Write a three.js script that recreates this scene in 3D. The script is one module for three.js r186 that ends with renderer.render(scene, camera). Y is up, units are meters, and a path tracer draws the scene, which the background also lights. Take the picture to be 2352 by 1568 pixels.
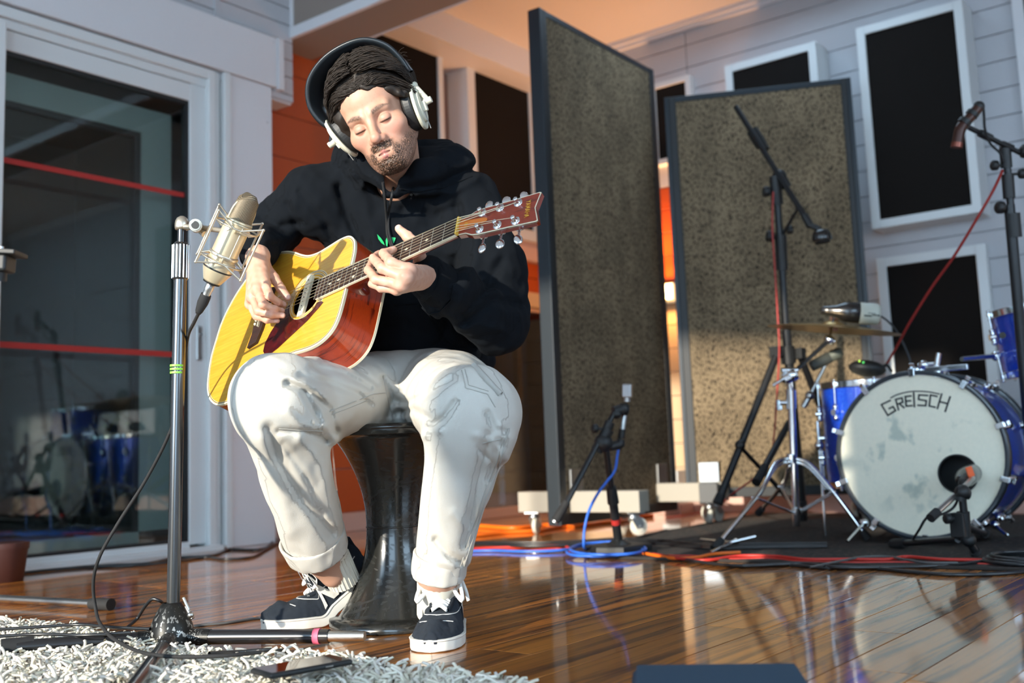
import * as THREE from 'three';
import { mergeGeometries, mergeVertices } from 'three/addons/utils/BufferGeometryUtils.js';
import { RoundedBoxGeometry } from 'three/addons/geometries/RoundedBoxGeometry.js';
import { createNoise3D } from 'simplex-noise';
import { RectAreaLightUniformsLib } from 'three/addons/lights/RectAreaLightUniformsLib.js';

// ---------------------------------------------------------------- camera, daylight, exposure
const scene = new THREE.Scene();
const FOC = 2410, CX = 1176, CY = 742;                       // focal length and optical axis, in pixels of the 2352 x 1568 frame
const camera = new THREE.PerspectiveCamera(THREE.MathUtils.radToDeg(2 * Math.atan(784 / FOC)), 2352 / 1568, 0.05, 60);
camera.position.set(0, 0.38, 0);
camera.rotation.order = 'YXZ';
camera.rotation.set(THREE.MathUtils.degToRad(7.1), THREE.MathUtils.degToRad(-52), THREE.MathUtils.degToRad(-2.15));
camera.setViewOffset(2352, 1568, 0, 42, 2352, 1568);
camera.focus = 2.25; camera.userData.fStop = 2.8;
camera.updateMatrixWorld(true);
scene.add(camera);
const renderer = new THREE.WebGLRenderer({ antialias: true });
renderer.shadowMap.enabled = true;
renderer.toneMapping = THREE.LinearToneMapping;
renderer.toneMappingExposure = 1.0;
RectAreaLightUniformsLib.init();
scene.background = new THREE.Color(0.55, 0.78, 1.0);          // the sky outside the windows
scene.backgroundIntensity = 7;
const SUN = new THREE.Vector3(-1, 0.222, 0.035).normalize();
const sun = new THREE.DirectionalLight(new THREE.Color(1, 0.91, 0.76), 7.5);
sun.name = 'sun'; sun.position.copy(SUN).multiplyScalar(12).add(new THREE.Vector3(1.5, 0, -1.5)); sun.target.position.set(1.5, 0, -1.5);
sun.castShadow = true; sun.shadow.radius = 2; Object.assign(sun.shadow.camera, { left: -6, right: 6, top: 6, bottom: -6, near: 1, far: 30 }); sun.shadow.mapSize.set(4096, 4096);
scene.add(sun, sun.target);

// ---------------------------------------------------------------- helpers
const V = (x, y, z) => new THREE.Vector3(x, y, z);
const MW = camera.matrixWorld.clone();
const P = (px, py, d) => V(((px - CX) / FOC) * d, ((CY - py) / FOC) * d, -d).applyMatrix4(MW);        // a measured pixel at a depth along the view axis -> world point
const G = (px, py, h = 0) => { const a = V(0, 0.38, 0), d = P(px, py, 1).sub(a); return a.addScaledVector(d, (h - 0.38) / d.y); };
const dirV = (x, y, z) => V(x, y, z).applyQuaternion(camera.quaternion);   // view-aligned direction -> world
let seed = 12345; const rnd = () => { seed = (seed * 1664525 + 1013904223) >>> 0; return seed / 4294967296; };
const rr = (a, b) => a + (b - a) * rnd();
const noise3 = createNoise3D(rnd);
const fbm = (x, y, z, o = 4) => { let s = 0, a = 0.5; for (let i = 0; i < o; i++) { s += a * noise3(x, y, z); x *= 2.03; y *= 2.03; z *= 2.03; a *= 0.5; } return s; };
const clamp = THREE.MathUtils.clamp, lerp = THREE.MathUtils.lerp, sstep = (x, a, b) => { const t = clamp((x - a) / (b - a), 0, 1); return t * t * (3 - 2 * t); };

const names = {}, base = new Map();
function numbered(n, scope = names) { const k = scope[n] = (scope[n] ?? -1) + 1; return k ? n + '_' + String(k).padStart(3, '0') : n; }
function thing(name, label, category, pos, group) {
  const o = new THREE.Group(); o.name = numbered(name); o.position.copy(pos); scene.add(o); base.set(o, pos.clone());
  o.userData = { label, category }; if (group) o.userData.group = group; return o;
}
function struct(name, pos = V(0, 0, 0)) { const o = new THREE.Group(); o.name = name; o.position.copy(pos); scene.add(o); base.set(o, pos.clone()); o.userData = { kind: 'structure' }; return o; }
// geo (world coordinates) becomes ONE mesh under parent
function part(parent, name, geo, mat, label) {
  if (Array.isArray(geo)) geo = mg(geo);
  const b = base.get(parent); if (b) geo = geo.clone().translate(-b.x, -b.y, -b.z);
  const m = new THREE.Mesh(geo, mat); m.name = name; m.castShadow = m.receiveShadow = true; parent.add(m); base.set(m, b ?? V(0, 0, 0));
  if (label) m.userData.label = label; return m;
}
function clean(g) { g = g.index ? g.toNonIndexed() : g.clone(); for (const k of Object.keys(g.attributes)) if (!['position', 'normal', 'uv', 'color'].includes(k)) g.deleteAttribute(k); if (!g.attributes.uv) g.setAttribute('uv', new THREE.BufferAttribute(new Float32Array(g.attributes.position.count * 2), 2)); return g; }
function mg(list) { list = list.flat(Infinity); const anyC = list.some((g) => g.attributes.color); list = list.map((g) => { g = clean(g); if (anyC && !g.attributes.color) g.setAttribute('color', new THREE.BufferAttribute(new Float32Array(g.attributes.position.count * 3).fill(1), 3)); return g; }); return list.length === 1 ? list[0] : mergeGeometries(list); }
// frame: right-handed axes with y along `dir`
function basis(o, dir, hint = V(0, 1, 0)) { const y = dir.clone().normalize(); let h = hint.clone(); if (Math.abs(h.dot(y)) > 0.97) h = V(1, 0, 0.2); const x = h.cross(y).normalize(), z = x.clone().cross(y).normalize(); return new THREE.Matrix4().makeBasis(x, y, z).setPosition(o); }
function axes(o, x, y) { const X = x.clone().normalize(), Y = y.clone().addScaledVector(X, -y.dot(X)).normalize(); return new THREE.Matrix4().makeBasis(X, Y, X.clone().cross(Y)).setPosition(o); }
function rod(a, b, r1, r2 = r1, seg = 14) { const l = a.distanceTo(b), g = new THREE.CylinderGeometry(r2, r1, l, seg); g.translate(0, l / 2, 0); return g.applyMatrix4(basis(a, b.clone().sub(a))); }
function lathe(a, dir, prof, seg = 32, hint) { return new THREE.LatheGeometry(prof.map((p) => new THREE.Vector2(Math.max(p[0], 1e-5), p[1])), seg).applyMatrix4(basis(a, dir, hint)); }
function tube(pts, r, seg = 8, n) { const c = new THREE.CatmullRomCurve3(pts, false, 'centripetal'); return new THREE.TubeGeometry(c, n ?? Math.max(8, pts.length * 8), r, seg); }
function ball(p, r, sx = 1, sy = 1, sz = 1) { const g = new THREE.SphereGeometry(r, 20, 14); g.scale(sx, sy, sz); return g.translate(p.x, p.y, p.z); }
function box(x0, x1, y0, y1, z0, z1, r = 0) {
  const sx = x1 - x0, sy = y1 - y0, sz = z1 - z0, g = r ? new RoundedBoxGeometry(sx, sy, sz, 2, r) : new THREE.BoxGeometry(sx, sy, sz);
  g.translate((x0 + x1) / 2, (y0 + y1) / 2, (z0 + z1) / 2); return uvBox(g);
}
function uvBox(g) { // uv in metres, from the dominant normal axis
  const p = g.attributes.position, n = g.attributes.normal, uv = new Float32Array(p.count * 2);
  for (let i = 0; i < p.count; i++) { const ax = Math.abs(n.getX(i)), ay = Math.abs(n.getY(i)), az = Math.abs(n.getZ(i));
    if (ay >= ax && ay >= az) { uv[2 * i] = p.getX(i); uv[2 * i + 1] = p.getZ(i); } else if (ax >= az) { uv[2 * i] = p.getZ(i); uv[2 * i + 1] = p.getY(i); } else { uv[2 * i] = p.getX(i); uv[2 * i + 1] = p.getY(i); } }
  g.setAttribute('uv', new THREE.BufferAttribute(uv, 2)); return g;
}
function obox(m, sx, sy, sz, r = 0.002) { const g = r ? new RoundedBoxGeometry(sx, sy, sz, 2, Math.min(r, sx / 2.01, sy / 2.01, sz / 2.01)) : new THREE.BoxGeometry(sx, sy, sz); return uvBox(g).applyMatrix4(m); }
// bar of rectangular section from a to b, w wide (along side), t thick
function bar(a, b, side, w, t, r = 0.002) { const y = b.clone().sub(a), l = y.length(); y.normalize(); const x = side.clone().addScaledVector(y, -side.dot(y)).normalize(); const m = new THREE.Matrix4().makeBasis(x, y, x.clone().cross(y)).setPosition(a.clone().lerp(b, 0.5)); return obox(m, w, l, t, r); }
function extrude(pts, depth, m, bevel = 0, holes = []) { // closed outline in x,y ; extruded along +z
  const s = new THREE.Shape(pts.map((p) => new THREE.Vector2(p[0], p[1]))); for (const h of holes) s.holes.push(new THREE.Path(h.map((p) => new THREE.Vector2(p[0], p[1]))));
  const g = new THREE.ExtrudeGeometry(s, { depth, bevelEnabled: bevel > 0, bevelSize: bevel, bevelThickness: bevel, bevelSegments: 2, curveSegments: 24 }); return m ? g.applyMatrix4(m) : g;
}
const circle = (cx, cy, r, n = 40, ry = r) => Array.from({ length: n }, (_, i) => [cx + r * Math.cos((i / n) * 2 * Math.PI), cy + ry * Math.sin((i / n) * 2 * Math.PI)]);
function smoothClosed(pts, n = 120) { const c = new THREE.CatmullRomCurve3(pts.map((p) => V(p[0], p[1], 0)), true, 'centripetal'); return c.getPoints(n).slice(0, n).map((p) => [p.x, p.y]); }

// ---------------------------------------------------------------- textures and materials
function tex(w, h, f, srgb = true) { // f(u,v) -> [r,g,b] 0..1
  const d = new Uint8Array(w * h * 4); for (let y = 0; y < h; y++) for (let x = 0; x < w; x++) { const c = f(x / w, y / h), i = (y * w + x) * 4; d[i] = 255 * clamp(c[0], 0, 1); d[i + 1] = 255 * clamp(c[1], 0, 1); d[i + 2] = 255 * clamp(c[2], 0, 1); d[i + 3] = 255; }
  const t = new THREE.DataTexture(d, w, h); t.wrapS = t.wrapT = THREE.RepeatWrapping; t.magFilter = THREE.LinearFilter; t.minFilter = THREE.LinearMipmapLinearFilter; t.generateMipmaps = true; if (srgb) t.colorSpace = THREE.SRGBColorSpace; t.needsUpdate = true; return t;
}
const TW = 2 * Math.PI; // tileable noise: walk on circles
const tile = (u, v, fu, fv, s) => noise3(Math.cos(u * TW) * fu + s, Math.sin(u * TW) * fu + Math.cos(v * TW) * fv, Math.sin(v * TW) * fv - s);
const rep = (t, u, v) => { const c = t.clone(); c.repeat.set(u, v); c.needsUpdate = true; return c; };
const std = (o) => new THREE.MeshStandardMaterial(o), phy = (o) => new THREE.MeshPhysicalMaterial(o);
const L = (r, g, b) => new THREE.Color().setRGB(r, g, b);
const wallBump = tex(256, 256, (u, v) => { const n = 0.5 + 0.3 * tile(u, v, 3, 3, 1) + 0.2 * tile(u, v, 9, 9, 7); return [n, n, n]; }, false);
const M = {};
M.white = std({ color: L(0.66, 0.66, 0.68), roughness: 0.45, bumpMap: rep(wallBump, 3, 3), bumpScale: 0.0008 });
M.whiteGloss = std({ color: L(0.66, 0.68, 0.68), roughness: 0.28 });
M.siding = std({ color: L(0.47, 0.475, 0.5), roughness: 0.5, bumpMap: rep(wallBump, 2, 5), bumpScale: 0.001 });
M.ceiling = std({ color: L(0.62, 0.58, 0.55), roughness: 0.8 });
M.beamPaint = std({ color: L(0.26, 0.21, 0.18), roughness: 0.7 });
M.orange = std({ color: L(0.4, 0.06, 0.006), roughness: 0.5, bumpMap: rep(wallBump, 2, 2), bumpScale: 0.0006 });
M.pinkTrim = std({ color: L(0.55, 0.36, 0.3), roughness: 0.6 });
M.tanTrim = std({ color: L(0.5, 0.34, 0.2), roughness: 0.6 });
M.black = std({ color: L(0.012, 0.013, 0.014), roughness: 0.5 });
M.blackGloss = phy({ color: L(0.01, 0.01, 0.011), roughness: 0.25, clearcoat: 0.6, clearcoatRoughness: 0.2 });
M.rubber = std({ color: L(0.014, 0.014, 0.015), roughness: 0.8 });
M.blackMetal = std({ color: L(0.018, 0.019, 0.021), roughness: 0.34, metalness: 0.25 });
M.chrome = std({ color: L(0.78, 0.8, 0.82), roughness: 0.14, metalness: 1 });
M.steel = std({ color: L(0.5, 0.5, 0.49), roughness: 0.32, metalness: 1 });
M.nickel = std({ color: L(0.66, 0.6, 0.49), roughness: 0.34, metalness: 0.9 });
M.glass = phy({ color: L(0.9, 0.95, 0.94), roughness: 0.0, transmission: 1, thickness: 0, ior: 1.5 });
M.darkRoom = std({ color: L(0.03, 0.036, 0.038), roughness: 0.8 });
M.redTape = std({ color: L(0.4, 0.02, 0.015), roughness: 0.6 });
const felt = tex(512, 1024, (u, v) => { const n = noise3(u * 95, v * 110, 3) * 0.6 + noise3(u * 190, v * 220, 9) * 0.4, k = sstep(n, 0.16, 0.5), g = noise3(u * 260, v * 420, 5); const b = lerp(0.47 + 0.09 * g + 0.05 * noise3(u * 6, v * 6, 1), 0.13, k); return [b * 1.0, b * 0.87, b * 0.69]; });
M.gobo = phy({ map: rep(felt, 1 / 1.25, 1 / 2.6), roughness: 0.95, specularIntensity: 0.3 });
M.acoustic = phy({ color: L(0.011, 0.009, 0.008), roughness: 0.95, specularIntensity: 0.25, bumpMap: rep(wallBump, 8, 8), bumpScale: 0.002 });
M.blueBlack = std({ color: L(0.01, 0.014, 0.02), roughness: 0.42 });

// ---------------------------------------------------------------- room shell
const XR = 5.6, ZL = -4.1, ZB = -4.25, XW = -2.6, ZR = 3.2, HC = 2.98;
{ // floor: a slab, the planks in view one by one, the rest of the boards as one
  const fl = struct('floor');
  part(fl, 'subfloor', box(XW - 0.2, XR + 0.3, -0.2, -0.016, -7, ZR + 0.2), std({ color: L(0.05, 0.03, 0.02), roughness: 0.9 }));
  const wood = [0, 1, 2, 3, 4, 5].map((k) => {
    const t = tex(1024, 128, (u0, v0) => { const u = u0 < 0.5 ? u0 : u0 - 1, v = v0 < 0.5 ? v0 : v0 - 1, z = k * 7.3, w = 0.025 * noise3(u * 2.5, v * 4, z), s = noise3(u * 1.6, (v + w) * 13, z) * 0.62 + noise3(u * 3.5, (v + w) * 34, z + 3) * 0.4, fine = noise3(u * 12, v * 130, z) * 0.5 + noise3(u * 40, v * 260, z + 1) * 0.3; const q = sstep(s + fine * 0.35, -0.35, 0.7) * (0.72 + 0.06 * k);
      return [lerp(0.86, 0.3, q) + fine * 0.05, lerp(0.54, 0.15, q) + fine * 0.04, lerp(0.19, 0.045, q) + fine * 0.02]; });
    const m = phy({ map: t, roughness: 0.42, clearcoat: 1, clearcoatRoughness: 0.07, ior: 1.5 }); const f = 0.92 - 0.07 * ((k * 5) % 6); m.color = L(f, f * 0.97, f * 0.92); return m;
  });
  const W = 0.1345, geos = {}, plankGeo = (l) => { const k = l.toFixed(2); if (!geos[k]) { const g = new THREE.BufferGeometry(), a = 0.0012, y = 0.016, h = W / 2 - 0.0006, e = l / 2 - 0.0006; // top with chamfered edges
      const ring = (dx, yy) => [[-e + dx, yy, -h + dx], [e - dx, yy, -h + dx], [e - dx, yy, h - dx], [-e + dx, yy, h - dx]]; const p = [...ring(0, 0), ...ring(0, y - a), ...ring(a, y)], idx = [];
      for (const o of [0, 4]) for (let i = 0; i < 4; i++) { const j = (i + 1) % 4; idx.push(o + i, o + 4 + i, o + j, o + j, o + 4 + i, o + 4 + j); } idx.push(8, 10, 9, 8, 11, 10);
      g.setAttribute('position', new THREE.Float32BufferAttribute(p.flat(), 3)); g.setIndex(idx); const n = g.toNonIndexed(); n.computeVertexNormals(); const uv = []; const q = n.attributes.position; for (let i = 0; i < q.count; i++) uv.push(q.getX(i) / 1.6, q.getZ(i) / 0.42); n.setAttribute('uv', new THREE.Float32BufferAttribute(uv, 2)); geos[k] = n; } return geos[k]; };
  const rest = [];
  for (let r = 0; r < 58; r++) { const z = -4.62 + W * (r + 0.5); let x = XW - rr(0, 0.9); while (x < XR + 0.1) { const l = [0.9, 1.2, 1.5][Math.floor(rnd() * 3)], cx = x + l / 2, k = Math.floor(rnd() * 6), ty = rr(-0.0011, 0.0011), tz = rr(-0.0004, 0.0004);
      const near = cx > 0.6 && z < -0.2 && z > -4.3 && cx + 0.4 > 1.0 + 0.0 * z && (z < -0.9 + 0.0 || cx < 4.0);
      const g = plankGeo(l); const off = rnd();
      if (near) { const m = new THREE.Mesh(g, wood[k]); m.name = numbered('plank', fl.userData.n ??= {}); m.position.set(cx, -0.016, z); m.rotation.set(ty, 0, tz); m.receiveShadow = true; fl.add(m); }
      else rest.push(g.clone().translate(cx, -0.016, z)); x += l; } }
  delete fl.userData.n;
  const rp = part(fl, 'floorboards', rest, wood[2]); rp.userData.kind = 'stuff';
}
// ceiling, sun wall, back wall behind the camera
{ const c = struct('ceiling');
  part(c, 'ceiling_panel', [box(XW - 0.2, 3.6, 3.3, 3.5, -4.3, ZR + 0.2), box(3.6, 4.35, HC, HC + 0.25, -4.6, ZR + 0.2), box(4.35, 5.15, HC, HC + 0.25, -4.6, -2.75), box(4.35, 5.15, HC, HC + 0.25, -1.55, ZR + 0.2), box(5.15, XR + 0.3, HC, HC + 0.25, -4.6, ZR + 0.2)], M.ceiling);
  part(c, 'bulkhead', box(3.474, 3.735, 2.625, 3.4, -4.26, ZR), M.beamPaint);
  part(c, 'bulkhead_soffit', box(3.474, 3.735, 2.575, 2.625, -4.26, ZR), M.beamPaint);
  part(c, 'bulkhead_trim', [box(3.452, 3.476, 2.573, 2.63, -4.098, ZR), box(3.733, 3.75, 2.573, 2.62, -4.098, ZR)], M.white);
  part(c, 'soffit', box(3.735, XR, 2.8, HC, -4.5, -3.9), M.white);
  part(c, 'crown_moulding', [box(XR - 0.035, XR, HC - 0.055, HC, -3.9, ZR), box(XR - 0.06, XR - 0.035, HC - 0.03, HC, -3.9, ZR)], M.white);
  part(c, 'unseen_skylight_kerb', [box(4.3, 4.35, HC, 3.3, -2.8, -1.5), box(5.15, 5.2, HC, 3.3, -2.8, -1.5), box(4.35, 5.15, HC, 3.3, -2.8, -2.75), box(4.35, 5.15, HC, 3.3, -1.55, -1.5)], M.white);  // skylight out of view, placed to light the right wall panels from above
}
{ const w = struct('wall_front'); // unseen wall behind the camera; tall window sized to place the sun patches
  const z0 = -3.6, z1 = -1.22, y0 = 0.45, y1 = 2.66;
  part(w, 'wall_panel', [box(XW - 0.2, XW, 0, 3.3, -4.3, z0), box(XW - 0.2, XW, 0, 3.3, z1, 0.2), box(XW - 0.2, XW, 0, 3.3, 2.9, ZR + 0.2), box(XW - 0.2, XW, 0, 0.3, 0.2, 2.9), box(XW - 0.2, XW, 2.8, 3.3, 0.2, 2.9), box(XW - 0.2, XW, 0, y0, z0, z1), box(XW - 0.2, XW, y1, 3.3, z0, z1)], M.white);  // second opening here, out of view, placed to light the drum head
  const f = struct('unseen_window_1'); const t = 0.045;
  part(f, 'window_frame', [box(XW - 0.12, XW - 0.05, y0, y0 + t, z0, z1), box(XW - 0.12, XW - 0.05, y1 - t, y1, z0, z1), box(XW - 0.12, XW - 0.05, y0, y1, z0, z0 + t), box(XW - 0.12, XW - 0.05, y0, y1, z1 - t, z1)], M.whiteGloss);
  for (const z of [-2.75]) part(f, 'mullion', box(XW - 0.11, XW - 0.06, y0 + t, y1 - t, z - 0.02, z + 0.02), M.whiteGloss);
  part(f, 'window_sill', box(XW - 0.04, XW + 0.12, y0 - 0.04, y0, z0 - 0.05, z1 + 0.05, 0.006), M.whiteGloss);
}
{ const w = struct('wall_side'); // far right wall, out of view; broad opening placed for cool side light
  part(w, 'wall_panel', [box(XW, 0.2, 0, 3.3, ZR, ZR + 0.2), box(3.2, XR + 0.2, 0, 3.3, ZR, ZR + 0.2), box(0.2, 3.2, 0, 0.8, ZR, ZR + 0.2), box(0.2, 3.2, 2.4, 3.3, ZR, ZR + 0.2)], M.white);
}
// ---------------------------------------------------------------- left wall: siding, header, glazed sliding door, dark room behind
const boards = (w, x0, x1, y0, y1, z, pitch, mat, th = 0.018) => { // horizontal boards facing +z, joints recessed
  for (let y = y1; y > y0 + 0.01; y -= pitch) { const b = Math.max(y0, y - pitch); part(w, 'board', box(x0, x1, b + 0.0025, y - 0.0025, z - th, z, 0.003), mat); } };
{ const w = struct('wall_left');
  part(w, 'wall_panel', [box(XW, 0.4, 0, 3.3, ZL - 0.12, ZL - 0.02), box(0.4, 3.474, 2.53, 3.3, ZL - 0.14, ZL - 0.018), box(3.0, 3.33, 0, 2.53, ZL - 0.15, ZL - 0.03), box(3.33, 3.474, 2.222, 2.53, ZL - 0.14, ZL - 0.018), box(0.4, 3.0, 2.27, 2.53, ZL - 0.14, ZL - 0.03)], M.white);
  boards(w, 0.4, 3.0, 2.545, 3.3, ZL, 0.24, M.siding); boards(w, 3.012, 3.474, 2.228, 3.3, ZL, 0.094, M.siding);
  part(w, 'batten', box(2.985, 3.015, 2.53, 3.3, ZL - 0.01, ZL + 0.006, 0.003), M.siding);
  part(w, 'corner_bead', box(3.46, 3.48, 2.63, 3.3, ZL - 0.02, ZL + 0.012, 0.003), M.white);
  const t = struct('trim_1');
  part(t, 'header_board', box(0.4, 3.345, 2.27, 2.532, ZL - 0.02, ZL + 0.035, 0.004), M.white);
  part(t, 'end_cap', box(3.345, 3.383, 2.262, 2.535, ZL - 0.02, ZL + 0.042, 0.004), M.white);
  for (const [x, y] of [[2.55, 2.5], [3.32, 2.505], [1.8, 2.5]]) part(t, 'nail_head', ball(V(x, y, ZL + 0.036), 0.006, 1, 1, 0.4), M.white);
  const c = struct('trim_2'); // casing of the door: flat board with stepped jamb
  part(c, 'casing_board', box(3.062, 3.318, 0, 2.268, ZL - 0.05, ZL + 0.02, 0.004), M.white);
  part(c, 'casing_edge', box(3.022, 3.062, 0, 2.268, ZL - 0.05, ZL + 0.032, 0.006), M.whiteGloss);
  part(c, 'jamb_step', [box(2.985, 3.006, 0, 2.262, ZL - 0.05, ZL + 0.012, 0.004), box(2.94, 2.98, 0, 2.255, ZL - 0.06, ZL + 0.022, 0.006), box(3.004, 3.024, 0, 2.26, ZL - 0.06, ZL - 0.012)], M.whiteGloss);
  for (const y of [2.08, 1.2, 0.35]) part(c, 'nail_head', ball(V(3.29, y, ZL + 0.021), 0.006, 1, 1, 0.4), M.white);
  const h = struct('trim_3'); // head of the door frame
  part(h, 'head_jamb', [box(0.4, 2.98, 2.215, 2.262, ZL - 0.06, ZL + 0.02, 0.004), box(0.4, 2.95, 2.175, 2.215, ZL - 0.06, ZL - 0.0, 0.004)], M.whiteGloss);
  const d = struct('door_1'); // sliding sash: x 1.9 .. 2.95, glass 1.98 .. 2.85 x 0.05 .. 2.085
  part(d, 'sash_frame', [box(2.852, 2.942, 0.03, 2.175, ZL - 0.06, ZL - 0.005, 0.005), box(1.86, 2.852, 2.088, 2.172, ZL - 0.06, ZL - 0.005, 0.005), box(1.86, 2.852, -0.0, 0.045, ZL - 0.06, ZL + 0.0, 0.005)], M.whiteGloss);
  part(d, 'bottom_rail', box(0.4, 3.0, -0.01, 0.02, ZL - 0.06, ZL + 0.05, 0.005), M.whiteGloss);
  part(d, 'gasket', [box(2.836, 2.853, 0.045, 2.09, ZL - 0.05, ZL - 0.014), box(1.9, 2.84, 2.07, 2.09, ZL - 0.05, ZL - 0.014), box(1.9, 2.84, 0.04, 0.056, ZL - 0.05, ZL - 0.014)], M.black);
  part(d, 'glass_pane', box(1.9, 2.838, 0.05, 2.075, ZL - 0.034, ZL - 0.028), M.glass);
  part(d, 'tape_stripe', box(1.9, 2.836, 1.622, 1.645, ZL - 0.0275, ZL - 0.0265), M.redTape); part(d, 'tape_stripe', box(1.9, 2.836, 0.872, 0.897, ZL - 0.0275, ZL - 0.0265), M.redTape);
  part(d, 'handle_plate', box(2.885, 2.915, 0.86, 1.02, ZL - 0.006, ZL + 0.004, 0.004), M.steel);
  part(d, 'lock_cylinder', rod(V(2.9, 0.98, ZL), V(2.9, 0.98, ZL + 0.012), 0.008), M.chrome);
  const d2 = struct('door_2'); // second sash in front at the left edge of the frame
  part(d2, 'sash_frame', [box(1.84, 1.945, 0.02, 2.175, ZL + 0.02, ZL + 0.075, 0.005), box(0.4, 1.84, 2.09, 2.175, ZL + 0.02, ZL + 0.075, 0.005), box(0.4, 1.84, 0.02, 0.1, ZL + 0.02, ZL + 0.075, 0.005)], M.whiteGloss);
  part(d2, 'glass_pane', box(0.4, 1.84, 0.1, 2.09, ZL + 0.042, ZL + 0.05), M.glass);
  const w2 = struct('window_2'); // inner window of the booth behind the door: second glazing
  part(w2, 'window_frame', [box(2.69, 2.85, 0.1, 2.05, ZL - 0.2, ZL - 0.15), box(1.2, 2.69, 1.93, 2.05, ZL - 0.2, ZL - 0.15), box(1.2, 2.69, 0.05, 0.1, ZL - 0.2, ZL - 0.15)], std({ color: L(0.2, 0.23, 0.22), roughness: 0.5 }));
  part(w2, 'gasket', [box(2.662, 2.69, 0.1, 1.95, ZL - 0.19, ZL - 0.155), box(1.2, 2.67, 1.905, 1.932, ZL - 0.19, ZL - 0.155)], M.black);
  part(w2, 'glass_pane', box(1.2, 2.665, 0.1, 1.91, ZL - 0.178, ZL - 0.172), M.glass);
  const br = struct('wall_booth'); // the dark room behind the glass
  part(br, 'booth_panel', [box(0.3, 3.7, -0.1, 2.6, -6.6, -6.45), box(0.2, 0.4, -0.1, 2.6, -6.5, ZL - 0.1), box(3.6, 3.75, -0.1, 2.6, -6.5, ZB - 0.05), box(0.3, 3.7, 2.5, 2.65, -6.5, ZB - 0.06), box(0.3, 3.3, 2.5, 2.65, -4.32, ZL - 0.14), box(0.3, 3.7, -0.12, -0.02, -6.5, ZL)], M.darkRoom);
}
// ---------------------------------------------------------------- back wall: orange boards, ledges, second glazing
const BX0 = 5.98, BX1 = 6.2;
{ const w = struct('wall_back');
  part(w, 'wall_panel', [box(3.3, 3.9, 0, 3.2, ZB - 0.15, ZB - 0.012), box(3.9, XR, 1.6, 3.2, ZB - 0.15, ZB - 0.012), box(3.9, 4.35, 0, 1.6, ZB - 0.15, ZB - 0.012)], M.pinkTrim);
  for (let y = 0.1; y < 2.8; y += 0.235) part(w, 'board', box(3.3, 4.35, y + 0.002, Math.min(2.8, y + 0.233), ZB - 0.02, ZB, 0.003), M.orange);
  const Z2 = -4.08;
  part(w, 'lower_panel', [box(4.35, XR, 1.3, 1.8, ZB, Z2 - 0.02), box(4.33, 4.36, 0, 1.8, ZB, Z2)], M.pinkTrim);
  for (let y = 1.42; y < 1.62; y += 0.1) part(w, 'board', box(4.35, XR, y + 0.002, y + 0.098, Z2 - 0.02, Z2, 0.003), M.orange);
  const b = struct('baseboard_back'); part(b, 'baseboard_strip', box(3.3, 4.33, 0, 0.1, ZB - 0.01, ZB + 0.016, 0.004), M.pinkTrim); part(b, 'baseboard_strip', box(4.33, XR, 0, 0.06, Z2 - 0.06, Z2 + 0.016, 0.004), M.pinkTrim);
  const t = struct('trim_4'); part(t, 'ledge', box(4.35, XR, 1.62, 1.72, Z2 - 0.02, Z2 + 0.05, 0.006), M.pinkTrim); part(t, 'lower_ledge', box(4.35, XR, 1.32, 1.42, Z2 - 0.02, Z2 + 0.03, 0.006), M.tanTrim); part(t, 'window_casing', box(4.35, 4.42, 0.06, 1.32, Z2 - 0.03, Z2 + 0.02, 0.004), M.tanTrim);
  const g = struct('window_3'); part(g, 'glass_pane', box(4.42, XR, 0.06, 1.32, Z2 - 0.03, Z2 - 0.022), phy({ color: L(0.5, 0.5, 0.5), roughness: 0, transmission: 1, thickness: 0 }));
  part(g, 'window_post', box(5.32, 5.36, 0.72, 1.32, Z2 - 0.08, Z2 - 0.04), M.tanTrim); 
  const r = struct('wall_store'); // dark space behind that glass; low opening placed to backlight the blind
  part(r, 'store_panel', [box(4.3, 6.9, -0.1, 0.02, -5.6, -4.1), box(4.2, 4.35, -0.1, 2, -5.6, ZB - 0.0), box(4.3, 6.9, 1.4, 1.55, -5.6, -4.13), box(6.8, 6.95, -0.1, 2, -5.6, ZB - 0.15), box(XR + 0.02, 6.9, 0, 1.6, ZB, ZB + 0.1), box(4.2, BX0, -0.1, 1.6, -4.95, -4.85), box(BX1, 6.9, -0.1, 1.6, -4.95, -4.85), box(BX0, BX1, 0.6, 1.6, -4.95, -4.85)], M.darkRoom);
  const bl = thing('window_blind', 'pale blue slatted blind seen in the dark glass right of the seated man', 'blind', V((BX0 + BX1) / 2, 0.02, -4.83));
  for (let y = 0.03; y < 0.58; y += 0.0165) if (y < 0.19 || y > 0.225) part(bl, 'slat', box(BX0 - 0.01, BX1 + 0.01, y, y + 0.013, -4.845, -4.842), phy({ color: L(0.55, 0.68, 0.75), roughness: 0.9, transmission: 0.5, thickness: 0 }));
  part(bl, 'head_rail', box(BX0 - 0.02, BX1 + 0.02, 0.58, 0.61, -4.85, -4.82, 0.004), M.white);
}
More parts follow.
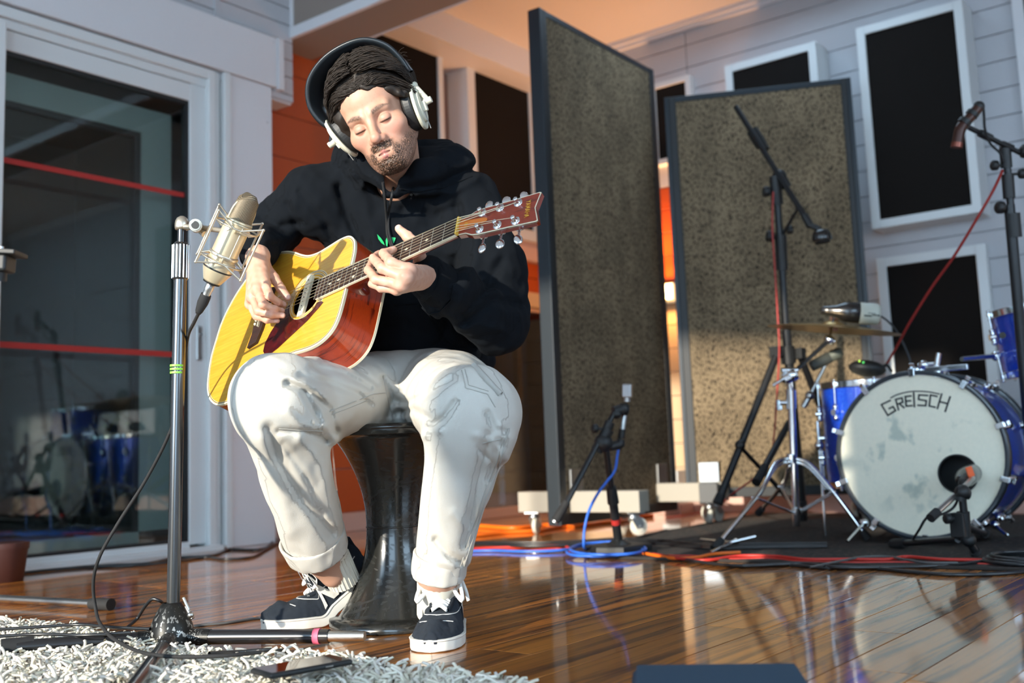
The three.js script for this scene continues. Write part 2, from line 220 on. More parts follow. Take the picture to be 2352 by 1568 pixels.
// ---------------------------------------------------------------- right wall: painted boards; orange boards low in the corner
{ const w = struct('wall_right');
  part(w, 'wall_panel', box(XR + 0.012, XR + 0.2, 0, HC + 0.3, -4.5, ZR), M.white);
  for (let y = 0.12; y < HC; y += 0.143) { const y1 = Math.min(HC, y + 0.143), m = y < 1.15 ? M.tanTrim : y < 1.96 ? M.orange : M.siding;
    part(w, 'board', box(XR - 0.006, XR + 0.016, y + 0.002, y1 - 0.002, -2.93, ZR, 0.003), M.siding); part(w, 'board', box(XR - 0.006, XR + 0.016, y + 0.002, y1 - 0.002, -4.26, -2.934, 0.003), m); }
  const b = struct('baseboard_right'); part(b, 'baseboard_strip', box(XR - 0.018, XR + 0.01, 0, 0.12, -4.25, ZR, 0.004), M.pinkTrim);
  const t = struct('trim_5'); part(t, 'casing_board', box(XR - 0.04, XR, 0.12, HC - 0.06, -1.085, -1.03, 0.004), M.white);
  const o = struct('window_4'); part(o, 'dark_panel', box(XR - 0.03, XR - 0.005, 0.12, 2.6, -1.03, 0.3), M.black);
}
// acoustic panels: frame of four white boards, dark cloth, on the walls
function acousticPanel(label, o, X, Z, w, h, d, fw, group) { // o = lower corner on the wall, X along the wall, Z out of the wall
  const t = thing('sound_absorber', label, 'acoustic panel', o, group), Y = V(0, 1, 0), at = (a, b, c) => o.clone().addScaledVector(X, a).addScaledVector(Y, b).addScaledVector(Z, c);
  const B = (a0, a1, b0, b1, c0, c1, r) => obox(new THREE.Matrix4().makeBasis(X, Y, Z).setPosition(at((a0 + a1) / 2, (b0 + b1) / 2, (c0 + c1) / 2)), a1 - a0, b1 - b0, c1 - c0, r);
  part(t, 'frame_board', B(0, fw, 0, h, 0, d, 0.003), M.whiteGloss); part(t, 'frame_board', B(w - fw, w, 0, h, 0, d, 0.003), M.whiteGloss);
  part(t, 'frame_board', B(fw, w - fw, h - fw, h, 0, d - 0.001, 0.003), M.whiteGloss); part(t, 'frame_board', B(fw, w - fw, 0, fw, 0, d - 0.001, 0.003), M.whiteGloss);
  part(t, 'cloth_panel', B(fw, w - fw, fw, h - fw, 0.02, d - 0.012, 0.002), M.acoustic);
}
{ const X = V(0, 0, 1), Z = V(-1, 0, 0), g = null;
  acousticPanel('big white-framed dark acoustic panel high on the wall above the drum kit', V(XR, 1.474, -1.825), X, Z, 0.545, 1.098, 0.18, 0.045);
  acousticPanel('white-framed dark acoustic panel low on the wall, half hidden by the bass drum', V(XR, 0.3, -1.86), X, Z, 0.55, 1.04, 0.05, 0.05);
  acousticPanel('white-framed dark acoustic panel peeping over the top of the wide speckled screen', V(XR, 1.47, -2.6), X, Z, 0.55, 1.098, 0.18, 0.045);
  acousticPanel('white-framed dark acoustic panel in the gap between the two speckled screens', V(XR - 0.0, 2.11, -3.17), X, Z, 0.28, 0.52, 0.06, 0.035);
  const A = V(1, 0, 0), B = V(0, 0, 1);
  acousticPanel('tall white-framed dark acoustic panel directly behind the headphones', V(3.98, 1.0, ZB), A, B, 0.665, 1.9, 0.16, 0.042);
  acousticPanel('white-framed dark acoustic panel between the headphones and the tall screen edge', V(4.86, 1.77, ZB), A, B, 0.72, 1.14, 0.17, 0.075);
}
// small lit wall lamp in the gap between the screens; its warm light washes the corner and the ceiling
{ const o = V(5.56, 1.315, -3.12), t = thing('wall_lamp', 'small glowing cream wall lamp in the gap between the screens', 'lamp', o);
  part(t, 'back_plate', box(5.575, 5.598, 1.25, 1.38, -3.18, -3.06, 0.004), M.steel);
  part(t, 'lamp_shade', box(5.5, 5.575, 1.262, 1.365, -3.175, -3.065, 0.012), phy({ color: L(0.9, 0.8, 0.6), roughness: 0.8, emissive: L(1, 0.72, 0.34), emissiveIntensity: 1.1 }));
  const up = new THREE.SpotLight(new THREE.Color(1, 0.47, 0.2), 6, 0, 1.0, 0.8, 2); up.name = 'wall_lamp_light'; up.position.set(5.5, 1.42, -3.12); up.target.position.set(5.0, 3, -3.3); up.castShadow = true; up.shadow.radius = 2; scene.add(up, up.target);
  const pl = new THREE.PointLight(new THREE.Color(1, 0.5, 0.17), 1.6); pl.name = 'wall_lamp_glow'; pl.position.set(5.44, 1.32, -3.12); pl.castShadow = true; scene.add(pl);
}
// ---------------------------------------------------------------- speckled sound screens on casters
function caster(parent, p, turn, mat = M.white) { // p = top plate centre, on the floor below
  const c = Math.cos(turn), s = Math.sin(turn), X = V(c, 0, s), Z = V(-s, 0, c), ax = p.clone().addScaledVector(X, 0.025); ax.y = 0.041;
  const w = part(parent, 'caster', [obox(new THREE.Matrix4().makeBasis(X, V(0, 1, 0), Z.clone()).setPosition(p.clone().add(V(0, -0.004, 0))), 0.085, 0.008, 0.07), rod(p.clone().add(V(0, -0.02, 0)), p, 0.02), rod(p.clone().add(V(0, -0.026, 0)), p.clone().add(V(0, -0.018, 0)), 0.028),
    bar(p.clone().addScaledVector(Z, 0.02).add(V(0, -0.022, 0)), ax.clone().addScaledVector(Z, 0.02), X, 0.04, 0.004), bar(p.clone().addScaledVector(Z, -0.02).add(V(0, -0.022, 0)), ax.clone().addScaledVector(Z, -0.02), X, 0.04, 0.004), rod(ax.clone().addScaledVector(Z, -0.026), ax.clone().addScaledVector(Z, 0.026), 0.007)], M.steel);
  part(w, 'wheel', lathe(ax.clone().addScaledVector(Z, -0.014), Z, [[0.008, 0], [0.024, 0], [0.026, 0.004], [0.037, 0.004], [0.041, 0.008], [0.041, 0.02], [0.037, 0.024], [0.026, 0.024], [0.024, 0.028], [0.008, 0.028]], 28), mat);
}
M.casterWheel = std({ color: L(0.62, 0.6, 0.52), roughness: 0.5 }); M.footPaint = std({ color: L(0.34, 0.31, 0.26), roughness: 0.6 }); M.footDark = std({ color: L(0.1, 0.1, 0.1), roughness: 0.6 });
M.screenEdge = std({ color: L(0.012, 0.018, 0.024), roughness: 0.4 });
function screen(label, a, b, y0, y1, th, foot) { // a,b: the two lower ends, seen from the front a is on the left
  const X = b.clone().sub(a).normalize(), Y = V(0, 1, 0), Z = X.clone().cross(Y), w = a.distanceTo(b), t = thing('sound_screen', label, 'acoustic screen', V((a.x + b.x) / 2, 0, (a.z + b.z) / 2), undefined);
  const at = (x, y, z) => a.clone().addScaledVector(X, x).addScaledVector(Z, z).setY(y), B = (x0, x1, ya, yb, z0, z1, r = 0.003) => obox(new THREE.Matrix4().makeBasis(X, Y, Z).setPosition(at((x0 + x1) / 2, (ya + yb) / 2, (z0 + z1) / 2)), x1 - x0, yb - ya, z1 - z0, r);
  part(t, 'edge_post', B(0, 0.022, y0, y1, -th, 0.0), M.screenEdge); part(t, 'edge_post', B(w - 0.022, w, y0, y1, -th, 0), M.screenEdge);
  part(t, 'front_batten', B(0.022, 0.06, y0, y1, -0.03, -0.002), M.black); part(t, 'front_batten', B(w - 0.05, w - 0.022, y0, y1, -0.03, -0.002), M.black);
  part(t, 'top_rail', B(0.022, w - 0.022, y1 - 0.03, y1, -th, -0.004), M.screenEdge); part(t, 'bottom_rail', B(0.022, w - 0.022, y0, y0 + 0.05, -th, -0.004), M.black);
  part(t, 'felt_panel', B(0.06, w - 0.05, y0 + 0.05, y1 - 0.03, -0.04, -0.006), M.gobo); part(t, 'back_panel', B(0.022, w - 0.022, y0 + 0.05, y1 - 0.03, -th, -th + 0.012), M.black);
  for (const x of foot.xs) { // cross foot under the screen, with a caster at each end
    part(t, 'foot_bar', B(x - 0.045, x + 0.045, 0.105, 0.2, foot.z0, foot.z1, 0.004), foot.mat); part(t, 'foot_bracket', B(x - 0.05, x + 0.05, 0.2, 0.3, 0.0, 0.012, 0.002), M.steel);
    for (const z of [foot.z0 + 0.06, foot.z1 - 0.06]) caster(t, at(x, 0.105, z), -Math.atan2(X.z, X.x) + rr(-0.6, 0.6), M.casterWheel);
  }
  return t;
}
screen('tall speckled felt sound screen with a blue-black edge, directly right of the guitar headstock', V(3.9, 0, -2.81), V(5.02, 0, -2.84), 0.05, 2.5, 0.07, { xs: [0.13, 0.95], z0: -0.3, z1: 0.36, mat: M.footPaint });
screen('wide speckled felt sound screen standing behind the cymbal and tall black boom stand', V(4.83, 0, -2.68), V(5.24, 0, -1.81), 0.12, 2.25, 0.07, { xs: [0.12, 0.86], z0: -0.16, z1: 0.2, mat: M.footDark });
{ const o = V(4.68, 0, -2.84), t = thing('white_block', 'small white wooden block on the orange strip between the screens', 'block', V(5.5, 0.0, -3.1)); part(t, 'block_body', box(5.46, 5.56, 0.0, 0.25, -3.2, -3.08, 0.006), M.whiteGloss); part(t, 'block_base', box(5.42, 5.58, 0.0, 0.06, -3.22, -3.05, 0.006), M.pinkTrim); }

// ---------------------------------------------------------------- drum kit
const sparkle = tex(256, 256, (u, v) => { const n = rnd(), s = n > 0.985 ? 1 : n > 0.93 ? 0.5 : n * 0.16; return [0.02 + s * 0.4, 0.2 + s * 0.6, 0.72 + s * 0.28]; });
M.blueShell = phy({ map: rep(sparkle, 6, 3), roughness: 0.34, metalness: 0.2, clearcoat: 1, clearcoatRoughness: 0.06 });
M.darkHoop = phy({ color: L(0.012, 0.02, 0.03), roughness: 0.3, clearcoat: 0.8, clearcoatRoughness: 0.1 });
const headMap = tex(512, 512, (u, v) => { // cream head with grey-green smudges
  const k = sstep(fbm(u * 5 + 3, v * 4, 2.5, 4), 0.12, 0.5) * 0.32 * sstep(Math.hypot(u - 0.5, v - 0.5), 0.5, 0.2) + 0.03 * fbm(u * 30, v * 30, 9, 2); return [0.97 - k * 0.6, 0.955 - k * 0.45, 0.87 - k * 0.38]; });
M.drumHead = phy({ map: headMap, roughness: 0.5, clearcoat: 0.35, clearcoatRoughness: 0.12 });
M.clearHead = std({ color: L(0.2, 0.22, 0.22), roughness: 0.4 });
function lug(parent, p, out, along, len = 0.055) { // small chrome lug on a shell
  const e = out.clone().normalize(), a = along.clone().normalize();
  part(parent, 'lug', [rod(p.clone().addScaledVector(a, -len / 2), p.clone().addScaledVector(a, len / 2), 0.0095).clone(), rod(p.clone().addScaledVector(e, -0.006), p.clone().addScaledVector(e, 0.014), 0.013), ball(p.clone().addScaledVector(a, -len / 2), 0.011), ball(p.clone().addScaledVector(a, len / 2), 0.011)], M.chrome); }
function drum(name, label, c0, axis, r, len, o) { // c0 = centre of the batter/front end, axis points along the shell away from it
  const t = thing(name, label, o.cat, c0.clone().setY(Math.max(0, c0.y - r)), undefined), A = axis.clone().normalize(), m = basis(c0, A, o.hint), X = V(0, 0, 0), Y = V(0, 0, 0), Z = V(0, 0, 0); m.extractBasis(X, Y, Z);
  const ring = (a, y, rad) => c0.clone().addScaledVector(A, y).addScaledVector(X, Math.cos(a) * rad).addScaledVector(Z, Math.sin(a) * rad);
  part(t, 'shell', lathe(c0, A, [[r - 0.012, 0.012], [r, 0.012], [r, len - 0.012], [r - 0.012, len - 0.012], [r - 0.012, 0.012]], 72, o.hint), M.blueShell);
  for (const end of [0, 1]) { const y = end ? len : 0, s = end ? 1 : -1; // hoop
    part(t, 'hoop', lathe(c0.clone().addScaledVector(A, y + s * -0.022), A.clone().multiplyScalar(s), o.wood ? [[r + 0.004, 0], [r + 0.017, 0], [r + 0.019, 0.002], [r + 0.019, 0.036], [r + 0.017, 0.038], [r + 0.004, 0.038], [r + 0.003, 0.036], [r + 0.004, 0]] : [[r + 0.002, 0], [r + 0.01, 0], [r + 0.006, 0.003], [r + 0.006, 0.024], [r + 0.003, 0.027], [r + 0.001, 0.024], [r + 0.002, 0]], 72, o.hint), o.wood ? M.darkHoop : M.chrome);
    if (o.wood) part(t, 'hoop_inlay', lathe(c0.clone().addScaledVector(A, y + s * 0.004), A.clone().multiplyScalar(s), [[r + 0.0195, 0], [r + 0.0205, 0.001], [r + 0.0205, 0.004], [r + 0.0195, 0.005]], 72, o.hint), M.blackGloss);
    for (let k = 0; k < o.n; k++) { const a = ((k + 0.5) / o.n) * 2 * Math.PI, q = (y2, rad) => ring(a, y2, rad), inner = end ? len - o.lug : o.lug;
      if (o.wood) part(t, 'claw_hook', [bar(q(y + s * 0.02, r + 0.012), q(y - s * 0.03, r + 0.026), q(0, 1).sub(c0), 0.012, 0.022), bar(q(y + s * 0.0195, r - 0.004), q(y + s * 0.0195, r + 0.026), A, 0.006, 0.02), rod(q(y + s * 0.002, r + 0.03), q(inner, r + 0.02), 0.0042, 0.0042, 8), bar(q(y + s * 0.012, r + 0.045), q(y + s * 0.0, r + 0.018), A, 0.006, 0.018)], M.chrome);
      else part(t, 'tension_rod', [rod(q(y + s * 0.006, r + 0.011), q(inner, r + 0.012), 0.0032, 0.0032, 8), ball(q(y + s * 0.008, r + 0.011), 0.0065), rod(q(y, r + 0.011), q(y - s * 0.012, r + 0.011), 0.0075)], M.chrome);
      if (!end || len > 0.3) lug(t, q(inner, r + 0.012), q(0, 1).sub(c0), A, o.wood ? 0.06 : 0.045); } }
  return { t, A, X, Y, Z, ring };
}
const KC = P(2113, 1044, 3.78), KR = 0.285;
{ const f = drum('bass_drum', 'blue sparkle bass drum with cream lettered head and dark port hole', KC, V(1, 0, 0.0), KR, 0.4, { cat: 'drum', wood: true, n: 10, lug: 0.085, hint: V(0, 1, 0) });
  // head in its own frame: x to the viewer's right, y up
  const Rx = V(0, 0, 1), m = axes(KC.clone().add(V(-0.004, 0, 0)), Rx, V(0, 1, 0)); // z = x cross y = -X
  const hp = P(2222, 1085, 3.78).sub(KC), hx = hp.z, hy = hp.y, hr = 0.068;
  const disc = new THREE.Shape(circle(0, 0, KR + 0.002, 96).map((q) => new THREE.Vector2(...q))); disc.holes.push(new THREE.Path(circle(hx, hy, hr, 48).map((q) => new THREE.Vector2(...q))));
  const hg = new THREE.ExtrudeGeometry(disc, { depth: 0.003, bevelEnabled: false, curveSegments: 8 }), pp = hg.attributes.position, uv = new Float32Array(pp.count * 2); for (let i = 0; i < pp.count; i++) { uv[2 * i] = pp.getX(i) / (2 * KR) + 0.5; uv[2 * i + 1] = pp.getY(i) / (2 * KR) + 0.5; } hg.setAttribute('uv', new THREE.BufferAttribute(uv, 2));
  const hd = part(f.t, 'front_head', hg.applyMatrix4(m), M.drumHead, 'cream front head with grey smudges');
  part(hd, 'port_ring', extrude(circle(hx, hy, hr + 0.001, 48), 0.006, m.clone(), 0, [circle(hx, hy, hr - 0.004, 48)]), M.black);
  part(f.t, 'batter_head', lathe(KC.clone().add(V(0.4, 0, 0)), V(1, 0, 0), [[0, 0], [KR, 0], [KR, 0.003], [0, 0.003]], 60), M.drumHead);
  part(f.t, 'inner_muffle', lathe(KC.clone().add(V(0.12, 0, 0)), V(1, 0, 0), [[0, 0], [KR - 0.014, 0], [KR - 0.014, 0.01], [0, 0.01]], 48), M.black);
  // lettering: strokes bent along an arc
  const px = 0.00157, strokes = [], lm = m.clone().multiply(new THREE.Matrix4().makeTranslation(0, 0, 0.0032));
  const S = (pts, w = 0.0062) => { // pixel polyline on the head -> flat raised strokes
    const q = pts.map(([x, y]) => { const d = P(x, y, 1).sub(camera.position), v = camera.position.clone().addScaledVector(d, (KC.x - 0.004) / d.x).sub(KC); return [v.z, v.y]; });
    for (let i = 0; i < q.length - 1; i++) { const [a, b] = [q[i], q[i + 1]], dx = b[0] - a[0], dy = b[1] - a[1], l = Math.hypot(dx, dy), ux = dx / l, uy = dy / l, h = w / 2, e = h * 0.75; strokes.push(extrude([[a[0] - ux * e - uy * h, a[1] - uy * e + ux * h], [a[0] - ux * e + uy * h, a[1] - uy * e - ux * h], [b[0] + ux * e + uy * h, b[1] + uy * e - ux * h], [b[0] + ux * e - uy * h, b[1] + uy * e + ux * h]], 0.0008, lm)); } };
  S([[2045.7, 919.3], [2025.2, 929], [2040, 953.7], [2057.8, 942.5], [2052, 933.6], [2043, 938]]); // G
  S([[2064.5, 941], [2058, 917], [2072.5, 913.5], [2074.3, 923.3], [2062, 928]]); S([[2066.7, 927], [2077, 936]]); // R
  S([[2093.5, 909], [2080, 910.4], [2082.4, 932.3], [2095.8, 931.4]]); S([[2081.5, 921], [2092.6, 920]]); // E
  S([[2099.3, 902], [2101, 934]]); S([[2046.6, 913.5], [2059, 907], [2073.5, 902.4], [2086, 899.8], [2100, 898.3], [2118, 898.4], [2136, 900], [2158, 904.6]], 0.0045); // T and the long bar
  S([[2131.5, 908], [2111.4, 906.8], [2110.5, 917], [2128.4, 920], [2127, 931.4], [2109, 930.5]]); // S
  S([[2153, 910], [2138, 907], [2135, 932], [2148.5, 935]]); // C
  S([[2163.6, 904.6], [2153.8, 938]]); S([[2182.9, 911], [2171.7, 944.8]]); S([[2158.5, 922], [2178, 927]]); // H
  part(hd, 'lettering', strokes, M.black);
  // spurs, tom mount on the top of the shell
  part(f.t, 'spur', [rod(f.ring(-0.35 + Math.PI / 2 * 0, 0.1, KR + 0.02), G(2315, 1235, 0.0).add(V(0, 0.01, 0)), 0.006), ball(f.ring(-0.35, 0.1, KR + 0.01), 0.02)], M.chrome);
  { const top = KC.clone().add(V(0.2, KR, 0.02)); part(f.t, 'tom_mount', [rod(top, top.clone().add(V(0, 0.02, 0)), 0.03), bar(top.clone().add(V(0, 0.03, -0.03)), top.clone().add(V(0, 0.03, 0.12)), V(1, 0, 0), 0.025, 0.02), rod(top.clone().add(V(0, 0.01, 0)), top.clone().add(V(0, 0.09, 0.02)), 0.011), ball(top.clone().add(V(0, 0.05, -0.04)), 0.018), rod(top.clone().add(V(0, 0.05, -0.06)), top.clone().add(V(0.0, 0.05, 0)), 0.007)], M.chrome); }
  const foot = (px1, py1, px2, py2, d) => part(f.t, 'spur', [rod(P(px1, py1, d), P(px2, py2, d - 0.12), 0.0055), ball(P(px1, py1, d), 0.016)], M.chrome);
  foot(1985, 1200, 1946, 1243, 3.85); foot(2285, 1205, 2310, 1228, 3.85);
}
{ const c = P(2000, 878, 4.32), f = drum('floor_tom', 'blue sparkle floor tom behind the left edge of the bass drum', c, V(0, -1, 0), 0.2, 0.42, { cat: 'drum', n: 8, lug: 0.12, hint: V(1, 0, 0) });
  part(f.t, 'batter_head', lathe(c.clone().add(V(0, 0.004, 0)), V(0, -1, 0), [[0, 0], [0.2, 0], [0.2, 0.004], [0, 0.004]], 48), M.drumHead);
  for (const a of [0.4, 2.5, 4.6]) { const p = f.ring(a, 0.25, 0.222); const e = p.clone(); e.y = 0; part(f.t, 'leg', [rod(e, p.clone().add(V(0, 0.1, 0)), 0.006), ball(p, 0.02), rod(p.clone().add(V(0, 0.03, 0)), f.ring(a, 0.22, 0.2), 0.012)], M.chrome); }
}
{ const A = dirV(0.16, -0.97, 0.14), c = P(2385, 700, 3.95), f = drum('rack_tom', 'blue sparkle rack tom tilted above the bass drum at the right edge', c, A, 0.172, 0.25, { cat: 'drum', n: 6, lug: 0.09, hint: V(1, 0, 0) });
  part(f.t, 'batter_head', lathe(c, A, [[0, 0], [0.17, 0], [0.17, 0.003], [0, 0.003]], 48), M.drumHead); part(f.t, 'bottom_head', lathe(c.clone().addScaledVector(A, 0.25), A, [[0, 0], [0.17, 0], [0.17, 0.003], [0, 0.003]], 48), M.clearHead);
  const b = c.clone().addScaledVector(A, 0.13).add(dirV(0.02, 0, -0.18)), k = KC.clone().add(V(0.2, KR + 0.06, 0.12)); part(f.t, 'mount_arm', [rod(b, b.clone().lerp(k, 0.5).add(V(0, -0.03, 0)), 0.009), rod(b.clone().lerp(k, 0.5).add(V(0, -0.03, 0)), k, 0.009), ball(b.clone().lerp(k, 0.5).add(V(0, -0.03, 0)), 0.02)], M.chrome);
  const q = P(2303, 770, 3.78); part(f.t, 'vent_badge', rod(q, q.clone().add(dirV(-0.5, 0, 0.85).multiplyScalar(0.004)), 0.012), M.blackGloss);
}
// cymbal and its chrome stand
M.cymbal = std({ color: L(0.36, 0.25, 0.11), roughness: 0.34, metalness: 0.9 });
const CYC = P(1915, 747, 4.3), CYN = dirV(0.082, 0.99, -0.035).normalize();
{ const t = thing('cymbal', 'large dull bronze cymbal tilted on the chrome stand left of the drums', 'cymbal', CYC.clone(), undefined), o = CYC.clone().addScaledVector(CYN, -0.02);
  part(t, 'bow', lathe(o, CYN, [[0.05, 0.02], [0.12, 0.017], [0.2, 0.009], [0.265, 0], [0.265, -0.0015], [0.2, 0.007], [0.12, 0.0155], [0.05, 0.0185]], 64), M.cymbal); part(t, 'bell', lathe(o, CYN, [[0.006, 0.042], [0.025, 0.038], [0.042, 0.028], [0.05, 0.02], [0.05, 0.0185], [0.04, 0.026], [0.006, 0.04]], 40), M.cymbal);
}
function tripodStand() {}
{ const base = G(1838, 1222, 0), t = thing('cymbal_stand', 'chrome double-braced tripod cymbal stand left of the bass drum', 'stand', base.clone(), undefined), D = 4.12;
  const p = (x, y, d = D) => P(x, y, d), top = p(1813, 865), col = p(1818, 1052), low = p(1829, 1180), bot = p(1830, 1208);
  part(t, 'lower_tube', rod(bot, p(1816, 900), 0.0145), M.chrome); part(t, 'upper_tube', rod(p(1816, 905), top, 0.0105), M.chrome);
  part(t, 'tube_clamp', [rod(p(1817, 938), p(1816, 895), 0.02), rod(p(1790, 925), p(1822, 925), 0.009), obox(basis(p(1790, 930), V(0, 1, 0)), 0.012, 0.04, 0.02)], M.chrome);
  part(t, 'tilter', [rod(p(1800, 872), p(1828, 858), 0.024), rod(p(1795, 850), p(1832, 850), 0.01), rod(p(1775, 885), p(1812, 862), 0.006), ball(p(1818, 862), 0.026)], M.chrome);
  part(t, 'boom_arm', rod(p(1800, 876), p(1905, 780, 4.22), 0.0085), M.blackMetal);
  part(t, 'wing_bolt', [ball(p(1905, 780, 4.22), 0.02), rod(p(1895, 776, 4.22), p(1915, 784, 4.22), 0.014), rod(p(1905, 780, 4.22), CYC.clone().addScaledVector(CYN, 0.06), 0.005), ball(CYC.clone().addScaledVector(CYN, 0.058), 0.011)], M.chrome);
  { const fm = std({ color: L(0.5, 0.3, 0.25), roughness: 1 }); for (const k of [-0.022, 0.022]) part(t, 'felt_washer', lathe(CYC.clone().addScaledVector(CYN, k), CYN, [[0.004, 0], [0.018, 0], [0.018, 0.014], [0.004, 0.014]], 20), fm); }
  part(t, 'collar', rod(p(1818, 1062), p(1818, 1042), 0.021), M.chrome); part(t, 'collar', rod(low, p(1830, 1165), 0.02), M.chrome);
  const legs = [[[1788, 1058], [1745, 1130], [1640, 1264], 3.8], [[1850, 1060], [1905, 1118], [1995, 1240], 3.95], [[1812, 1062], [1800, 1110], [1742, 1178], 4.5]];
  for (const [a, b, c, d] of legs) { const e = p(...c, d); e.y = Math.max(0.012, e.y); const j = p(...b, (D + d) / 2); const arc = p(...a, D - 0.02);
    const lg = part(t, 'leg', [tube([col.clone(), arc, j, e], 0.0085, 8, 30), tube([col.clone().add(V(0, -0.012, 0)), arc.clone().add(V(0, -0.016, 0)), j.clone().add(V(0, -0.01, 0))], 0.006, 8, 24)], M.chrome);
    part(lg, 'brace', [bar(j.clone().lerp(e, 0.1), low.clone(), V(0, 0, 1), 0.014, 0.005), rod(j.clone().lerp(e, 0.1).add(V(0, 0, -0.012)), j.clone().lerp(e, 0.1).add(V(0, 0, 0.012)), 0.008)], M.chrome);
    part(lg, 'rubber_foot', rod(e.clone(), e.clone().lerp(j, 0.16), 0.017, 0.014), M.rubber); }
  const s = G(1632, 1269, 0.012); part(t, 'spike_rod', rod(s, G(1690, 1240, 0.03), 0.006), M.chrome); part(t, 'memory_lock', [rod(G(1610, 1238, 0.02), G(1680, 1245, 0.035), 0.005), rod(G(1680, 1245, 0.035), G(1735, 1232, 0.05), 0.005), ball(G(1690, 1243, 0.035), 0.012)], M.chrome);
}
// a rod with clutches: shared by the black microphone stands
const knob = (p, dir, s = 1) => [rod(p, p.clone().addScaledVector(dir, 0.03 * s), 0.006 * s), lathe(p.clone().addScaledVector(dir, 0.022 * s), dir, [[0, 0], [0.012, 0], [0.02, 0.006], [0.021, 0.022], [0.015, 0.028], [0, 0.029]].map((q) => [q[0] * s, q[1] * s]), 16)];
{ const D = 4.75, p = (x, y, d = D) => P(x, y, d), base = G(1850, 1205, 0), t = thing('boom_stand', 'tall black boom microphone stand in front of the wide speckled screen', 'stand', base.clone(), undefined);
  part(t, 'lower_pole', rod(p(1845, 1195), p(1806, 760), 0.021), M.blackMetal); part(t, 'upper_pole', rod(p(1806, 765), p(1783, 420), 0.016), M.blackMetal);
  part(t, 'leg_hub', [rod(p(1812, 835), p(1807, 795), 0.034), obox(basis(p(1785, 808), V(0, 1, 0)), 0.06, 0.05, 0.04), obox(basis(p(1833, 812), V(0, 1, 0)), 0.06, 0.05, 0.04)], M.black); part(t, 'lower_hub', rod(p(1840, 1180), p(1838, 1150), 0.03), M.black);
  part(t, 'height_clutch', rod(p(1796, 620), p(1793, 540), 0.026), M.black); part(t, 'clamp_knob', knob(p(1793, 545), dirV(-1, 0.1, 0), 1.3), M.black); part(t, 'pivot_clutch', [rod(p(1786, 470), p(1780, 405), 0.026), ball(p(1790, 405), 0.032), ], M.black); part(t, 'clamp_knob', knob(p(1783, 440), dirV(-1, 0, 0), 1.2), M.black); part(t, 'clamp_knob', knob(p(1795, 530), dirV(1, 0.1, 0.2), 1), M.black);
  part(t, 'boom_arm', [rod(p(1690, 245, 4.95), p(1850, 500, 4.6), 0.0125)], M.blackMetal); part(t, 'boom_sleeve', [rod(p(1728, 300, 4.9), p(1750, 335, 4.87), 0.028), rod(p(1745, 325, 4.87), p(1758, 345, 4.85), 0.022)], M.black); part(t, 'boom_grip', rod(p(1790, 400), p(1808, 430), 0.022), M.black); part(t, 'boom_clutch', [rod(p(1848, 495, 4.6), p(1862, 520, 4.58), 0.017)], M.black);
  part(t, 'boom_brace', [rod(p(1797, 540), p(1832, 480, 4.65), 0.007)], M.black);
  const legs = [[[1785, 812], [1648, 1158], 4.55], [[1838, 815], [1905, 990], 5.0], [[1830, 990], [1735, 1100], 4.3]];
  { const a = p(1785, 812), e = p(1648, 1156, 4.55), lg = part(t, 'leg', rod(e, a, 0.017), M.blackMetal); part(lg, 'rubber_foot', rod(e, e.clone().lerp(a, 0.06), 0.024, 0.02), M.rubber); part(lg, 'brace', [rod(p(1700, 1025, 4.62), p(1765, 1095, 4.72), 0.01), ball(p(1700, 1022, 4.62), 0.024), rod(p(1765, 1095, 4.72), p(1835, 1172, 4.75), 0.011)], M.black); }
  { const a = p(1836, 812), e = p(1985, 1190, 5.2), lg = part(t, 'leg', rod(e, a, 0.017), M.blackMetal); part(lg, 'rubber_foot', rod(e, e.clone().lerp(a, 0.06), 0.024, 0.02), M.rubber); }
  { const a = p(1812, 970, 4.7), e = p(1737, 1108, 4.35), lg = part(t, 'leg', [rod(e, a, 0.015)], M.blackMetal); part(lg, 'rubber_foot', rod(e, e.clone().lerp(a, 0.25), 0.02, 0.018), M.rubber); }
  { const mt = thing('boom_microphone', 'small dark domed microphone at the lower end of the tall boom', 'microphone', p(1888, 545, 4.55)), d = dirV(0.15, -0.98, 0.1), o = p(1884, 527, 4.55);
    part(mt, 'stem', rod(p(1862, 518, 4.57), o, 0.013), M.black); part(mt, 'body', lathe(o, d, [[0, 0], [0.026, 0.002], [0.036, 0.012], [0.042, 0.03], [0.042, 0.048], [0.036, 0.052], [0, 0.053]], 28), M.blackGloss); part(mt, 'grille', lathe(o.clone().addScaledVector(d, 0.051), d, [[0, 0], [0.034, 0], [0.03, 0.01], [0, 0.013]], 28), M.rubber); }
}
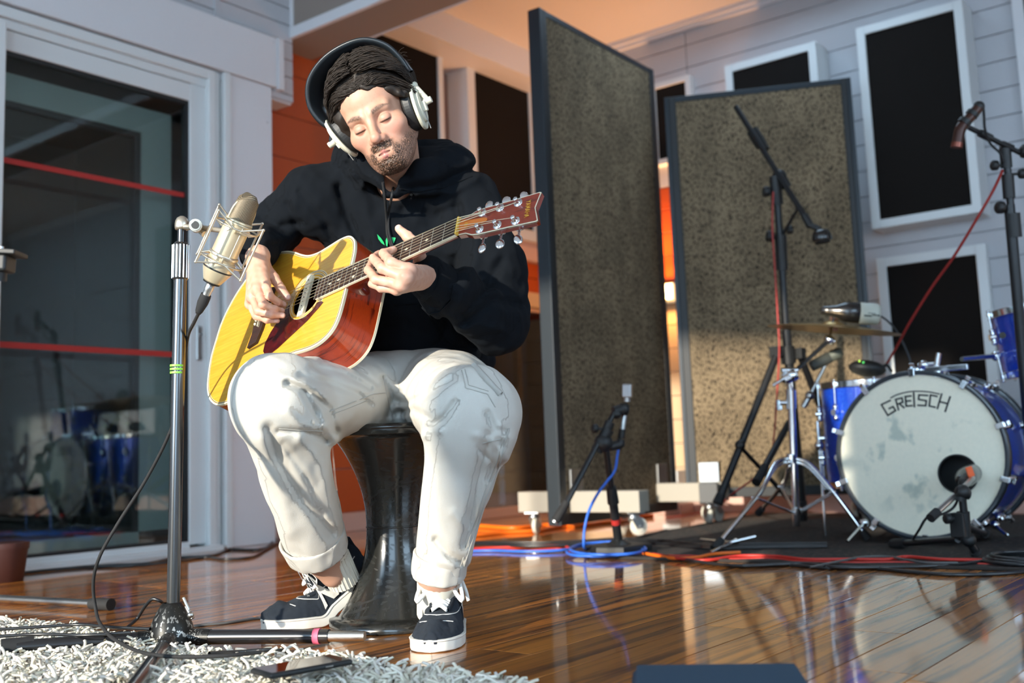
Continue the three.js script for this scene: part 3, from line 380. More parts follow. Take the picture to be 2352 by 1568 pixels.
{ const D = 3.75, p = (x, y, d = D) => P(x, y, d), base = G(2365, 1190, 0), t = thing('boom_stand', 'black microphone stand at the right edge, beside the rack tom', 'stand', P(2362, 1000, D).setY(0), undefined);
  part(t, 'upper_pole', rod(p(2322, 480), p(2310, 345), 0.013), M.blackMetal); part(t, 'lower_pole', rod(P(2375, 1110, D), p(2318, 470), 0.019), M.blackMetal);
  for (const [a, b, r] of [[p(2318, 455), p(2314, 400), 0.021], [p(2330, 545), p(2325, 490), 0.026], [p(2312, 385), p(2308, 340), 0.02]]) part(t, 'clutch', rod(a, b, r), M.black);
  part(t, 'clamp_knob', knob(p(2305, 380), dirV(-1, 0, 0.1), 0.9), M.black); part(t, 'clamp_knob', knob(p(2325, 400), dirV(1, 0.05, 0.1), 0.9), M.black); part(t, 'clamp_knob', knob(p(2322, 478), dirV(-1, 0.05, 0.1), 1.1), M.black); part(t, 'clamp_knob', knob(p(2325, 345), dirV(1, -0.1, 0.1), 1.2), M.black);
  part(t, 'boom_arm', rod(p(2345, 352), p(2224, 292, 3.7), 0.009), M.blackMetal); part(t, 'boom_collar', rod(p(2276, 318, 3.72), p(2250, 305, 3.71), 0.014), M.black); part(t, 'boom_collar', rod(p(2325, 342), p(2300, 332), 0.015), M.black);
  for (const [x, y, d] of [[2480, 1240, 3.4], [2440, 1230, 3.6], [2420, 1180, 4.2]]) { const e = P(x, y, d); e.y = 0.015; part(t, 'leg', rod(e, P(2372, 1080, D), 0.011), M.blackMetal); }
  const m = thing('bent_microphone', 'dark brown bent microphone on the boom beside the big acoustic panel', 'microphone', p(2225, 290, 3.7)), q = (x, y) => P(x, y, 3.68), bm = std({ color: L(0.05, 0.018, 0.012), roughness: 0.35, metalness: 0.4 });
  part(m, 'body', tube([q(2246, 248), q(2232, 265), q(2215, 283), q(2206, 297), q(2201, 318), q(2198, 336)], 0.019, 14, 40), bm); part(m, 'collar', rod(q(2219, 276), q(2212, 285), 0.0225), M.black); part(m, 'collar', rod(q(2236, 258), q(2230, 266), 0.022), M.black); part(m, 'end_cap', ball(q(2248, 245), 0.02), M.black); part(m, 'end_cap', rod(q(2199, 328), q(2197, 339), 0.02), std({ color: L(0.2, 0.06, 0.04), roughness: 0.3, metalness: 0.7 }));
  const c = thing('microphone_cable', 'thin black cable looping from the bent microphone to its stand', 'cable', q(2255, 270)); part(c, 'cord', tube([q(2249, 240), q(2257, 245), q(2260, 265), q(2262, 295), P(2275, 330, 3.7), P(2297, 352, 3.7), P(2303, 372, 3.72)], 0.0045, 8, 60), M.rubber);
}
// kick-drum microphone on its low stand
{ const D = 3.3, p = (x, y, d = D) => P(x, y, d), t = thing('kick_stand', 'short black tripod microphone stand in front of the bass drum', 'stand', G(2225, 1262, 0), undefined);
  const hub = p(2213, 1215), up = p(2210, 1140);
  part(t, 'pole', rod(p(2222, 1250), up, 0.012), M.blackMetal); part(t, 'leg_hub', [obox(basis(p(2203, 1205), V(0, 1, 0.0)), 0.045, 0.075, 0.035), rod(p(2216, 1235), p(2212, 1175), 0.02), ball(p(2225, 1240), 0.022)], M.black);
  for (const [x, y, x0, y0, h] of [[2052, 1249, 2200, 1238, 0.016], [2242, 1270, 2222, 1240, 0.015], [2268, 1228, 2220, 1210, 0.02]]) { const e = G(x, y, h), lg = part(t, 'leg', rod(e, p(x0, y0), 0.0115), M.blackMetal); part(lg, 'rubber_foot', rod(e, e.clone().lerp(p(x0, y0), h === 0.016 ? 0.2 : 0.18), 0.019, 0.017), M.rubber); }
  part(t, 'boom_arm', [rod(p(2140, 1187, 3.2), p(2215, 1118, 3.36), 0.0095), rod(p(2215, 1118, 3.36), p(2234, 1098, 3.5), 0.009)], M.steel); part(t, 'boom_end', rod(p(2137, 1190, 3.2), p(2153, 1175, 3.22), 0.0145), M.rubber); part(t, 'pivot_clutch', [ball(p(2211, 1130), 0.024), rod(p(2196, 1128), p(2226, 1136), 0.016), rod(p(2206, 1150), p(2210, 1125), 0.018)], M.black);
  part(t, 'clamp_knob', knob(p(2196, 1190), dirV(-1, 0, 0.2), 0.8), M.black);
  const m = thing('kick_microphone', 'black microphone with an orange tag in the bass drum port hole', 'microphone', p(2230, 1085, 3.55)), a = p(2205, 1104, 3.5), b = p(2244, 1078, 3.72);
  part(m, 'body', lathe(a, b.clone().sub(a), [[0, 0], [0.014, 0.002], [0.018, 0.02], [0.03, 0.06], [0.034, 0.1], [0.034, 0.18], [0.02, 0.2], [0, 0.205]], 28), M.blackGloss); part(m, 'orange_tag', obox(axes(p(2228, 1083, 3.48), dirV(1, 0.3, 0), V(0, 1, 0)), 0.022, 0.034, 0.006, 0.002), std({ color: L(0.85, 0.12, 0.02), roughness: 0.5 }), 'orange tag'); part(m, 'mount_clip', [rod(p(2212, 1108, 3.46), p(2218, 1096, 3.5), 0.015), ball(p(2214, 1110, 3.44), 0.017)], M.black);
  const c = thing('kick_cable', 'thin black cable curling from the kick microphone stand to the rug', 'cable', G(2098, 1244, 0)); part(c, 'cord', tube([p(2212, 1112, 3.4), p(2190, 1165, 3.3), p(2158, 1182, 3.24), p(2130, 1187, 3.22), p(2112, 1215, 3.25), G(2092, 1243, 0.008)], 0.0042, 8, 60), M.rubber);
}
// low stand with small silver microphone in front of the tall screen
{ const D = 3.82, p = (x, y, d = D) => P(x, y, d), b0 = G(1412, 1270, 0), t = thing('short_boom_stand', 'short black boom stand on a square cast base among the blue cables', 'stand', b0.clone(), undefined);
  const bx = [[-0.09, -0.075], [0.075, -0.09], [0.12, 0.02], [0.06, 0.1], [-0.07, 0.1], [-0.115, 0.02]], m = new THREE.Matrix4().makeBasis(V(1, 0, 0), V(0, 0, -1), V(0, 1, 0)).setPosition(b0.clone().add(V(0.03, 0.006, 0)));
  part(t, 'cast_base', extrude(bx, 0.018, m, 0.006), M.black); part(t, 'base_boss', lathe(b0.clone().add(V(0.03, 0.03, 0)), V(0, 1, 0), [[0.05, 0], [0.03, 0.012], [0.018, 0.02], [0, 0.02]], 20), M.black);
  const bt = b0.clone().add(V(0.03, 0.03, 0)), tp = p(1391, 1020), dt = bt.distanceTo(V(0, 0.38, 0)); part(t, 'lower_pole', rod(bt, bt.clone().lerp(tp, 0.52), 0.0165), M.blackMetal); part(t, 'upper_pole', rod(bt.clone().lerp(tp, 0.5), tp, 0.012), M.blackMetal);
  part(t, 'pole_clutch', rod(bt.clone().lerp(tp, 0.42), bt.clone().lerp(tp, 0.58), 0.022, 0.019), M.black); part(t, 'red_tape', rod(bt.clone().lerp(tp, 0.21), bt.clone().lerp(tp, 0.26), 0.0172), M.redTape, 'red tape ring');
  part(t, 'boom_arm', rod(p(1283, 1188, 3.68), p(1412, 945, 3.86), 0.0105), M.blackMetal); part(t, 'boom_end', rod(p(1276, 1196, 3.68), p(1302, 1152, 3.7), 0.0165, 0.014), M.rubber); part(t, 'boom_tip', rod(p(1274, 1199, 3.68), p(1276.5, 1195.5, 3.68), 0.015), M.steel);
  part(t, 'pivot_clutch', [ball(p(1386, 1016), 0.034), rod(p(1370, 1035), p(1398, 985), 0.022), rod(p(1372, 1010), p(1402, 1022), 0.018)], M.black); part(t, 'clamp_knob', knob(p(1385, 985), dirV(-1, 0.1, 0.2), 0.8), M.black); part(t, 'boom_collar', rod(p(1392, 990), p(1402, 968), 0.018), M.black);
  const k = thing('small_microphone', 'small square silver-headed microphone on the short boom stand', 'microphone', p(1438, 910, 3.88)), d = dirV(0.03, 0.99, 0), hm = axes(p(1441, 897, 3.88), dirV(1, 0, 0.35), d);
  part(k, 'head', obox(hm, 0.036, 0.052, 0.026, 0.006), M.steel, 'silver square head'); part(k, 'grille_plate', obox(hm.clone().multiply(new THREE.Matrix4().makeTranslation(-0.001, 0, 0.0135)), 0.028, 0.042, 0.003, 0.001), std({ color: L(0.5, 0.52, 0.55), roughness: 0.35, metalness: 0.6 })); part(k, 'neck_ring', rod(p(1440, 922, 3.88), p(1440, 912, 3.88), 0.012), M.steel);
  part(k, 'swivel_mount', [lathe(p(1430, 952, 3.87), dirV(0.2, 0.95, 0.1), [[0, 0], [0.018, 0.002], [0.022, 0.02], [0.017, 0.04], [0, 0.045]], 20), rod(p(1410, 945, 3.86), p(1440, 935, 3.88), 0.019), ball(p(1416, 950, 3.86), 0.02)], M.black);
  part(k, 'tail_tube', [rod(p(1428, 1000, 3.86), p(1435, 950, 3.87), 0.0095)], M.steel); part(k, 'plug', [rod(p(1427, 1006, 3.86), p(1429, 985, 3.86), 0.0125), ball(p(1424, 1018, 3.85), 0.018), rod(p(1424, 1020, 3.85), p(1400, 1026, 3.84), 0.018, 0.016), rod(p(1427, 1008, 3.85), p(1424, 1020, 3.85), 0.015)], M.black);
}
// things lying and hanging about the kit
{ const a = P(1885, 712, 4.24), b = P(2018, 722, 4.2), A = b.clone().sub(a), t = thing('large_microphone', 'black bottle-shaped microphone with a pale striped end lying on the cymbal', 'microphone', a.clone()), l = A.length();
  part(t, 'body', lathe(a, A, [[0, 0], [0.016, 0.002], [0.02, 0.03], [0.026, 0.06], [0.04, 0.09], [0.043, 0.15], [0, 0.15]], 32), M.blackGloss); part(t, 'pale_end', lathe(a.clone().addScaledVector(A.clone().normalize(), 0.15), A, [[0, 0], [0.0435, 0], [0.0435, 0.065], [0.036, 0.078], [0, 0.08]], 32), std({ color: L(0.5, 0.52, 0.45), roughness: 0.5 }), 'pale grey-green end'); 
  for (const [k, s] of [[0.17, 0.2], [0.185, 0.9], [0.2, 0.5]]) part(t, 'dark_stripe', obox(axes(a.clone().addScaledVector(A.clone().normalize(), k).add(dirV(0, -0.012 + s * 0.014, 0.041)), A, dirV(0, 1, 0.3)), 0.03, 0.006, 0.006, 0.001), M.black);
  const c = thing('overhead_cable', 'thin grey cable hanging from the striped microphone behind the bass drum', 'cable', P(2092, 850, 4.3)); part(c, 'cord', tube([b, P(2040, 738, 4.22), P(2062, 765, 4.28), P(2080, 800, 4.3), P(2091, 830, 4.3), P(2093, 862, 4.3)], 0.004, 8, 50), std({ color: L(0.05, 0.06, 0.07), roughness: 0.5 })); }
{ const a = P(1862, 842, 4.45), b = P(1934, 806, 4.45), A = b.clone().sub(a), t = thing('pencil_microphone', 'grey cylindrical microphone angled over the floor tom', 'microphone', a.clone()); part(t, 'body', lathe(a, A, [[0, 0], [0.022, 0.001], [0.024, 0.02], [0.024, 0.09], [0, 0.09]], 28), std({ color: L(0.05, 0.055, 0.05), roughness: 0.5 })); part(t, 'grille', lathe(a.clone().addScaledVector(A.clone().normalize(), 0.09), A, [[0, 0], [0.0235, 0], [0.0235, 0.045], [0.018, 0.055], [0, 0.056]], 28), std({ color: L(0.1, 0.11, 0.09), roughness: 0.6, metalness: 0.3 })); part(t, 'holder_arm', [rod(P(1900, 830, 4.45), P(1862, 905, 4.45), 0.008), ball(P(1898, 828, 4.45), 0.018), rod(P(1862, 905, 4.45), P(1845, 935, 4.45), 0.012), ball(P(1860, 908, 4.45), 0.02)], M.steel); }
{ const c = P(1992, 846, 4.28), t = thing('black_gadget', 'rounded black box with two small green lights on the floor tom', 'electronics', c.clone()); part(t, 'case', new THREE.SphereGeometry(1, 28, 18).scale(0.075, 0.034, 0.06).applyMatrix4(axes(c, dirV(1, -0.12, 0), V(0, 1, 0))), M.black); part(t, 'cable_stub', tube([P(2020, 850, 4.26), P(2035, 838, 4.26), P(2048, 852, 4.28)], 0.006), M.rubber);
  for (const [x, y, k] of [[1974, 829, 1], [1983, 832, 0]]) { const q = P(x, y, 4.228); part(t, 'status_light', ball(q, 0.0038), std({ color: L(0.1, 0.4, 0.05), emissive: k ? L(0.6, 1, 0.1) : L(0.1, 0.7, 0.2), emissiveIntensity: 1.5 }), 'green light'); } }
// ---------------------------------------------------------------- acoustic guitar: x from nut to tail, y to the treble side, z out of the top
const GM = new THREE.Matrix4().makeBasis(V(-0.761, -0.2754, -0.5874), V(-0.1144, -0.8343, 0.5393), V(-0.6386, 0.4776, 0.6034)).setPosition(-0.1143 * 0.96, 0.2005 * 0.96, -2.1702 * 0.96).premultiply(MW);
{ const X = V(0, 0, 0), Y = V(0, 0, 0), Z = V(0, 0, 0); GM.extractBasis(X, Y, Z); const o = V(0, 0, 0).setFromMatrixPosition(GM); GM.copy(axes(o, X, Y)); }
const GP = (x, y, z = 0) => V(x * 0.96, y * 0.96, z * 0.96).applyMatrix4(GM);
const gN = V(0, 0, 1).transformDirection(GM), gX = V(1, 0, 0).transformDirection(GM), gY = V(0, 1, 0).transformDirection(GM);
const gm = (x = 0, y = 0, z = 0) => GM.clone().multiply(new THREE.Matrix4().makeScale(0.96, 0.96, 0.96)).multiply(new THREE.Matrix4().makeTranslation(x, y, z));
{ const spruce = tex(512, 512, (u, v) => { const g = 0.5 + 0.5 * Math.sin(v * 2 * Math.PI * 46 + 2.5 * tile(u, v, 0.4, 1.5, 2)), n = tile(u, v, 0.7, 6, 4) * 0.5 + tile(u, v, 3, 14, 8) * 0.25; const k = 0.03 * g + 0.06 * n; return [0.83 - k * 0.5, 0.62 - k * 0.9, 0.2 - k * 0.7]; });
  const rose = tex(512, 256, (u, v) => { const s = noise3(u * 3, v * 9, 5) * 0.6 + noise3(u * 7, v * 26, 1) * 0.35, f = noise3(u * 40, v * 90, 3) * 0.04, k = sstep(s, 0.05, 0.8); return [lerp(0.66, 0.36, k) + f, lerp(0.215, 0.085, k) + f * 0.5, lerp(0.05, 0.028, k)]; });
  const dark = tex(256, 128, (u, v) => { const s = tile(u, v, 1, 8, 5) * 0.5 + 0.5; return [0.12 + 0.13 * s, 0.07 + 0.07 * s, 0.055 + 0.05 * s]; });
  const tort = tex(256, 256, (u, v) => { const n = sstep(tile(u, v, 2, 2, 5) + 0.5 * tile(u, v, 7, 7, 2), -0.1, 0.6); return [0.22 + 0.1 * n, 0.045 + 0.01 * n, 0.06]; });
  M.spruce = phy({ map: rep(spruce, 1.6, 2.4), roughness: 0.35, clearcoat: 1, clearcoatRoughness: 0.06 }); M.rose = phy({ map: rose, roughness: 0.3, clearcoat: 1, clearcoatRoughness: 0.06 });
  M.ebony = phy({ map: rep(dark, 4, 6), roughness: 0.5 }); M.tort = phy({ map: rep(tort, 6, 6), roughness: 0.2, clearcoat: 1, clearcoatRoughness: 0.05 }); M.ivory = phy({ color: L(0.76, 0.69, 0.5), roughness: 0.35, clearcoat: 0.6, clearcoatRoughness: 0.15 }); M.mahogany = phy({ map: rep(rose, 3, 5), color: L(0.62, 0.5, 0.45), roughness: 0.3, clearcoat: 1, clearcoatRoughness: 0.08 });
  M.string = std({ color: L(0.75, 0.66, 0.45), roughness: 0.3, metalness: 0.9 }); M.gold = std({ color: L(0.75, 0.42, 0.05), roughness: 0.35, metalness: 0.3 }); M.fret = std({ color: L(0.75, 0.74, 0.7), roughness: 0.25, metalness: 1 });
  const t = thing('acoustic_guitar', 'glossy yellow-topped acoustic guitar held across the lap', 'guitar', GP(0.5, 0, -0.06));
  const bass = [[0.343, -0.03], [0.343, -0.06], [0.347, -0.092], [0.358, -0.118], [0.381, -0.137], [0.412, -0.141], [0.453, -0.136], [0.49, -0.132], [0.526, -0.137], [0.557, -0.151], [0.595, -0.174], [0.63, -0.191], [0.67, -0.202], [0.72, -0.2], [0.77, -0.177], [0.808, -0.137], [0.832, -0.09], [0.845, -0.04]], treb = [[0.845, 0.01], [0.843, 0.055], [0.832, 0.105], [0.812, 0.16], [0.784, 0.198], [0.745, 0.223], [0.705, 0.229], [0.667, 0.224], [0.633, 0.212], [0.6, 0.195], [0.565, 0.178], [0.532, 0.166], [0.505, 0.1605], [0.48, 0.1595], [0.45, 0.162], [0.42, 0.163], [0.39, 0.158], [0.366, 0.145], [0.351, 0.126], [0.344, 0.1], [0.342, 0.07], [0.342, 0.035]], outline = smoothClosed([...bass, ...treb], 200);
  const inset = (k) => outline.map(([x, y], i) => { const a = outline[(i + 199) % 200], b = outline[(i + 1) % 200], dx = b[0] - a[0], dy = b[1] - a[1], l = Math.hypot(dx, dy); return [x - (dy / l) * k, y + (dx / l) * k]; });
  const area = outline.reduce((s, p, i) => { const q = outline[(i + 1) % 200]; return s + p[0] * q[1] - q[0] * p[1]; }, 0), sg = area > 0 ? 1 : -1, ins = (k) => inset(k * sg);
  const ZT = -0.008, ZBk = -0.118, HX = 0.488;
  const top = extrude(ins(0.004), 0.004, gm(0, 0, ZT - 0.004), 0, [circle(HX, 0, 0.05, 48)]); const q = top.attributes.position, uv = []; const inv = GM.clone().invert(), w = V(0, 0, 0); for (let i = 0; i < q.count; i++) { w.fromBufferAttribute(q, i).applyMatrix4(inv); uv.push(w.x, w.y); } top.setAttribute('uv', new THREE.Float32BufferAttribute(uv, 2));
  part(t, 'top_plate', top, M.spruce);
  part(t, 'back_plate', extrude(ins(0.004), 0.004, gm(0, 0, ZBk)), M.mahogany);
  { const side = (off, flip) => { const o = ins(off), pos = [], u2 = [], idx = []; let s = 0; for (let i = 0; i <= 200; i++) { const p = o[i % 200]; if (i) s += Math.hypot(p[0] - o[(i - 1) % 200][0], p[1] - o[(i - 1) % 200][1]); for (const z of [ZT - 0.002, ZBk + 0.002]) { const v = GP(p[0], p[1], z); pos.push(v.x, v.y, v.z); u2.push(s / 0.5, z / 0.12); } if (i < 200) { const k = i * 2; (sg > 0) !== flip ? idx.push(k, k + 1, k + 2, k + 2, k + 1, k + 3) : idx.push(k, k + 2, k + 1, k + 2, k + 3, k + 1); } }
      const g = new THREE.BufferGeometry(); g.setAttribute('position', new THREE.Float32BufferAttribute(pos, 3)); g.setAttribute('uv', new THREE.Float32BufferAttribute(u2, 2)); g.setIndex(idx); g.computeVertexNormals(); return g; };
    part(t, 'side', mg([side(0.001, false), side(0.004, true)]), M.rose); }
  const ringG = (k0, k1, z0, z1) => extrude(ins(k0), z1 - z0, gm(0, 0, z0), 0, [ins(k1)]);
  part(t, 'top_binding', ringG(0, 0.0042, ZT - 0.006, ZT + 0.0003), M.ivory); part(t, 'top_purfling', ringG(0.0055, 0.0066, ZT - 0.001, ZT + 0.0004), M.black); part(t, 'top_purfling', ringG(0.0067, 0.0077, ZT - 0.001, ZT + 0.0004), M.ivory); part(t, 'back_binding', ringG(0, 0.004, ZBk - 0.0005, ZBk + 0.006), M.ivory);
  for (const [r0, r1, mt] of [[0.0725, 0.071, M.ivory], [0.0705, 0.0697, M.black], [0.069, 0.068, M.ivory], [0.0645, 0.063, M.ivory], [0.0625, 0.0615, M.black], [0.061, 0.0602, M.ivory], [0.0545, 0.053, M.ivory]]) part(t, 'rosette_ring', extrude(circle(HX, 0, r0, 64), 0.0006, gm(0, 0, ZT - 0.0001), 0, [circle(HX, 0, r1, 64)]), mt);
  { const arc = (a0, a1, r, n) => Array.from({ length: n }, (_, i) => { const a = lerp(a0, a1, i / (n - 1)); return [HX + r * Math.cos(a), r * Math.sin(a)]; }), o = [...arc(0.05, 2.25, 0.0628, 16), [0.44, 0.034], [0.424, 0.036], [0.416, 0.041], [0.424, 0.049], [0.461, 0.078], [0.514, 0.105], [0.55, 0.124], [0.574, 0.132], [0.594, 0.13], [0.608, 0.115], [0.61, 0.092], [0.599, 0.064], [0.578, 0.034], [0.562, 0.006]]; part(t, 'pickguard', extrude(o, 0.0014, gm(0, 0, ZT)), M.tort); }
  { const o = [[0.632, -0.075], [0.636, -0.04], [0.632, 0.0], [0.634, 0.045], [0.642, 0.082], [0.672, 0.088], [0.668, 0.05], [0.674, 0.0], [0.668, -0.05], [0.67, -0.085]]; const b = part(t, 'bridge', extrude(o, 0.0075, gm(0, 0, ZT), 0.0008), M.ebony); part(b, 'saddle', obox(gm(0.647, 0, ZT + 0.01), 0.003, 0.076, 0.0075, 0.001).clone(), M.ivory); for (let i = 0; i < 6; i++) part(b, 'bridge_pin', ball(GP(0.661, -0.027 + i * 0.0108, ZT + 0.011), 0.0036), M.ivory); }
  part(t, 'pickup', [extrude(smoothClosed([[HX - 0.008, -0.056], [HX + 0.008, -0.056], [HX + 0.009, -0.05], [HX + 0.009, 0.05], [HX + 0.008, 0.056], [HX - 0.008, 0.056], [HX - 0.009, 0.05], [HX - 0.009, -0.05]], 60), 0.007, gm(0, 0, ZT + 0.0005), 0.0008)], M.ivory, 'cream pickup bar across the soundhole');
  for (let i = 0; i < 8; i++) part(t, 'pickup_screw', rod(GP(HX, -0.043 + i * 0.0123, ZT + 0.007), GP(HX, -0.043 + i * 0.0123, ZT + 0.0088), 0.0016), M.black);
  // neck
  const fw = (x) => lerp(0.0215, 0.0285, x / 0.445), sl = 0.65, fx = (n) => sl * (1 - Math.pow(2, -n / 12));
  part(t, 'fretboard', extrude([[0, -0.0215], [0, 0.0215], [0.44, 0.0283], [0.447, 0.024], [0.449, 0], [0.447, -0.024], [0.44, -0.0283]], 0.0055, gm(0, 0, -0.0058)), M.ebony);
  part(t, 'neck_binding', [extrude([[0, 0.0215], [0, 0.0232], [0.44, 0.03], [0.44, 0.0283]], 0.0058, gm(0, 0, -0.006)), extrude([[0, -0.0215], [0, -0.0232], [0.44, -0.03], [0.44, -0.0283]], 0.0058, gm(0, 0, -0.006))], M.ivory);
  for (let n = 1; n <= 20; n++) { const x = fx(n), h = fw(x); part(t, 'fret', rod(GP(x, -h, 0), GP(x, h, 0), 0.0011, 0.0011, 6), M.fret); }
  for (const n of [3, 5, 7, 9, 12, 15, 17]) { const x = (fx(n - 1) + fx(n)) / 2, d = n === 12 ? [-0.011, 0.011] : [0]; for (const y of d) part(t, 'fret_marker', extrude([[x - 0.006, y], [x, y - 0.0035], [x + 0.006, y], [x, y + 0.0035]], 0.0004, gm(0, 0, -0.0003)), M.ivory); }
  { const pos = [], idx = [], ns = 14, xs = [0, 0.05, 0.12, 0.2, 0.28, 0.315, 0.335, 0.345, 0.352], dp = [0.017, 0.0175, 0.018, 0.019, 0.0205, 0.026, 0.045, 0.075, 0.085]; xs.forEach((x, i) => { const h = fw(x) + 0.0017, zz = i > 5 ? lerp(1, 0.75, (i - 5) / 3) : 1; for (let k = 0; k <= ns; k++) { const a = (k / ns) * Math.PI, v = GP(x, Math.cos(a) * h * (k > 0 && k < ns ? zz + (1 - zz) * Math.abs(Math.cos(a)) : 1), -0.0055 - Math.sin(a) * dp[i]); pos.push(v.x, v.y, v.z); } }); for (let i = 0; i < xs.length - 1; i++) for (let k = 0; k < ns; k++) { const a = i * (ns + 1) + k, b = a + ns + 1; idx.push(a, a + 1, b, b, a + 1, b + 1); }
    const g = new THREE.BufferGeometry(); g.setAttribute('position', new THREE.Float32BufferAttribute(pos, 3)); g.setIndex(idx); g.computeVertexNormals(); part(t, 'neck', g, M.mahogany); }
  part(t, 'nut', obox(gm(-0.0025, 0, -0.001), 0.005, 0.0455, 0.0095, 0.0012), phy({ color: L(0.7, 0.42, 0.06), roughness: 0.4 }), 'amber nut');
  // headstock, leaning back from the nut
  const hs = gm(-0.004, 0, -0.003).multiply(new THREE.Matrix4().makeRotationY(-0.2)), hp = (x, y, z) => V(x, y, z).applyMatrix4(hs), ho = [[0, -0.0215], [0, 0.0215], [-0.018, 0.0225], [-0.034, 0.031], [-0.05, 0.0338], [-0.12, 0.0352], [-0.183, 0.038], [-0.187, 0.0365], [-0.178, 0.0], [-0.187, -0.0365], [-0.183, -0.038], [-0.12, -0.0352], [-0.05, -0.0338], [-0.034, -0.031], [-0.018, -0.0225]];
  const hd = part(t, 'headstock', extrude(ho, 0.013, hs.clone().multiply(new THREE.Matrix4().makeTranslation(0, 0, -0.015))), M.mahogany); part(hd, 'headstock_face', extrude(ho.map(([x, y]) => [x * 0.985 - 0.001, y * 0.94]), 0.0012, hs.clone().multiply(new THREE.Matrix4().makeTranslation(0, 0, -0.0016))), M.mahogany); part(hd, 'headstock_binding', extrude(ho, 0.0045, hs.clone().multiply(new THREE.Matrix4().makeTranslation(0, 0, -0.0055)), 0, [ho.map(([x, y]) => [x * 0.985 - 0.001, y * 0.94]).reverse()]), M.ivory);
  part(hd, 'truss_cover', extrude(smoothClosed([[-0.004, -0.013], [-0.004, 0.013], [-0.03, 0.0085], [-0.062, 0.007], [-0.068, 0.003], [-0.066, -0.003], [-0.03, -0.0085]], 60), 0.0016, hs), std({ color: L(0.62, 0.16, 0.025), roughness: 0.4 }), 'orange truss-rod cover');
  part(hd, 'emblem', extrude(circle(-0.018, 0.001, 0.0045, 28), 0.0005, hs.clone().multiply(new THREE.Matrix4().makeTranslation(0, 0, 0.0016)), 0, [circle(-0.018, 0.001, 0.0037, 28)]), M.gold); part(hd, 'emblem', [0, 1, 2].map((k) => obox(hs.clone().multiply(new THREE.Matrix4().makeTranslation(-0.018, 0.001, 0.002)).multiply(new THREE.Matrix4().makeRotationZ(k * Math.PI / 3)), 0.0075, 0.0006, 0.0005, 0)), M.gold);
  { // lettering across the tip, built from strokes
    const glyph = { Y: [[[0, 1], [0.5, 0.5], [1, 1]], [[0.5, 0.5], [0.5, 0]]], A: [[[0, 0], [0.5, 1], [1, 0]], [[0.2, 0.36], [0.8, 0.36]]], M: [[[0, 0], [0.08, 1], [0.5, 0.25], [0.92, 1], [1, 0]]], H: [[[0, 0], [0, 1]], [[1, 0], [1, 1]], [[0, 0.5], [1, 0.5]]] }, out = [];
    'YAMAHA'.split('').forEach((c, i) => { for (const line of glyph[c]) for (let k = 0; k < line.length - 1; k++) { const f = ([u, v]) => hp(-0.156 - v * 0.0105, -0.0215 + i * 0.0074 + u * 0.0056, 0.0002); out.push(bar(f(line[k]), f(line[k + 1]), gX, 0.0013, 0.0005, 0)); } }); part(hd, 'lettering', out, M.gold); }
  const posts = [[-0.052, 0.0215], [-0.094, 0.0225], [-0.136, 0.0235]], sy = (i) => -0.018 + i * 0.0072;
  for (const s of [-1, 1]) posts.forEach(([x, y]) => { const tn = part(t, 'tuner', [lathe(hp(x, s * y, -0.0006), hp(0, 0, 1).sub(hp(0, 0, 0)), [[0.0095, 0], [0.0095, 0.0012], [0.0065, 0.0022], [0.0048, 0.003], [0.0042, 0.009], [0.005, 0.013], [0.0035, 0.0145], [0, 0.0146]], 20), rod(hp(x, s * (y + 0.005), -0.02), hp(x, s * 0.046, -0.02), 0.0024), obox(hs.clone().multiply(new THREE.Matrix4().makeTranslation(x, s * y, -0.019)), 0.016, 0.018, 0.009, 0.002)], M.chrome);
    part(tn, 'tuner_button', new THREE.SphereGeometry(1, 18, 12).scale(0.0095, 0.012, 0.0042).applyMatrix4(hs.clone().multiply(new THREE.Matrix4().makeTranslation(x, s * 0.056, -0.02)).multiply(new THREE.Matrix4().makeRotationY(0.5 + x * 9))), M.chrome); });
  for (let i = 0; i < 6; i++) { const y0 = sy(i), y1 = -0.027 + i * 0.0108, pst = posts[i < 3 ? 2 - i : i - 3].slice(); const pk = i < 3 ? [0, 1, 2][i] : [2, 1, 0][i - 3], ps = posts[pk], sd = i < 3 ? -1 : 1; const r = [0.0009, 0.0008, 0.00072, 0.00062, 0.0006, 0.0006][i];
    part(t, 'string', [rod(GP(0.661, y1, ZT + 0.011), GP(0.647, y1 * 0.985, 0.0066), r, r, 6), rod(GP(0.647, y1 * 0.985, 0.0066), GP(0, y0, 0.0038), r, r, 6), rod(GP(-0.003, y0, 0.0038), hp(ps[0], sd * (ps[1] - 0.004), 0.006), r, r, 6)], M.string); }
  part(t, 'end_pin', [rod(GP(0.862, 0, -0.06), GP(0.88, 0, -0.06), 0.005), ball(GP(0.88, 0, -0.06), 0.007)], M.black);
}
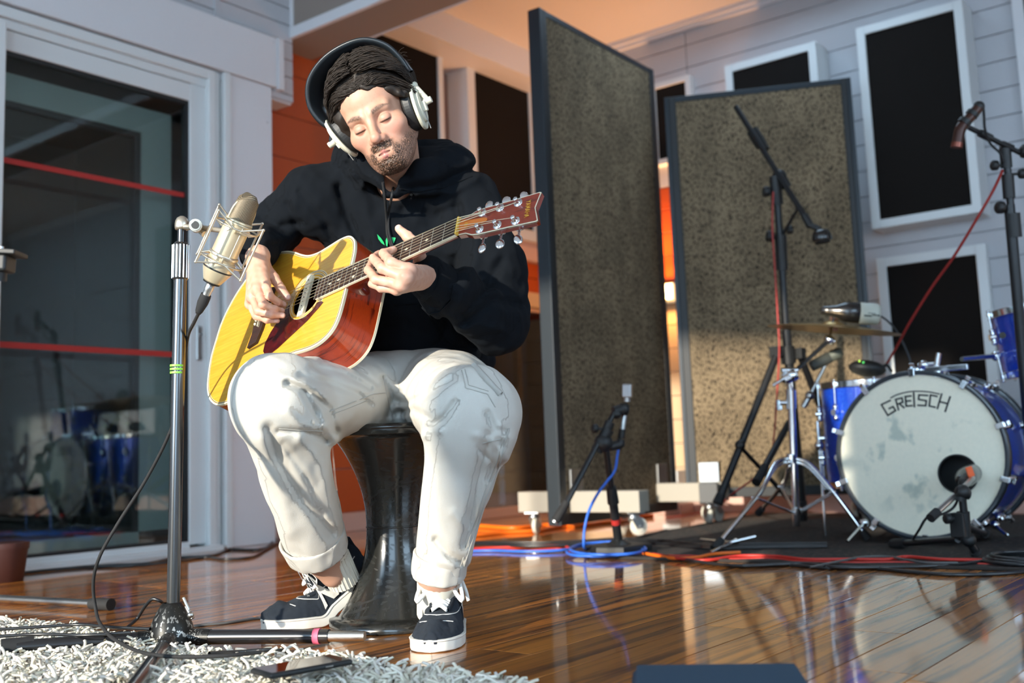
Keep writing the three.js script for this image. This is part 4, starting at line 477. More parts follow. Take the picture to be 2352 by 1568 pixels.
// ---------------------------------------------------------------- foreground microphone stand
const stainMap = tex(256, 256, (u, v) => { const n = sstep(noise3(u * 22, v * 9, 2) + 0.5 * noise3(u * 50, v * 24, 4), 0.42, 0.6) * sstep(v, 0.95, 0.4); const b = lerp(0.14, 0.7, n); return [b, b, b * 0.98]; });
M.wornBlack = std({ map: stainMap, roughness: 0.4, metalness: 0.55 });
M.polePaint = std({ color: L(0.12, 0.125, 0.13), roughness: 0.2, metalness: 0.85 });
{ const c0 = G(394, 1463, 0.022), t = thing('microphone_stand', 'worn black tripod microphone stand in the foreground holding the condenser microphone', 'stand', c0.clone().setY(0)), d0 = c0.clone().applyMatrix4(MW.clone().invert()).z * -1, p = (x, y, dd = 0) => P(x, y, d0 + dd);
  const b = p(398, 1392, 0.01), m1 = p(414, 640, 0.1), top = p(417.5, 520, 0.11), A = top.clone().sub(b).normalize();
  part(t, 'lower_pole', rod(b, m1, 0.0142, 0.0142, 24), M.polePaint); part(t, 'inner_pole', rod(m1, top, 0.0092, 0.0092, 20), M.blackGloss);
  const cl = part(t, 'grip_clutch', lathe(p(413.5, 645, 0.1), A, [[0.012, 0], [0.016, 0.003], [0.0175, 0.008], [0.0175, 0.078], [0.0155, 0.084], [0.011, 0.088]], 32), M.blackGloss, 'ribbed chrome-striped grip');
  for (let k = 0; k < 14; k++) { const a = (k / 14) * 2 * Math.PI, m = basis(p(413.5, 645, 0.1), A), q = (y) => V(Math.cos(a) * 0.0176, y, Math.sin(a) * 0.0176).applyMatrix4(m); part(cl, 'rib', rod(q(0.006), q(0.08), 0.0017, 0.0017, 8), M.chrome); }
  part(t, 'green_tape', [0, 1, 2].map((k) => { const o = p(406, 858 - k * 8, 0.07); return rod(o, o.clone().addScaledVector(A, 0.0045), 0.0146, 0.0146, 20); }), std({ color: L(0.25, 0.75, 0.08), roughness: 0.5 }), 'three bright green tape rings');
  part(t, 'hub_dome', lathe(c0.clone().add(V(0, -0.022, 0)), V(0, 1, 0), [[0, 0], [0.042, 0], [0.047, 0.012], [0.047, 0.028], [0.044, 0.045], [0.036, 0.066], [0.026, 0.084], [0.02, 0.092], [0.017, 0.094]], 36), M.wornBlack);
  part(t, 'wing_bolt', [rod(p(428, 1392, -0.03), p(442, 1420, -0.04), 0.0042), rod(p(421, 1372, -0.03), p(434, 1400, -0.035), 0.0035), ball(p(438, 1412, -0.04), 0.007)], M.steel);
  const leg = (a, e, split, m2) => { const l = part(t, 'leg', [rod(a, a.clone().lerp(e, split), 0.0155, 0.0145, 20)], M.blackGloss); part(l, 'socket', rod(a.clone().lerp(e, -0.02), a.clone().lerp(e, 0.12), 0.018, 0.0165, 20), M.wornBlack); return l; };
  const lL = G(28, 1487, 0.032), lR = G(838, 1460, 0.022), lF = G(262, 1640, 0.03);
  { const l = leg(c0.clone().lerp(lL, 0.12), lL, 0.97); part(l, 'rubber_foot', rod(G(78, 1481, 0.032), G(2, 1490, 0.031), 0.0185, 0.0195, 20), M.rubber); }
  { const l = leg(c0.clone().lerp(lR, 0.1), lR, 0.8); part(l, 'chrome_end', rod(c0.clone().lerp(lR, 0.8), lR, 0.0115, 0.01, 16), M.steel); part(l, 'pink_tape', rod(c0.clone().lerp(lR, 0.745), c0.clone().lerp(lR, 0.775), 0.0162, 0.0162, 20), std({ color: L(0.7, 0.12, 0.2), roughness: 0.6 }), 'pink tape band'); }
  { const l = leg(c0.clone().lerp(lF, 0.1), lF, 0.97); part(l, 'rubber_foot', rod(c0.clone().lerp(lF, 0.85), lF, 0.018, 0.019, 20), M.rubber); }
  part(t, 'cap_joint', [lathe(p(417.5, 528, 0.11), A, [[0.009, 0], [0.0145, 0.001], [0.0155, 0.006], [0.0155, 0.014], [0.0145, 0.02], [0.011, 0.027], [0.005, 0.031], [0, 0.0315]], 28)], M.nickel); part(t, 'swivel_arm', rod(p(424, 521, 0.11), P(452, 521, 2.24), 0.0065), M.nickel);
}
{ // large condenser microphone in a wire shock mount
  const D = 2.19, lo = P(486, 648, D), hi = P(578, 446, D - 0.02), A = hi.clone().sub(lo).normalize(), t = thing('condenser_microphone', 'champagne-coloured large condenser microphone with gauze head', 'microphone', lo.clone()), at = (k) => lo.clone().addScaledVector(A, k), len = hi.distanceTo(lo);
  const mesh = tex(128, 128, (u, v) => { const a = Math.abs(Math.sin(u * Math.PI * 16)) * Math.abs(Math.sin(v * Math.PI * 16)), b = 0.18 + 0.55 * sstep(a, 0.1, 0.75); return [b, b * 0.9, b * 0.74]; }); M.gauze = std({ map: rep(mesh, 3.4, 2.2), roughness: 0.45, metalness: 0.35, bumpMap: rep(mesh, 3.4, 2.2), bumpScale: 0.0006 });
  M.champagne = std({ color: L(0.68, 0.58, 0.4), roughness: 0.36, metalness: 0.55 });
  const bodyEnd = len - 0.062, X = dirV(0.75, 0.34, 0.55), hm = basis(at(bodyEnd), A, X);
  part(t, 'body', lathe(at(0.034), A, [[0, 0], [0.026, 0], [0.0275, 0.003], [0.0275, bodyEnd - 0.042], [0.0295, bodyEnd - 0.04], [0.0295, bodyEnd - 0.035], [0, bodyEnd - 0.034]], 40), M.champagne);
  part(t, 'tail_cup', lathe(at(0), A, [[0, 0], [0.017, 0], [0.02, 0.004], [0.03, 0.026], [0.031, 0.034], [0.031, 0.05], [0.0275, 0.052]], 40), M.champagne); part(t, 'black_ring', lathe(at(0.029), A, [[0.0305, 0], [0.0313, 0.001], [0.0313, 0.003], [0.0305, 0.004]], 40), M.black); part(t, 'base_plate', lathe(at(-0.002), A, [[0, 0], [0.018, 0], [0.018, 0.004], [0, 0.004]], 24), M.black);
  { // gauze head: flattened, rounded top
    const g = new THREE.CylinderGeometry(1, 1, 1, 48, 16), q = g.attributes.position, u = V(0, 0, 0); for (let i = 0; i < q.count; i++) { u.fromBufferAttribute(q, i); const y = u.y + 0.5, k = 1 - 0.14 * y, top = y > 0.985 ? 0.72 : 1; q.setXYZ(i, u.x * 0.0272 * k * top, y * 0.062 - (y > 0.985 ? 0 : 0.004 * y) - Math.pow(Math.abs(u.x), 2.2) * 0.012 * y, u.z * 0.021 * k * top); } g.computeVertexNormals(); part(t, 'gauze_head', g.applyMatrix4(hm), M.gauze, 'woven gauze head'); }
  { const pts = []; for (let i = 0; i <= 24; i++) { const a = (i / 24) * Math.PI, s = Math.sin(a); pts.push(V(Math.cos(a) * 0.0275 * (1 - 0.13 * s), Math.pow(s, 0.45) * 0.0505, 0).applyMatrix4(hm)); } for (const z of [0]) part(t, 'head_band', tube(pts, 0.0026, 8, 60), M.champagne); }
  part(t, 'head_collar', lathe(at(bodyEnd - 0.004), A, [[0.024, 0], [0.0285, 0.001], [0.0285, 0.006], [0.024, 0.007]], 40), M.champagne); part(t, 'pad_switch', [obox(axes(at(bodyEnd - 0.022).add(dirV(-0.006, 0.002, 0.0265)), dirV(0.9, 0.4, 0.1), A), 0.012, 0.006, 0.004, 0.001)], M.nickel); part(t, 'slim_rod', [rod(at(0.05).add(dirV(0.021, 0.0, 0.02)), at(bodyEnd - 0.01).add(dirV(0.021, 0.0, 0.02)), 0.0018)], M.nickel);
  // shock mount
  const s = thing('shock_mount', 'silver wire cradle holding the condenser microphone to its stand', 'shock mount', P(452, 520, D + 0.05)), am = basis(at(0), A, dirV(0.2, 0.2, 1)), W = (a, r, y) => V(Math.cos(a) * r, y, Math.sin(a) * r).applyMatrix4(am), wr = 0.0021;
  const ring = (y, r) => { const p = []; for (let i = 0; i <= 48; i++) p.push(W((i / 48) * 2 * Math.PI, r, y)); return tube(p, wr, 8, 96); };
  part(s, 'wire_ring', ring(0.128, 0.045), M.nickel); part(s, 'wire_ring', ring(0.05, 0.045), M.nickel);
  for (let k = 0; k < 4; k++) { const a = 0.55 + (k * Math.PI) / 2, hiP = W(a, 0.068, 0.15), loP = W(a, 0.068, 0.035); part(s, 'wire_post', [rod(hiP, loP, 0.0024), ball(hiP, 0.0032), ball(loP, 0.0032)], M.nickel); for (const [e, y] of [[hiP, 0.128], [loP, 0.05]]) for (const da of [-0.62, 0.62]) part(s, 'wire_strut', rod(e, W(a + da, 0.045, y), wr), M.nickel);
    part(s, 'inner_clip', [rod(W(a + 0.78, 0.045, 0.05), W(a + 0.78, 0.029, 0.06), wr), rod(W(a + 0.78, 0.045, 0.128), W(a + 0.78, 0.029, 0.118), wr)], M.nickel); }
  part(s, 'inner_ring', [lathe(at(0.058), A, [[0.028, 0], [0.031, 0.001], [0.031, 0.007], [0.028, 0.008]], 36)], M.nickel); part(s, 'thumb_knob', [rod(P(452, 521, D + 0.05), P(449, 517, D - 0.005), 0.0135), rod(P(449, 517, D - 0.003), P(448.5, 516.5, D - 0.012), 0.011)], M.nickel); part(s, 'knob_core', rod(P(448.6, 516.6, D - 0.011), P(448, 516, D - 0.0135), 0.008), M.black); part(s, 'mount_stem', [rod(P(452, 521, D + 0.05), W(3.9, 0.045, 0.128), 0.0055), rod(P(452, 521, D + 0.05), P(470, 538, D + 0.03), 0.007)], M.nickel);
  // plug and cable
  const cab = thing('microphone_cable', 'black cable falling from the condenser microphone to the shaggy rug', 'cable', G(225, 1420, 0.03)); const b0 = at(-0.002), e = P(466, 694, D + 0.01), A2 = e.clone().sub(b0).normalize();
  part(cab, 'plug', lathe(b0, A2, [[0, 0], [0.0095, 0], [0.0095, 0.016], [0.0085, 0.018], [0.0085, 0.027], [0.0095, 0.028], [0, 0.03]], 24), M.steel, 'steel plug'); part(cab, 'boot', lathe(b0.clone().addScaledVector(A2, 0.027), A2, [[0.0105, 0], [0.0115, 0.005], [0.0115, 0.02], [0.008, 0.04], [0.0055, 0.046], [0, 0.046]], 20), M.rubber);
  const cp = [P(459, 714, D + 0.03), P(446, 740, D + 0.07), P(432, 770, D + 0.12), P(425, 820, D + 0.17), P(416, 900, D + 0.19), P(402, 960, D + 0.19), P(378, 1020, D + 0.16), P(330, 1110, D + 0.12), P(272, 1200, D + 0.1), P(228, 1280, D + 0.1), P(214, 1340, D + 0.12), P(220, 1400, D + 0.12), G(240, 1446, 0.05), G(280, 1478, 0.04), G(345, 1502, 0.04), G(420, 1508, 0.042), G(520, 1505, 0.042), G(600, 1497, 0.04)];
  part(cab, 'cord', tube(cp, 0.0037, 10, 220), M.rubber);
}
// ---------------------------------------------------------------- figure: distance fields in view-aligned axes (x right, y up, z towards the viewer), meshed with surface nets
const vp = (px, py, d) => V(((px - CX) / FOC) * d, ((CY - py) / FOC) * d, -d);
const toView = MW.clone().invert();
const rc = (a, b, ra, rb = ra) => { const bx = b.x - a.x, by = b.y - a.y, bz = b.z - a.z, q = 1 / (bx * bx + by * by + bz * bz || 1e-9); return (x, y, z) => { const px = x - a.x, py = y - a.y, pz = z - a.z; let h = (px * bx + py * by + pz * bz) * q; h = h < 0 ? 0 : h > 1 ? 1 : h; return Math.hypot(px - bx * h, py - by * h, pz - bz * h) - (ra + (rb - ra) * h); }; };
const el = (c, rx, ry, rz) => (x, y, z) => { const a = (x - c.x) / rx, b = (y - c.y) / ry, d = (z - c.z) / rz, k0 = Math.hypot(a, b, d), k1 = Math.hypot(a / rx, b / ry, d / rz); return k1 < 1e-9 ? -Math.min(rx, ry, rz) : (k0 * (k0 - 1)) / k1; };
const smin = (a, b, k) => { const h = Math.max(k - Math.abs(a - b), 0) / k; return Math.min(a, b) - h * h * k * 0.25; };
const smax = (a, b, k) => -smin(-a, -b, k);
const uni = (k, ...f) => (x, y, z) => { let d = f[0](x, y, z); for (let i = 1; i < f.length; i++) d = smin(d, f[i](x, y, z), k); return d; };
const chain = (pts, rs) => pts.slice(1).map((p, i) => rc(pts[i], p, rs[i], rs[i + 1]));
function nets(f, lo, hi, h, color, smooth = 0.03) {
  const n = [0, 1, 2].map((k) => Math.ceil((hi.getComponent(k) - lo.getComponent(k)) / h) + 1), [nx, ny, nz] = n, F = new Float32Array(nx * ny * nz).fill(1), B = 4, X = (i) => lo.x + i * h, Y = (j) => lo.y + j * h, Z = (k) => lo.z + k * h;
  for (let k0 = 0; k0 < nz; k0 += B) for (let j0 = 0; j0 < ny; j0 += B) for (let i0 = 0; i0 < nx; i0 += B) { // skip blocks far from the surface
    const c = f(X(i0 + 1.5), Y(j0 + 1.5), Z(k0 + 1.5)), far = Math.abs(c) > h * 3.6 + smooth;
    for (let k = k0; k < Math.min(nz, k0 + B); k++) for (let j = j0; j < Math.min(ny, j0 + B); j++) for (let i = i0; i < Math.min(nx, i0 + B); i++) F[(k * ny + j) * nx + i] = far ? c : f(X(i), Y(j), Z(k)); }
  const id = new Int32Array(nx * ny * nz).fill(-1), pos = [], idx = [], S = [1, nx, nx * ny];
  const E = [[0, 1], [2, 3], [4, 5], [6, 7], [0, 2], [1, 3], [4, 6], [5, 7], [0, 4], [1, 5], [2, 6], [3, 7]];
  for (let k = 0; k < nz - 1; k++) for (let j = 0; j < ny - 1; j++) for (let i = 0; i < nx - 1; i++) { const o = (k * ny + j) * nx + i, v = []; let m = 0; for (let c = 0; c < 8; c++) { v[c] = F[o + (c & 1) + ((c >> 1) & 1) * nx + ((c >> 2) & 1) * nx * ny]; if (v[c] < 0) m |= 1 << c; } if (m === 0 || m === 255) continue;
    let sx = 0, sy = 0, sz = 0, q = 0; for (const [a, b] of E) if ((v[a] < 0) !== (v[b] < 0)) { const t = v[a] / (v[a] - v[b]); sx += (a & 1) + ((b & 1) - (a & 1)) * t; sy += ((a >> 1) & 1) + (((b >> 1) & 1) - ((a >> 1) & 1)) * t; sz += (a >> 2) + ((b >> 2) - (a >> 2)) * t; q++; }
    id[o] = pos.length / 3; pos.push(X(i + sx / q), Y(j + sy / q), Z(k + sz / q)); }
  for (let k = 1; k < nz - 1; k++) for (let j = 1; j < ny - 1; j++) for (let i = 1; i < nx - 1; i++) { const o = (k * ny + j) * nx + i, s = F[o] < 0; for (let a = 0; a < 3; a++) { const e = F[o + S[a]] < 0; if (s === e) continue; const u = S[(a + 1) % 3], w = S[(a + 2) % 3], A = id[o], Bq = id[o - u], C = id[o - u - w], D = id[o - w]; if (A < 0 || Bq < 0 || C < 0 || D < 0) continue; if (s) idx.push(A, Bq, C, A, C, D); else idx.push(A, C, Bq, A, D, C); } }
  const g = new THREE.BufferGeometry(); g.setIndex(idx);
  const N = new Float32Array(pos.length), e = h * 0.7; for (let i = 0; i < pos.length; i += 3) { for (let it = 0; it < 2; it++) { const x = pos[i], y = pos[i + 1], z = pos[i + 2], a = f(x + e, y, z) - f(x - e, y, z), b = f(x, y + e, z) - f(x, y - e, z), c = f(x, y, z + e) - f(x, y, z - e), l2 = (a * a + b * b + c * c) / (4 * e * e) || 1, st = clamp(f(x, y, z) / l2, -0.5 * h, 0.5 * h) / (2 * e); pos[i] -= a * st; pos[i + 1] -= b * st; pos[i + 2] -= c * st; }
    const x = pos[i], y = pos[i + 1], z = pos[i + 2]; let a = f(x + e, y, z) - f(x - e, y, z), b = f(x, y + e, z) - f(x, y - e, z), c = f(x, y, z + e) - f(x, y, z - e), l = Math.hypot(a, b, c) || 1; N[i] = a / l; N[i + 1] = b / l; N[i + 2] = c / l; }
  g.setAttribute('position', new THREE.Float32BufferAttribute(pos, 3)); g.setAttribute('normal', new THREE.BufferAttribute(N, 3));
  if (color) { const C = new Float32Array(pos.length); for (let i = 0; i < pos.length; i += 3) { const c = color(pos[i], pos[i + 1], pos[i + 2]); C[i] = c[0]; C[i + 1] = c[1]; C[i + 2] = c[2]; } g.setAttribute('color', new THREE.BufferAttribute(C, 3)); }
  const uv = new Float32Array((pos.length / 3) * 2); for (let i = 0, j = 0; i < pos.length; i += 3, j += 2) { const ax = Math.abs(N[i]), az = Math.abs(N[i + 2]); uv[j] = ax > az ? pos[i + 2] : pos[i]; uv[j + 1] = pos[i + 1]; } g.setAttribute('uv', new THREE.BufferAttribute(uv, 2));
  return g;
}
const toWorld = (g) => g.applyMatrix4(MW);
// folds: ridges (amp > 0) or creases along image-measured polylines on the side that faces the viewer
const seg2 = (x, y, a, b) => { const dx = b[0] - a[0], dy = b[1] - a[1]; let t = ((x - a[0]) * dx + (y - a[1]) * dy) / (dx * dx + dy * dy); t = clamp(t, 0, 1); return [Math.hypot(x - a[0] - dx * t, y - a[1] - dy * t), t]; };
function folds(list) { const S = list.map((l) => { const xs = l.p.map((q) => q[0]), ys = l.p.map((q) => q[1]), m = l.w * 2.2; return { ...l, x0: Math.min(...xs) - m, x1: Math.max(...xs) + m, y0: Math.min(...ys) - m, y1: Math.max(...ys) + m }; });
  return (x, y, z) => { const px = CX - (x / z) * FOC, py = CY + (y / z) * FOC; let s = 0; for (const l of S) { if (px < l.x0 || px > l.x1 || py < l.y0 || py > l.y1) continue; let best = 1e9; for (let i = 0; i < l.p.length - 1; i++) { const [d] = seg2(px, py, l.p[i], l.p[i + 1]); if (d < best) best = d; } s += l.a * 1.15 * Math.exp(-((best / l.w) ** 2)); } return s; }; }
const onSurf = (f, px, py, d0 = 1.9, lift = 0.001) => { const r = vp(px, py, 1), l = r.length(); let d = d0; for (let i = 0; i < 120; i++) { const s = f(r.x * d, r.y * d, r.z * d); if (s < 0.0004) break; d += (s * 0.7) / l; if (d > 3.4) break; } d -= lift / l; return r.multiplyScalar(d); };
const surfTube = (f, pts, r, lift = 0.0006, n) => tube(pts.flatMap((p, i) => (i ? [0.25, 0.5, 0.75, 1].map((t) => [lerp(pts[i - 1][0], p[0], t), lerp(pts[i - 1][1], p[1], t)]) : [p])).map(([x, y]) => onSurf(f, x, y, 1.9, lift)), r, 6, n);

const man = thing('person', 'seated man in black hoodie and cream trousers, eyes lowered, playing the guitar', 'person', G(900, 1450).setY(0));
// ---- trousers
const cloth = tex(256, 256, (u, v) => { const n = 0.5 + 0.5 * Math.sin((u + v) * TW * 64) * 0.5 + 0.25 * tile(u, v, 20, 20, 3); return [n, n, n]; }, false);
M.trousers = std({ color: L(0.56, 0.535, 0.485), roughness: 0.9, bumpMap: rep(wallBump, 40, 40), bumpScale: 0.0004 });
const kR = vp(634, 918, 2.13), kL = vp(1083, 952, 2.12), hipR = vp(872, 905, 2.54), hipL = vp(1003, 900, 2.54), ankR = vp(728, 1258, 2.36), ankL = vp(1008, 1310, 2.2);
const tf = folds([
  { p: [[662, 880], [720, 905], [758, 940], [770, 990]], a: -0.012, w: 9 }, { p: [[690, 862], [760, 880], [822, 905], [850, 930]], a: -0.006, w: 8 }, { p: [[715, 842], [790, 858], [850, 890]], a: -0.0055, w: 7 }, { p: [[740, 828], [815, 845], [868, 880]], a: -0.004, w: 7 }, { p: [[640, 862], [700, 880], [745, 915], [765, 965]], a: 0.008, w: 12 },
  { p: [[700, 905], [718, 935], [735, 965]], a: -0.009, w: 8 }, { p: [[735, 965], [760, 985], [772, 1010]], a: 0.012, w: 14 }, { p: [[660, 945], [690, 975], [740, 985]], a: 0.006, w: 12 }, { p: [[640, 990], [700, 990], [750, 1012]], a: -0.006, w: 7 }, { p: [[618, 985], [640, 1050], [690, 1140], [760, 1225]], a: -0.011, w: 14 }, { p: [[690, 1010], [735, 1060], [752, 1120], [770, 1200]], a: 0.006, w: 14 }, { p: [[650, 1020], [700, 1090], [745, 1180]], a: -0.004, w: 8 }, { p: [[600, 1010], [640, 1110], [668, 1220]], a: 0.005, w: 18 },
  { p: [[905, 920], [935, 925], [985, 905], [1040, 870]], a: -0.005, w: 9 }, { p: [[908, 950], [950, 940], [985, 960]], a: -0.006, w: 9 }, { p: [[985, 985], [1020, 960], [1045, 925]], a: -0.009, w: 10 }, { p: [[975, 1000], [990, 985], [1010, 990]], a: 0.006, w: 10 }, { p: [[880, 870], [900, 910], [890, 955]], a: -0.008, w: 8 }, { p: [[1120, 950], [1138, 985], [1160, 990]], a: -0.007, w: 9 }, { p: [[1150, 985], [1168, 1010], [1160, 1050]], a: 0.01, w: 16 }, { p: [[1120, 1000], [1105, 1080], [1085, 1170], [1070, 1250]], a: -0.008, w: 12 }, { p: [[1098, 1030], [1130, 1060], [1120, 1100]], a: -0.004, w: 7 }, { p: [[1000, 1240], [1030, 1275], [1060, 1290]], a: -0.008, w: 8 }, { p: [[985, 1262], [1010, 1290], [1040, 1300]], a: 0.004, w: 8 }, { p: [[1090, 1000], [1130, 1010], [1150, 1040]], a: 0.004, w: 10 }, { p: [[1010, 1010], [1000, 1120], [985, 1240]], a: 0.004, w: 20 }, { p: [[1040, 1180], [1075, 1220], [1080, 1290]], a: 0.004, w: 12 },
]);
const trouserCore = uni(0.05, rc(hipR, kR, 0.098, 0.082), rc(kR, ankR, 0.085, 0.066), el(vp(945, 885, 2.6), 0.175, 0.085, 0.13), rc(hipL, kL, 0.104, 0.09), rc(kL, ankL, 0.088, 0.053), el(vp(1055, 900, 2.46), 0.092, 0.08, 0.1));
const trouserShape = (x, y, z) => { let d = trouserCore(x, y, z); if (Math.abs(d) > 0.05) return d; d -= tf(x, y, z) + 0.0032 * noise3(x * 12, y * 4.5, z * 12) + 0.0006 * noise3(x * 30, y * 10, z * 30 + 5); return d; };
const cutLeg = (an, kn, off) => { const n = kn.clone().sub(an).normalize(), o = an.clone().addScaledVector(n, off); return (x, y, z) => -((x - o.x) * n.x + (y - o.y) * n.y + (z - o.z) * n.z); };
const cR = cutLeg(ankR, kR, -0.005), cL = cutLeg(ankL, kL, -0.01);
const nearR = (x) => x < (990 - CX) / FOC * 2.25 - 0.0 && x < -0.225; // left of the gap between the shins
const trouserFull = (x, y, z) => { let d = trouserShape(x, y, z); return smax(d, x < -0.24 ? cR(x, y, z) : cL(x, y, z), 0.006); };
const trousers = part(man, 'trousers', toWorld(nets(trouserFull, V(-0.62, -0.62, -2.8), V(0.06, 0.03, -1.98), 0.0048)), M.trousers);
{ // turned-up hems, seams, pocket
  const hem = (an, kn, r0, r1, l, tilt) => { const n = kn.clone().sub(an).normalize().add(tilt).normalize(), f0 = rc(an.clone().addScaledVector(n, -0.012), an.clone().addScaledVector(n, l), r0, r1), cut = (x, y, z) => { const t = (x - an.x) * n.x + (y - an.y) * n.y + (z - an.z) * n.z; return Math.max(-t - 0.012, t - l); }; return (x, y, z) => { const d = f0(x, y, z) - 0.0022 * noise3(x * 25, y * 18, z * 25 + 3); return smax(smax(d, cut(x, y, z), 0.007), -(d + 0.008), 0.004); }; };
  const hR = hem(ankR, kR, 0.071, 0.076, 0.042, V(-0.1, 0.05, 0)), hL = hem(ankL, kL, 0.0575, 0.0575, 0.042, V(-0.1, 0, 0));
  const box3 = (c, r) => [c.clone().addScalar(-r), c.clone().addScalar(r)];
  part(trousers, 'turned_up_hem', toWorld(nets(hR, ...box3(ankR, 0.12), 0.0045)), M.trousers); part(trousers, 'turned_up_hem', toWorld(nets(hL, ...box3(ankL, 0.1), 0.0045)), M.trousers);
  const seam = (pts, r = 0.0016) => part(trousers, 'seam', toWorld(surfTube(trouserShape, pts, r * 0.8, 0.0002)), M.trousers);
  seam([[1168, 985], [1150, 1060], [1118, 1140], [1092, 1220], [1066, 1300]], 0.002); seam([[1160, 990], [1142, 1060], [1110, 1140], [1084, 1220], [1058, 1300]], 0.0012); seam([[757, 945], [800, 928], [858, 905]]); seam([[762, 952], [804, 936], [858, 914]], 0.0011); seam([[858, 905], [885, 902]]); seam([[640, 984], [690, 988], [742, 990]], 0.0014); seam([[1108, 1018], [1150, 1008]]); seam([[1060, 850], [1070, 890], [1120, 905], [1138, 935]], 0.0016); seam([[1068, 848], [1077, 884], [1122, 898]], 0.0011); seam([[880, 862], [888, 905], [900, 955]], 0.0016); seam([[762, 1010], [770, 1100], [786, 1200]], 0.0013);
  const fl = [[1062, 842], [1088, 838], [1120, 862], [1150, 905], [1142, 908], [1105, 872]].map(([x, y]) => onSurf(trouserShape, x, y, 1.9, 0.006)); part(trousers, 'hammer_loop', toWorld(tube([fl[1], fl[2].clone().lerp(fl[5], 0.4), fl[3]], 0.006, 8, 20)), M.trousers);
}
// ---- hoodie
M.hoodie = phy({ specularIntensity: 0.3, color: L(0.0045, 0.0062, 0.009), roughness: 0.95, sheen: 0.12, sheenRoughness: 0.5, sheenColor: L(0.018, 0.024, 0.034), bumpMap: rep(cloth, 14, 14), bumpScale: 0.0006 });
const shR = vp(712, 462, 2.6), shL = vp(1078, 470, 2.58), elR = vp(618, 535, 2.68), elL = vp(1140, 735, 2.48), cuR = vp(592, 578, 2.47), cuL = vp(985, 642, 2.255), wrL = vp(975, 634, 2.24);
const hf = folds([
  { p: [[780, 430], [800, 500], [830, 560]], a: -0.012, w: 12 }, { p: [[830, 440], [850, 520], [880, 600]], a: 0.008, w: 16 }, { p: [[720, 470], [760, 540], [800, 580]], a: 0.006, w: 18 }, { p: [[690, 440], [740, 500], [770, 560]], a: -0.007, w: 10 }, { p: [[660, 470], [690, 540], [720, 570]], a: -0.006, w: 10 }, { p: [[1000, 620], [1030, 700], [1020, 780]], a: -0.01, w: 14 }, { p: [[1050, 480], [1060, 560], [1040, 640]], a: -0.009, w: 13 }, { p: [[1095, 500], [1090, 600], [1060, 690]], a: 0.008, w: 15 }, { p: [[1150, 600], [1120, 660], [1060, 720]], a: -0.01, w: 12 }, { p: [[1190, 700], [1130, 690], [1070, 740]], a: -0.009, w: 12 }, { p: [[1160, 760], [1100, 745], [1050, 760]], a: 0.006, w: 12 }, { p: [[990, 690], [1040, 760], [1090, 800]], a: -0.006, w: 9 }, { p: [[860, 760], [930, 740], [990, 770]], a: -0.005, w: 12 }, { p: [[960, 805], [1010, 790], [1080, 800]], a: -0.008, w: 9 }, { p: [[850, 800], [920, 780], [980, 810]], a: 0.005, w: 13 }, { p: [[930, 480], [1000, 500], [1050, 470]], a: -0.007, w: 14 }, { p: [[900, 500], [960, 560], [1010, 580]], a: 0.005, w: 18 }, { p: [[600, 500], [640, 520], [690, 510]], a: -0.006, w: 9 }, { p: [[590, 530], [630, 550], [660, 545]], a: 0.005, w: 9 }, { p: [[595, 560], [630, 570]], a: -0.005, w: 7 },
  { p: [[930, 430], [990, 425], [1050, 400], [1100, 385]], a: -0.012, w: 9 }, { p: [[960, 450], [1040, 440], [1095, 410]], a: 0.006, w: 10 }, { p: [[800, 375], [830, 410], [875, 440]], a: -0.01, w: 8 },
]);
const torso = uni(0.07, el(vp(925, 560, 2.66), 0.185, 0.2, 0.135), el(vp(955, 740, 2.66), 0.165, 0.16, 0.135), rc(vp(770, 455, 2.62), vp(1035, 455, 2.6), 0.085, 0.085), rc(vp(850, 400, 2.58), vp(980, 395, 2.56), 0.055, 0.06), el(vp(1000, 830, 2.68), 0.15, 0.06, 0.12));
const sleeves = uni(0.035, rc(shR, elR, 0.082, 0.06), rc(elR, cuR, 0.06, 0.043), rc(shL, vp(1128, 620, 2.53), 0.078, 0.08), rc(vp(1128, 620, 2.53), elL, 0.08, 0.073), rc(elL, vp(1030, 672, 2.32), 0.075, 0.058), rc(vp(1030, 672, 2.32), cuL, 0.058, 0.046));
const hood = uni(0.03, rc(vp(838, 385, 2.5), vp(800, 365, 2.58), 0.032, 0.04), rc(vp(838, 390, 2.49), vp(888, 432, 2.455), 0.032, 0.02), rc(vp(915, 432, 2.455), vp(975, 405, 2.47), 0.02, 0.034), rc(vp(975, 402, 2.48), vp(1045, 385, 2.56), 0.036, 0.05), rc(vp(1045, 385, 2.57), vp(1000, 362, 2.68), 0.052, 0.05), rc(vp(1000, 362, 2.68), vp(800, 365, 2.66), 0.05, 0.045));
const neckHole = uni(0.02, rc(vp(898, 330, 2.5), vp(905, 405, 2.52), 0.068, 0.058), rc(vp(905, 405, 2.52), vp(898, 428, 2.44), 0.05, 0.012));
const hem2 = folds([]);
const hoodieShape = (x, y, z) => { let d = smin(smin(torso(x, y, z), sleeves(x, y, z), 0.05), hood(x, y, z), 0.018); if (Math.abs(d) > 0.06) return d; d -= hf(x, y, z) + 0.004 * noise3(x * 11, y * 9, z * 11 + 9) + 0.002 * noise3(x * 26, y * 20, z * 26); d = smax(d, -neckHole(x, y, z), 0.012); return d; };
const nCu = (a, b) => { const n = b.clone().sub(a).normalize(); return (x, y, z) => -((x - a.x) * n.x + (y - a.y) * n.y + (z - a.z) * n.z); };
const hoodieFull = (x, y, z) => { let d = hoodieShape(x, y, z); const py = CY + (y / z) * FOC, px = CX - (x / z) * FOC; // hem along the lap
  const hemY = px < 1085 ? 840 + 4 * Math.sin(px * 0.02) - Math.max(0, px - 1020) * 0.2 : 868; d = Math.max(d, ((py - hemY) / FOC) * 2.55); return d; };
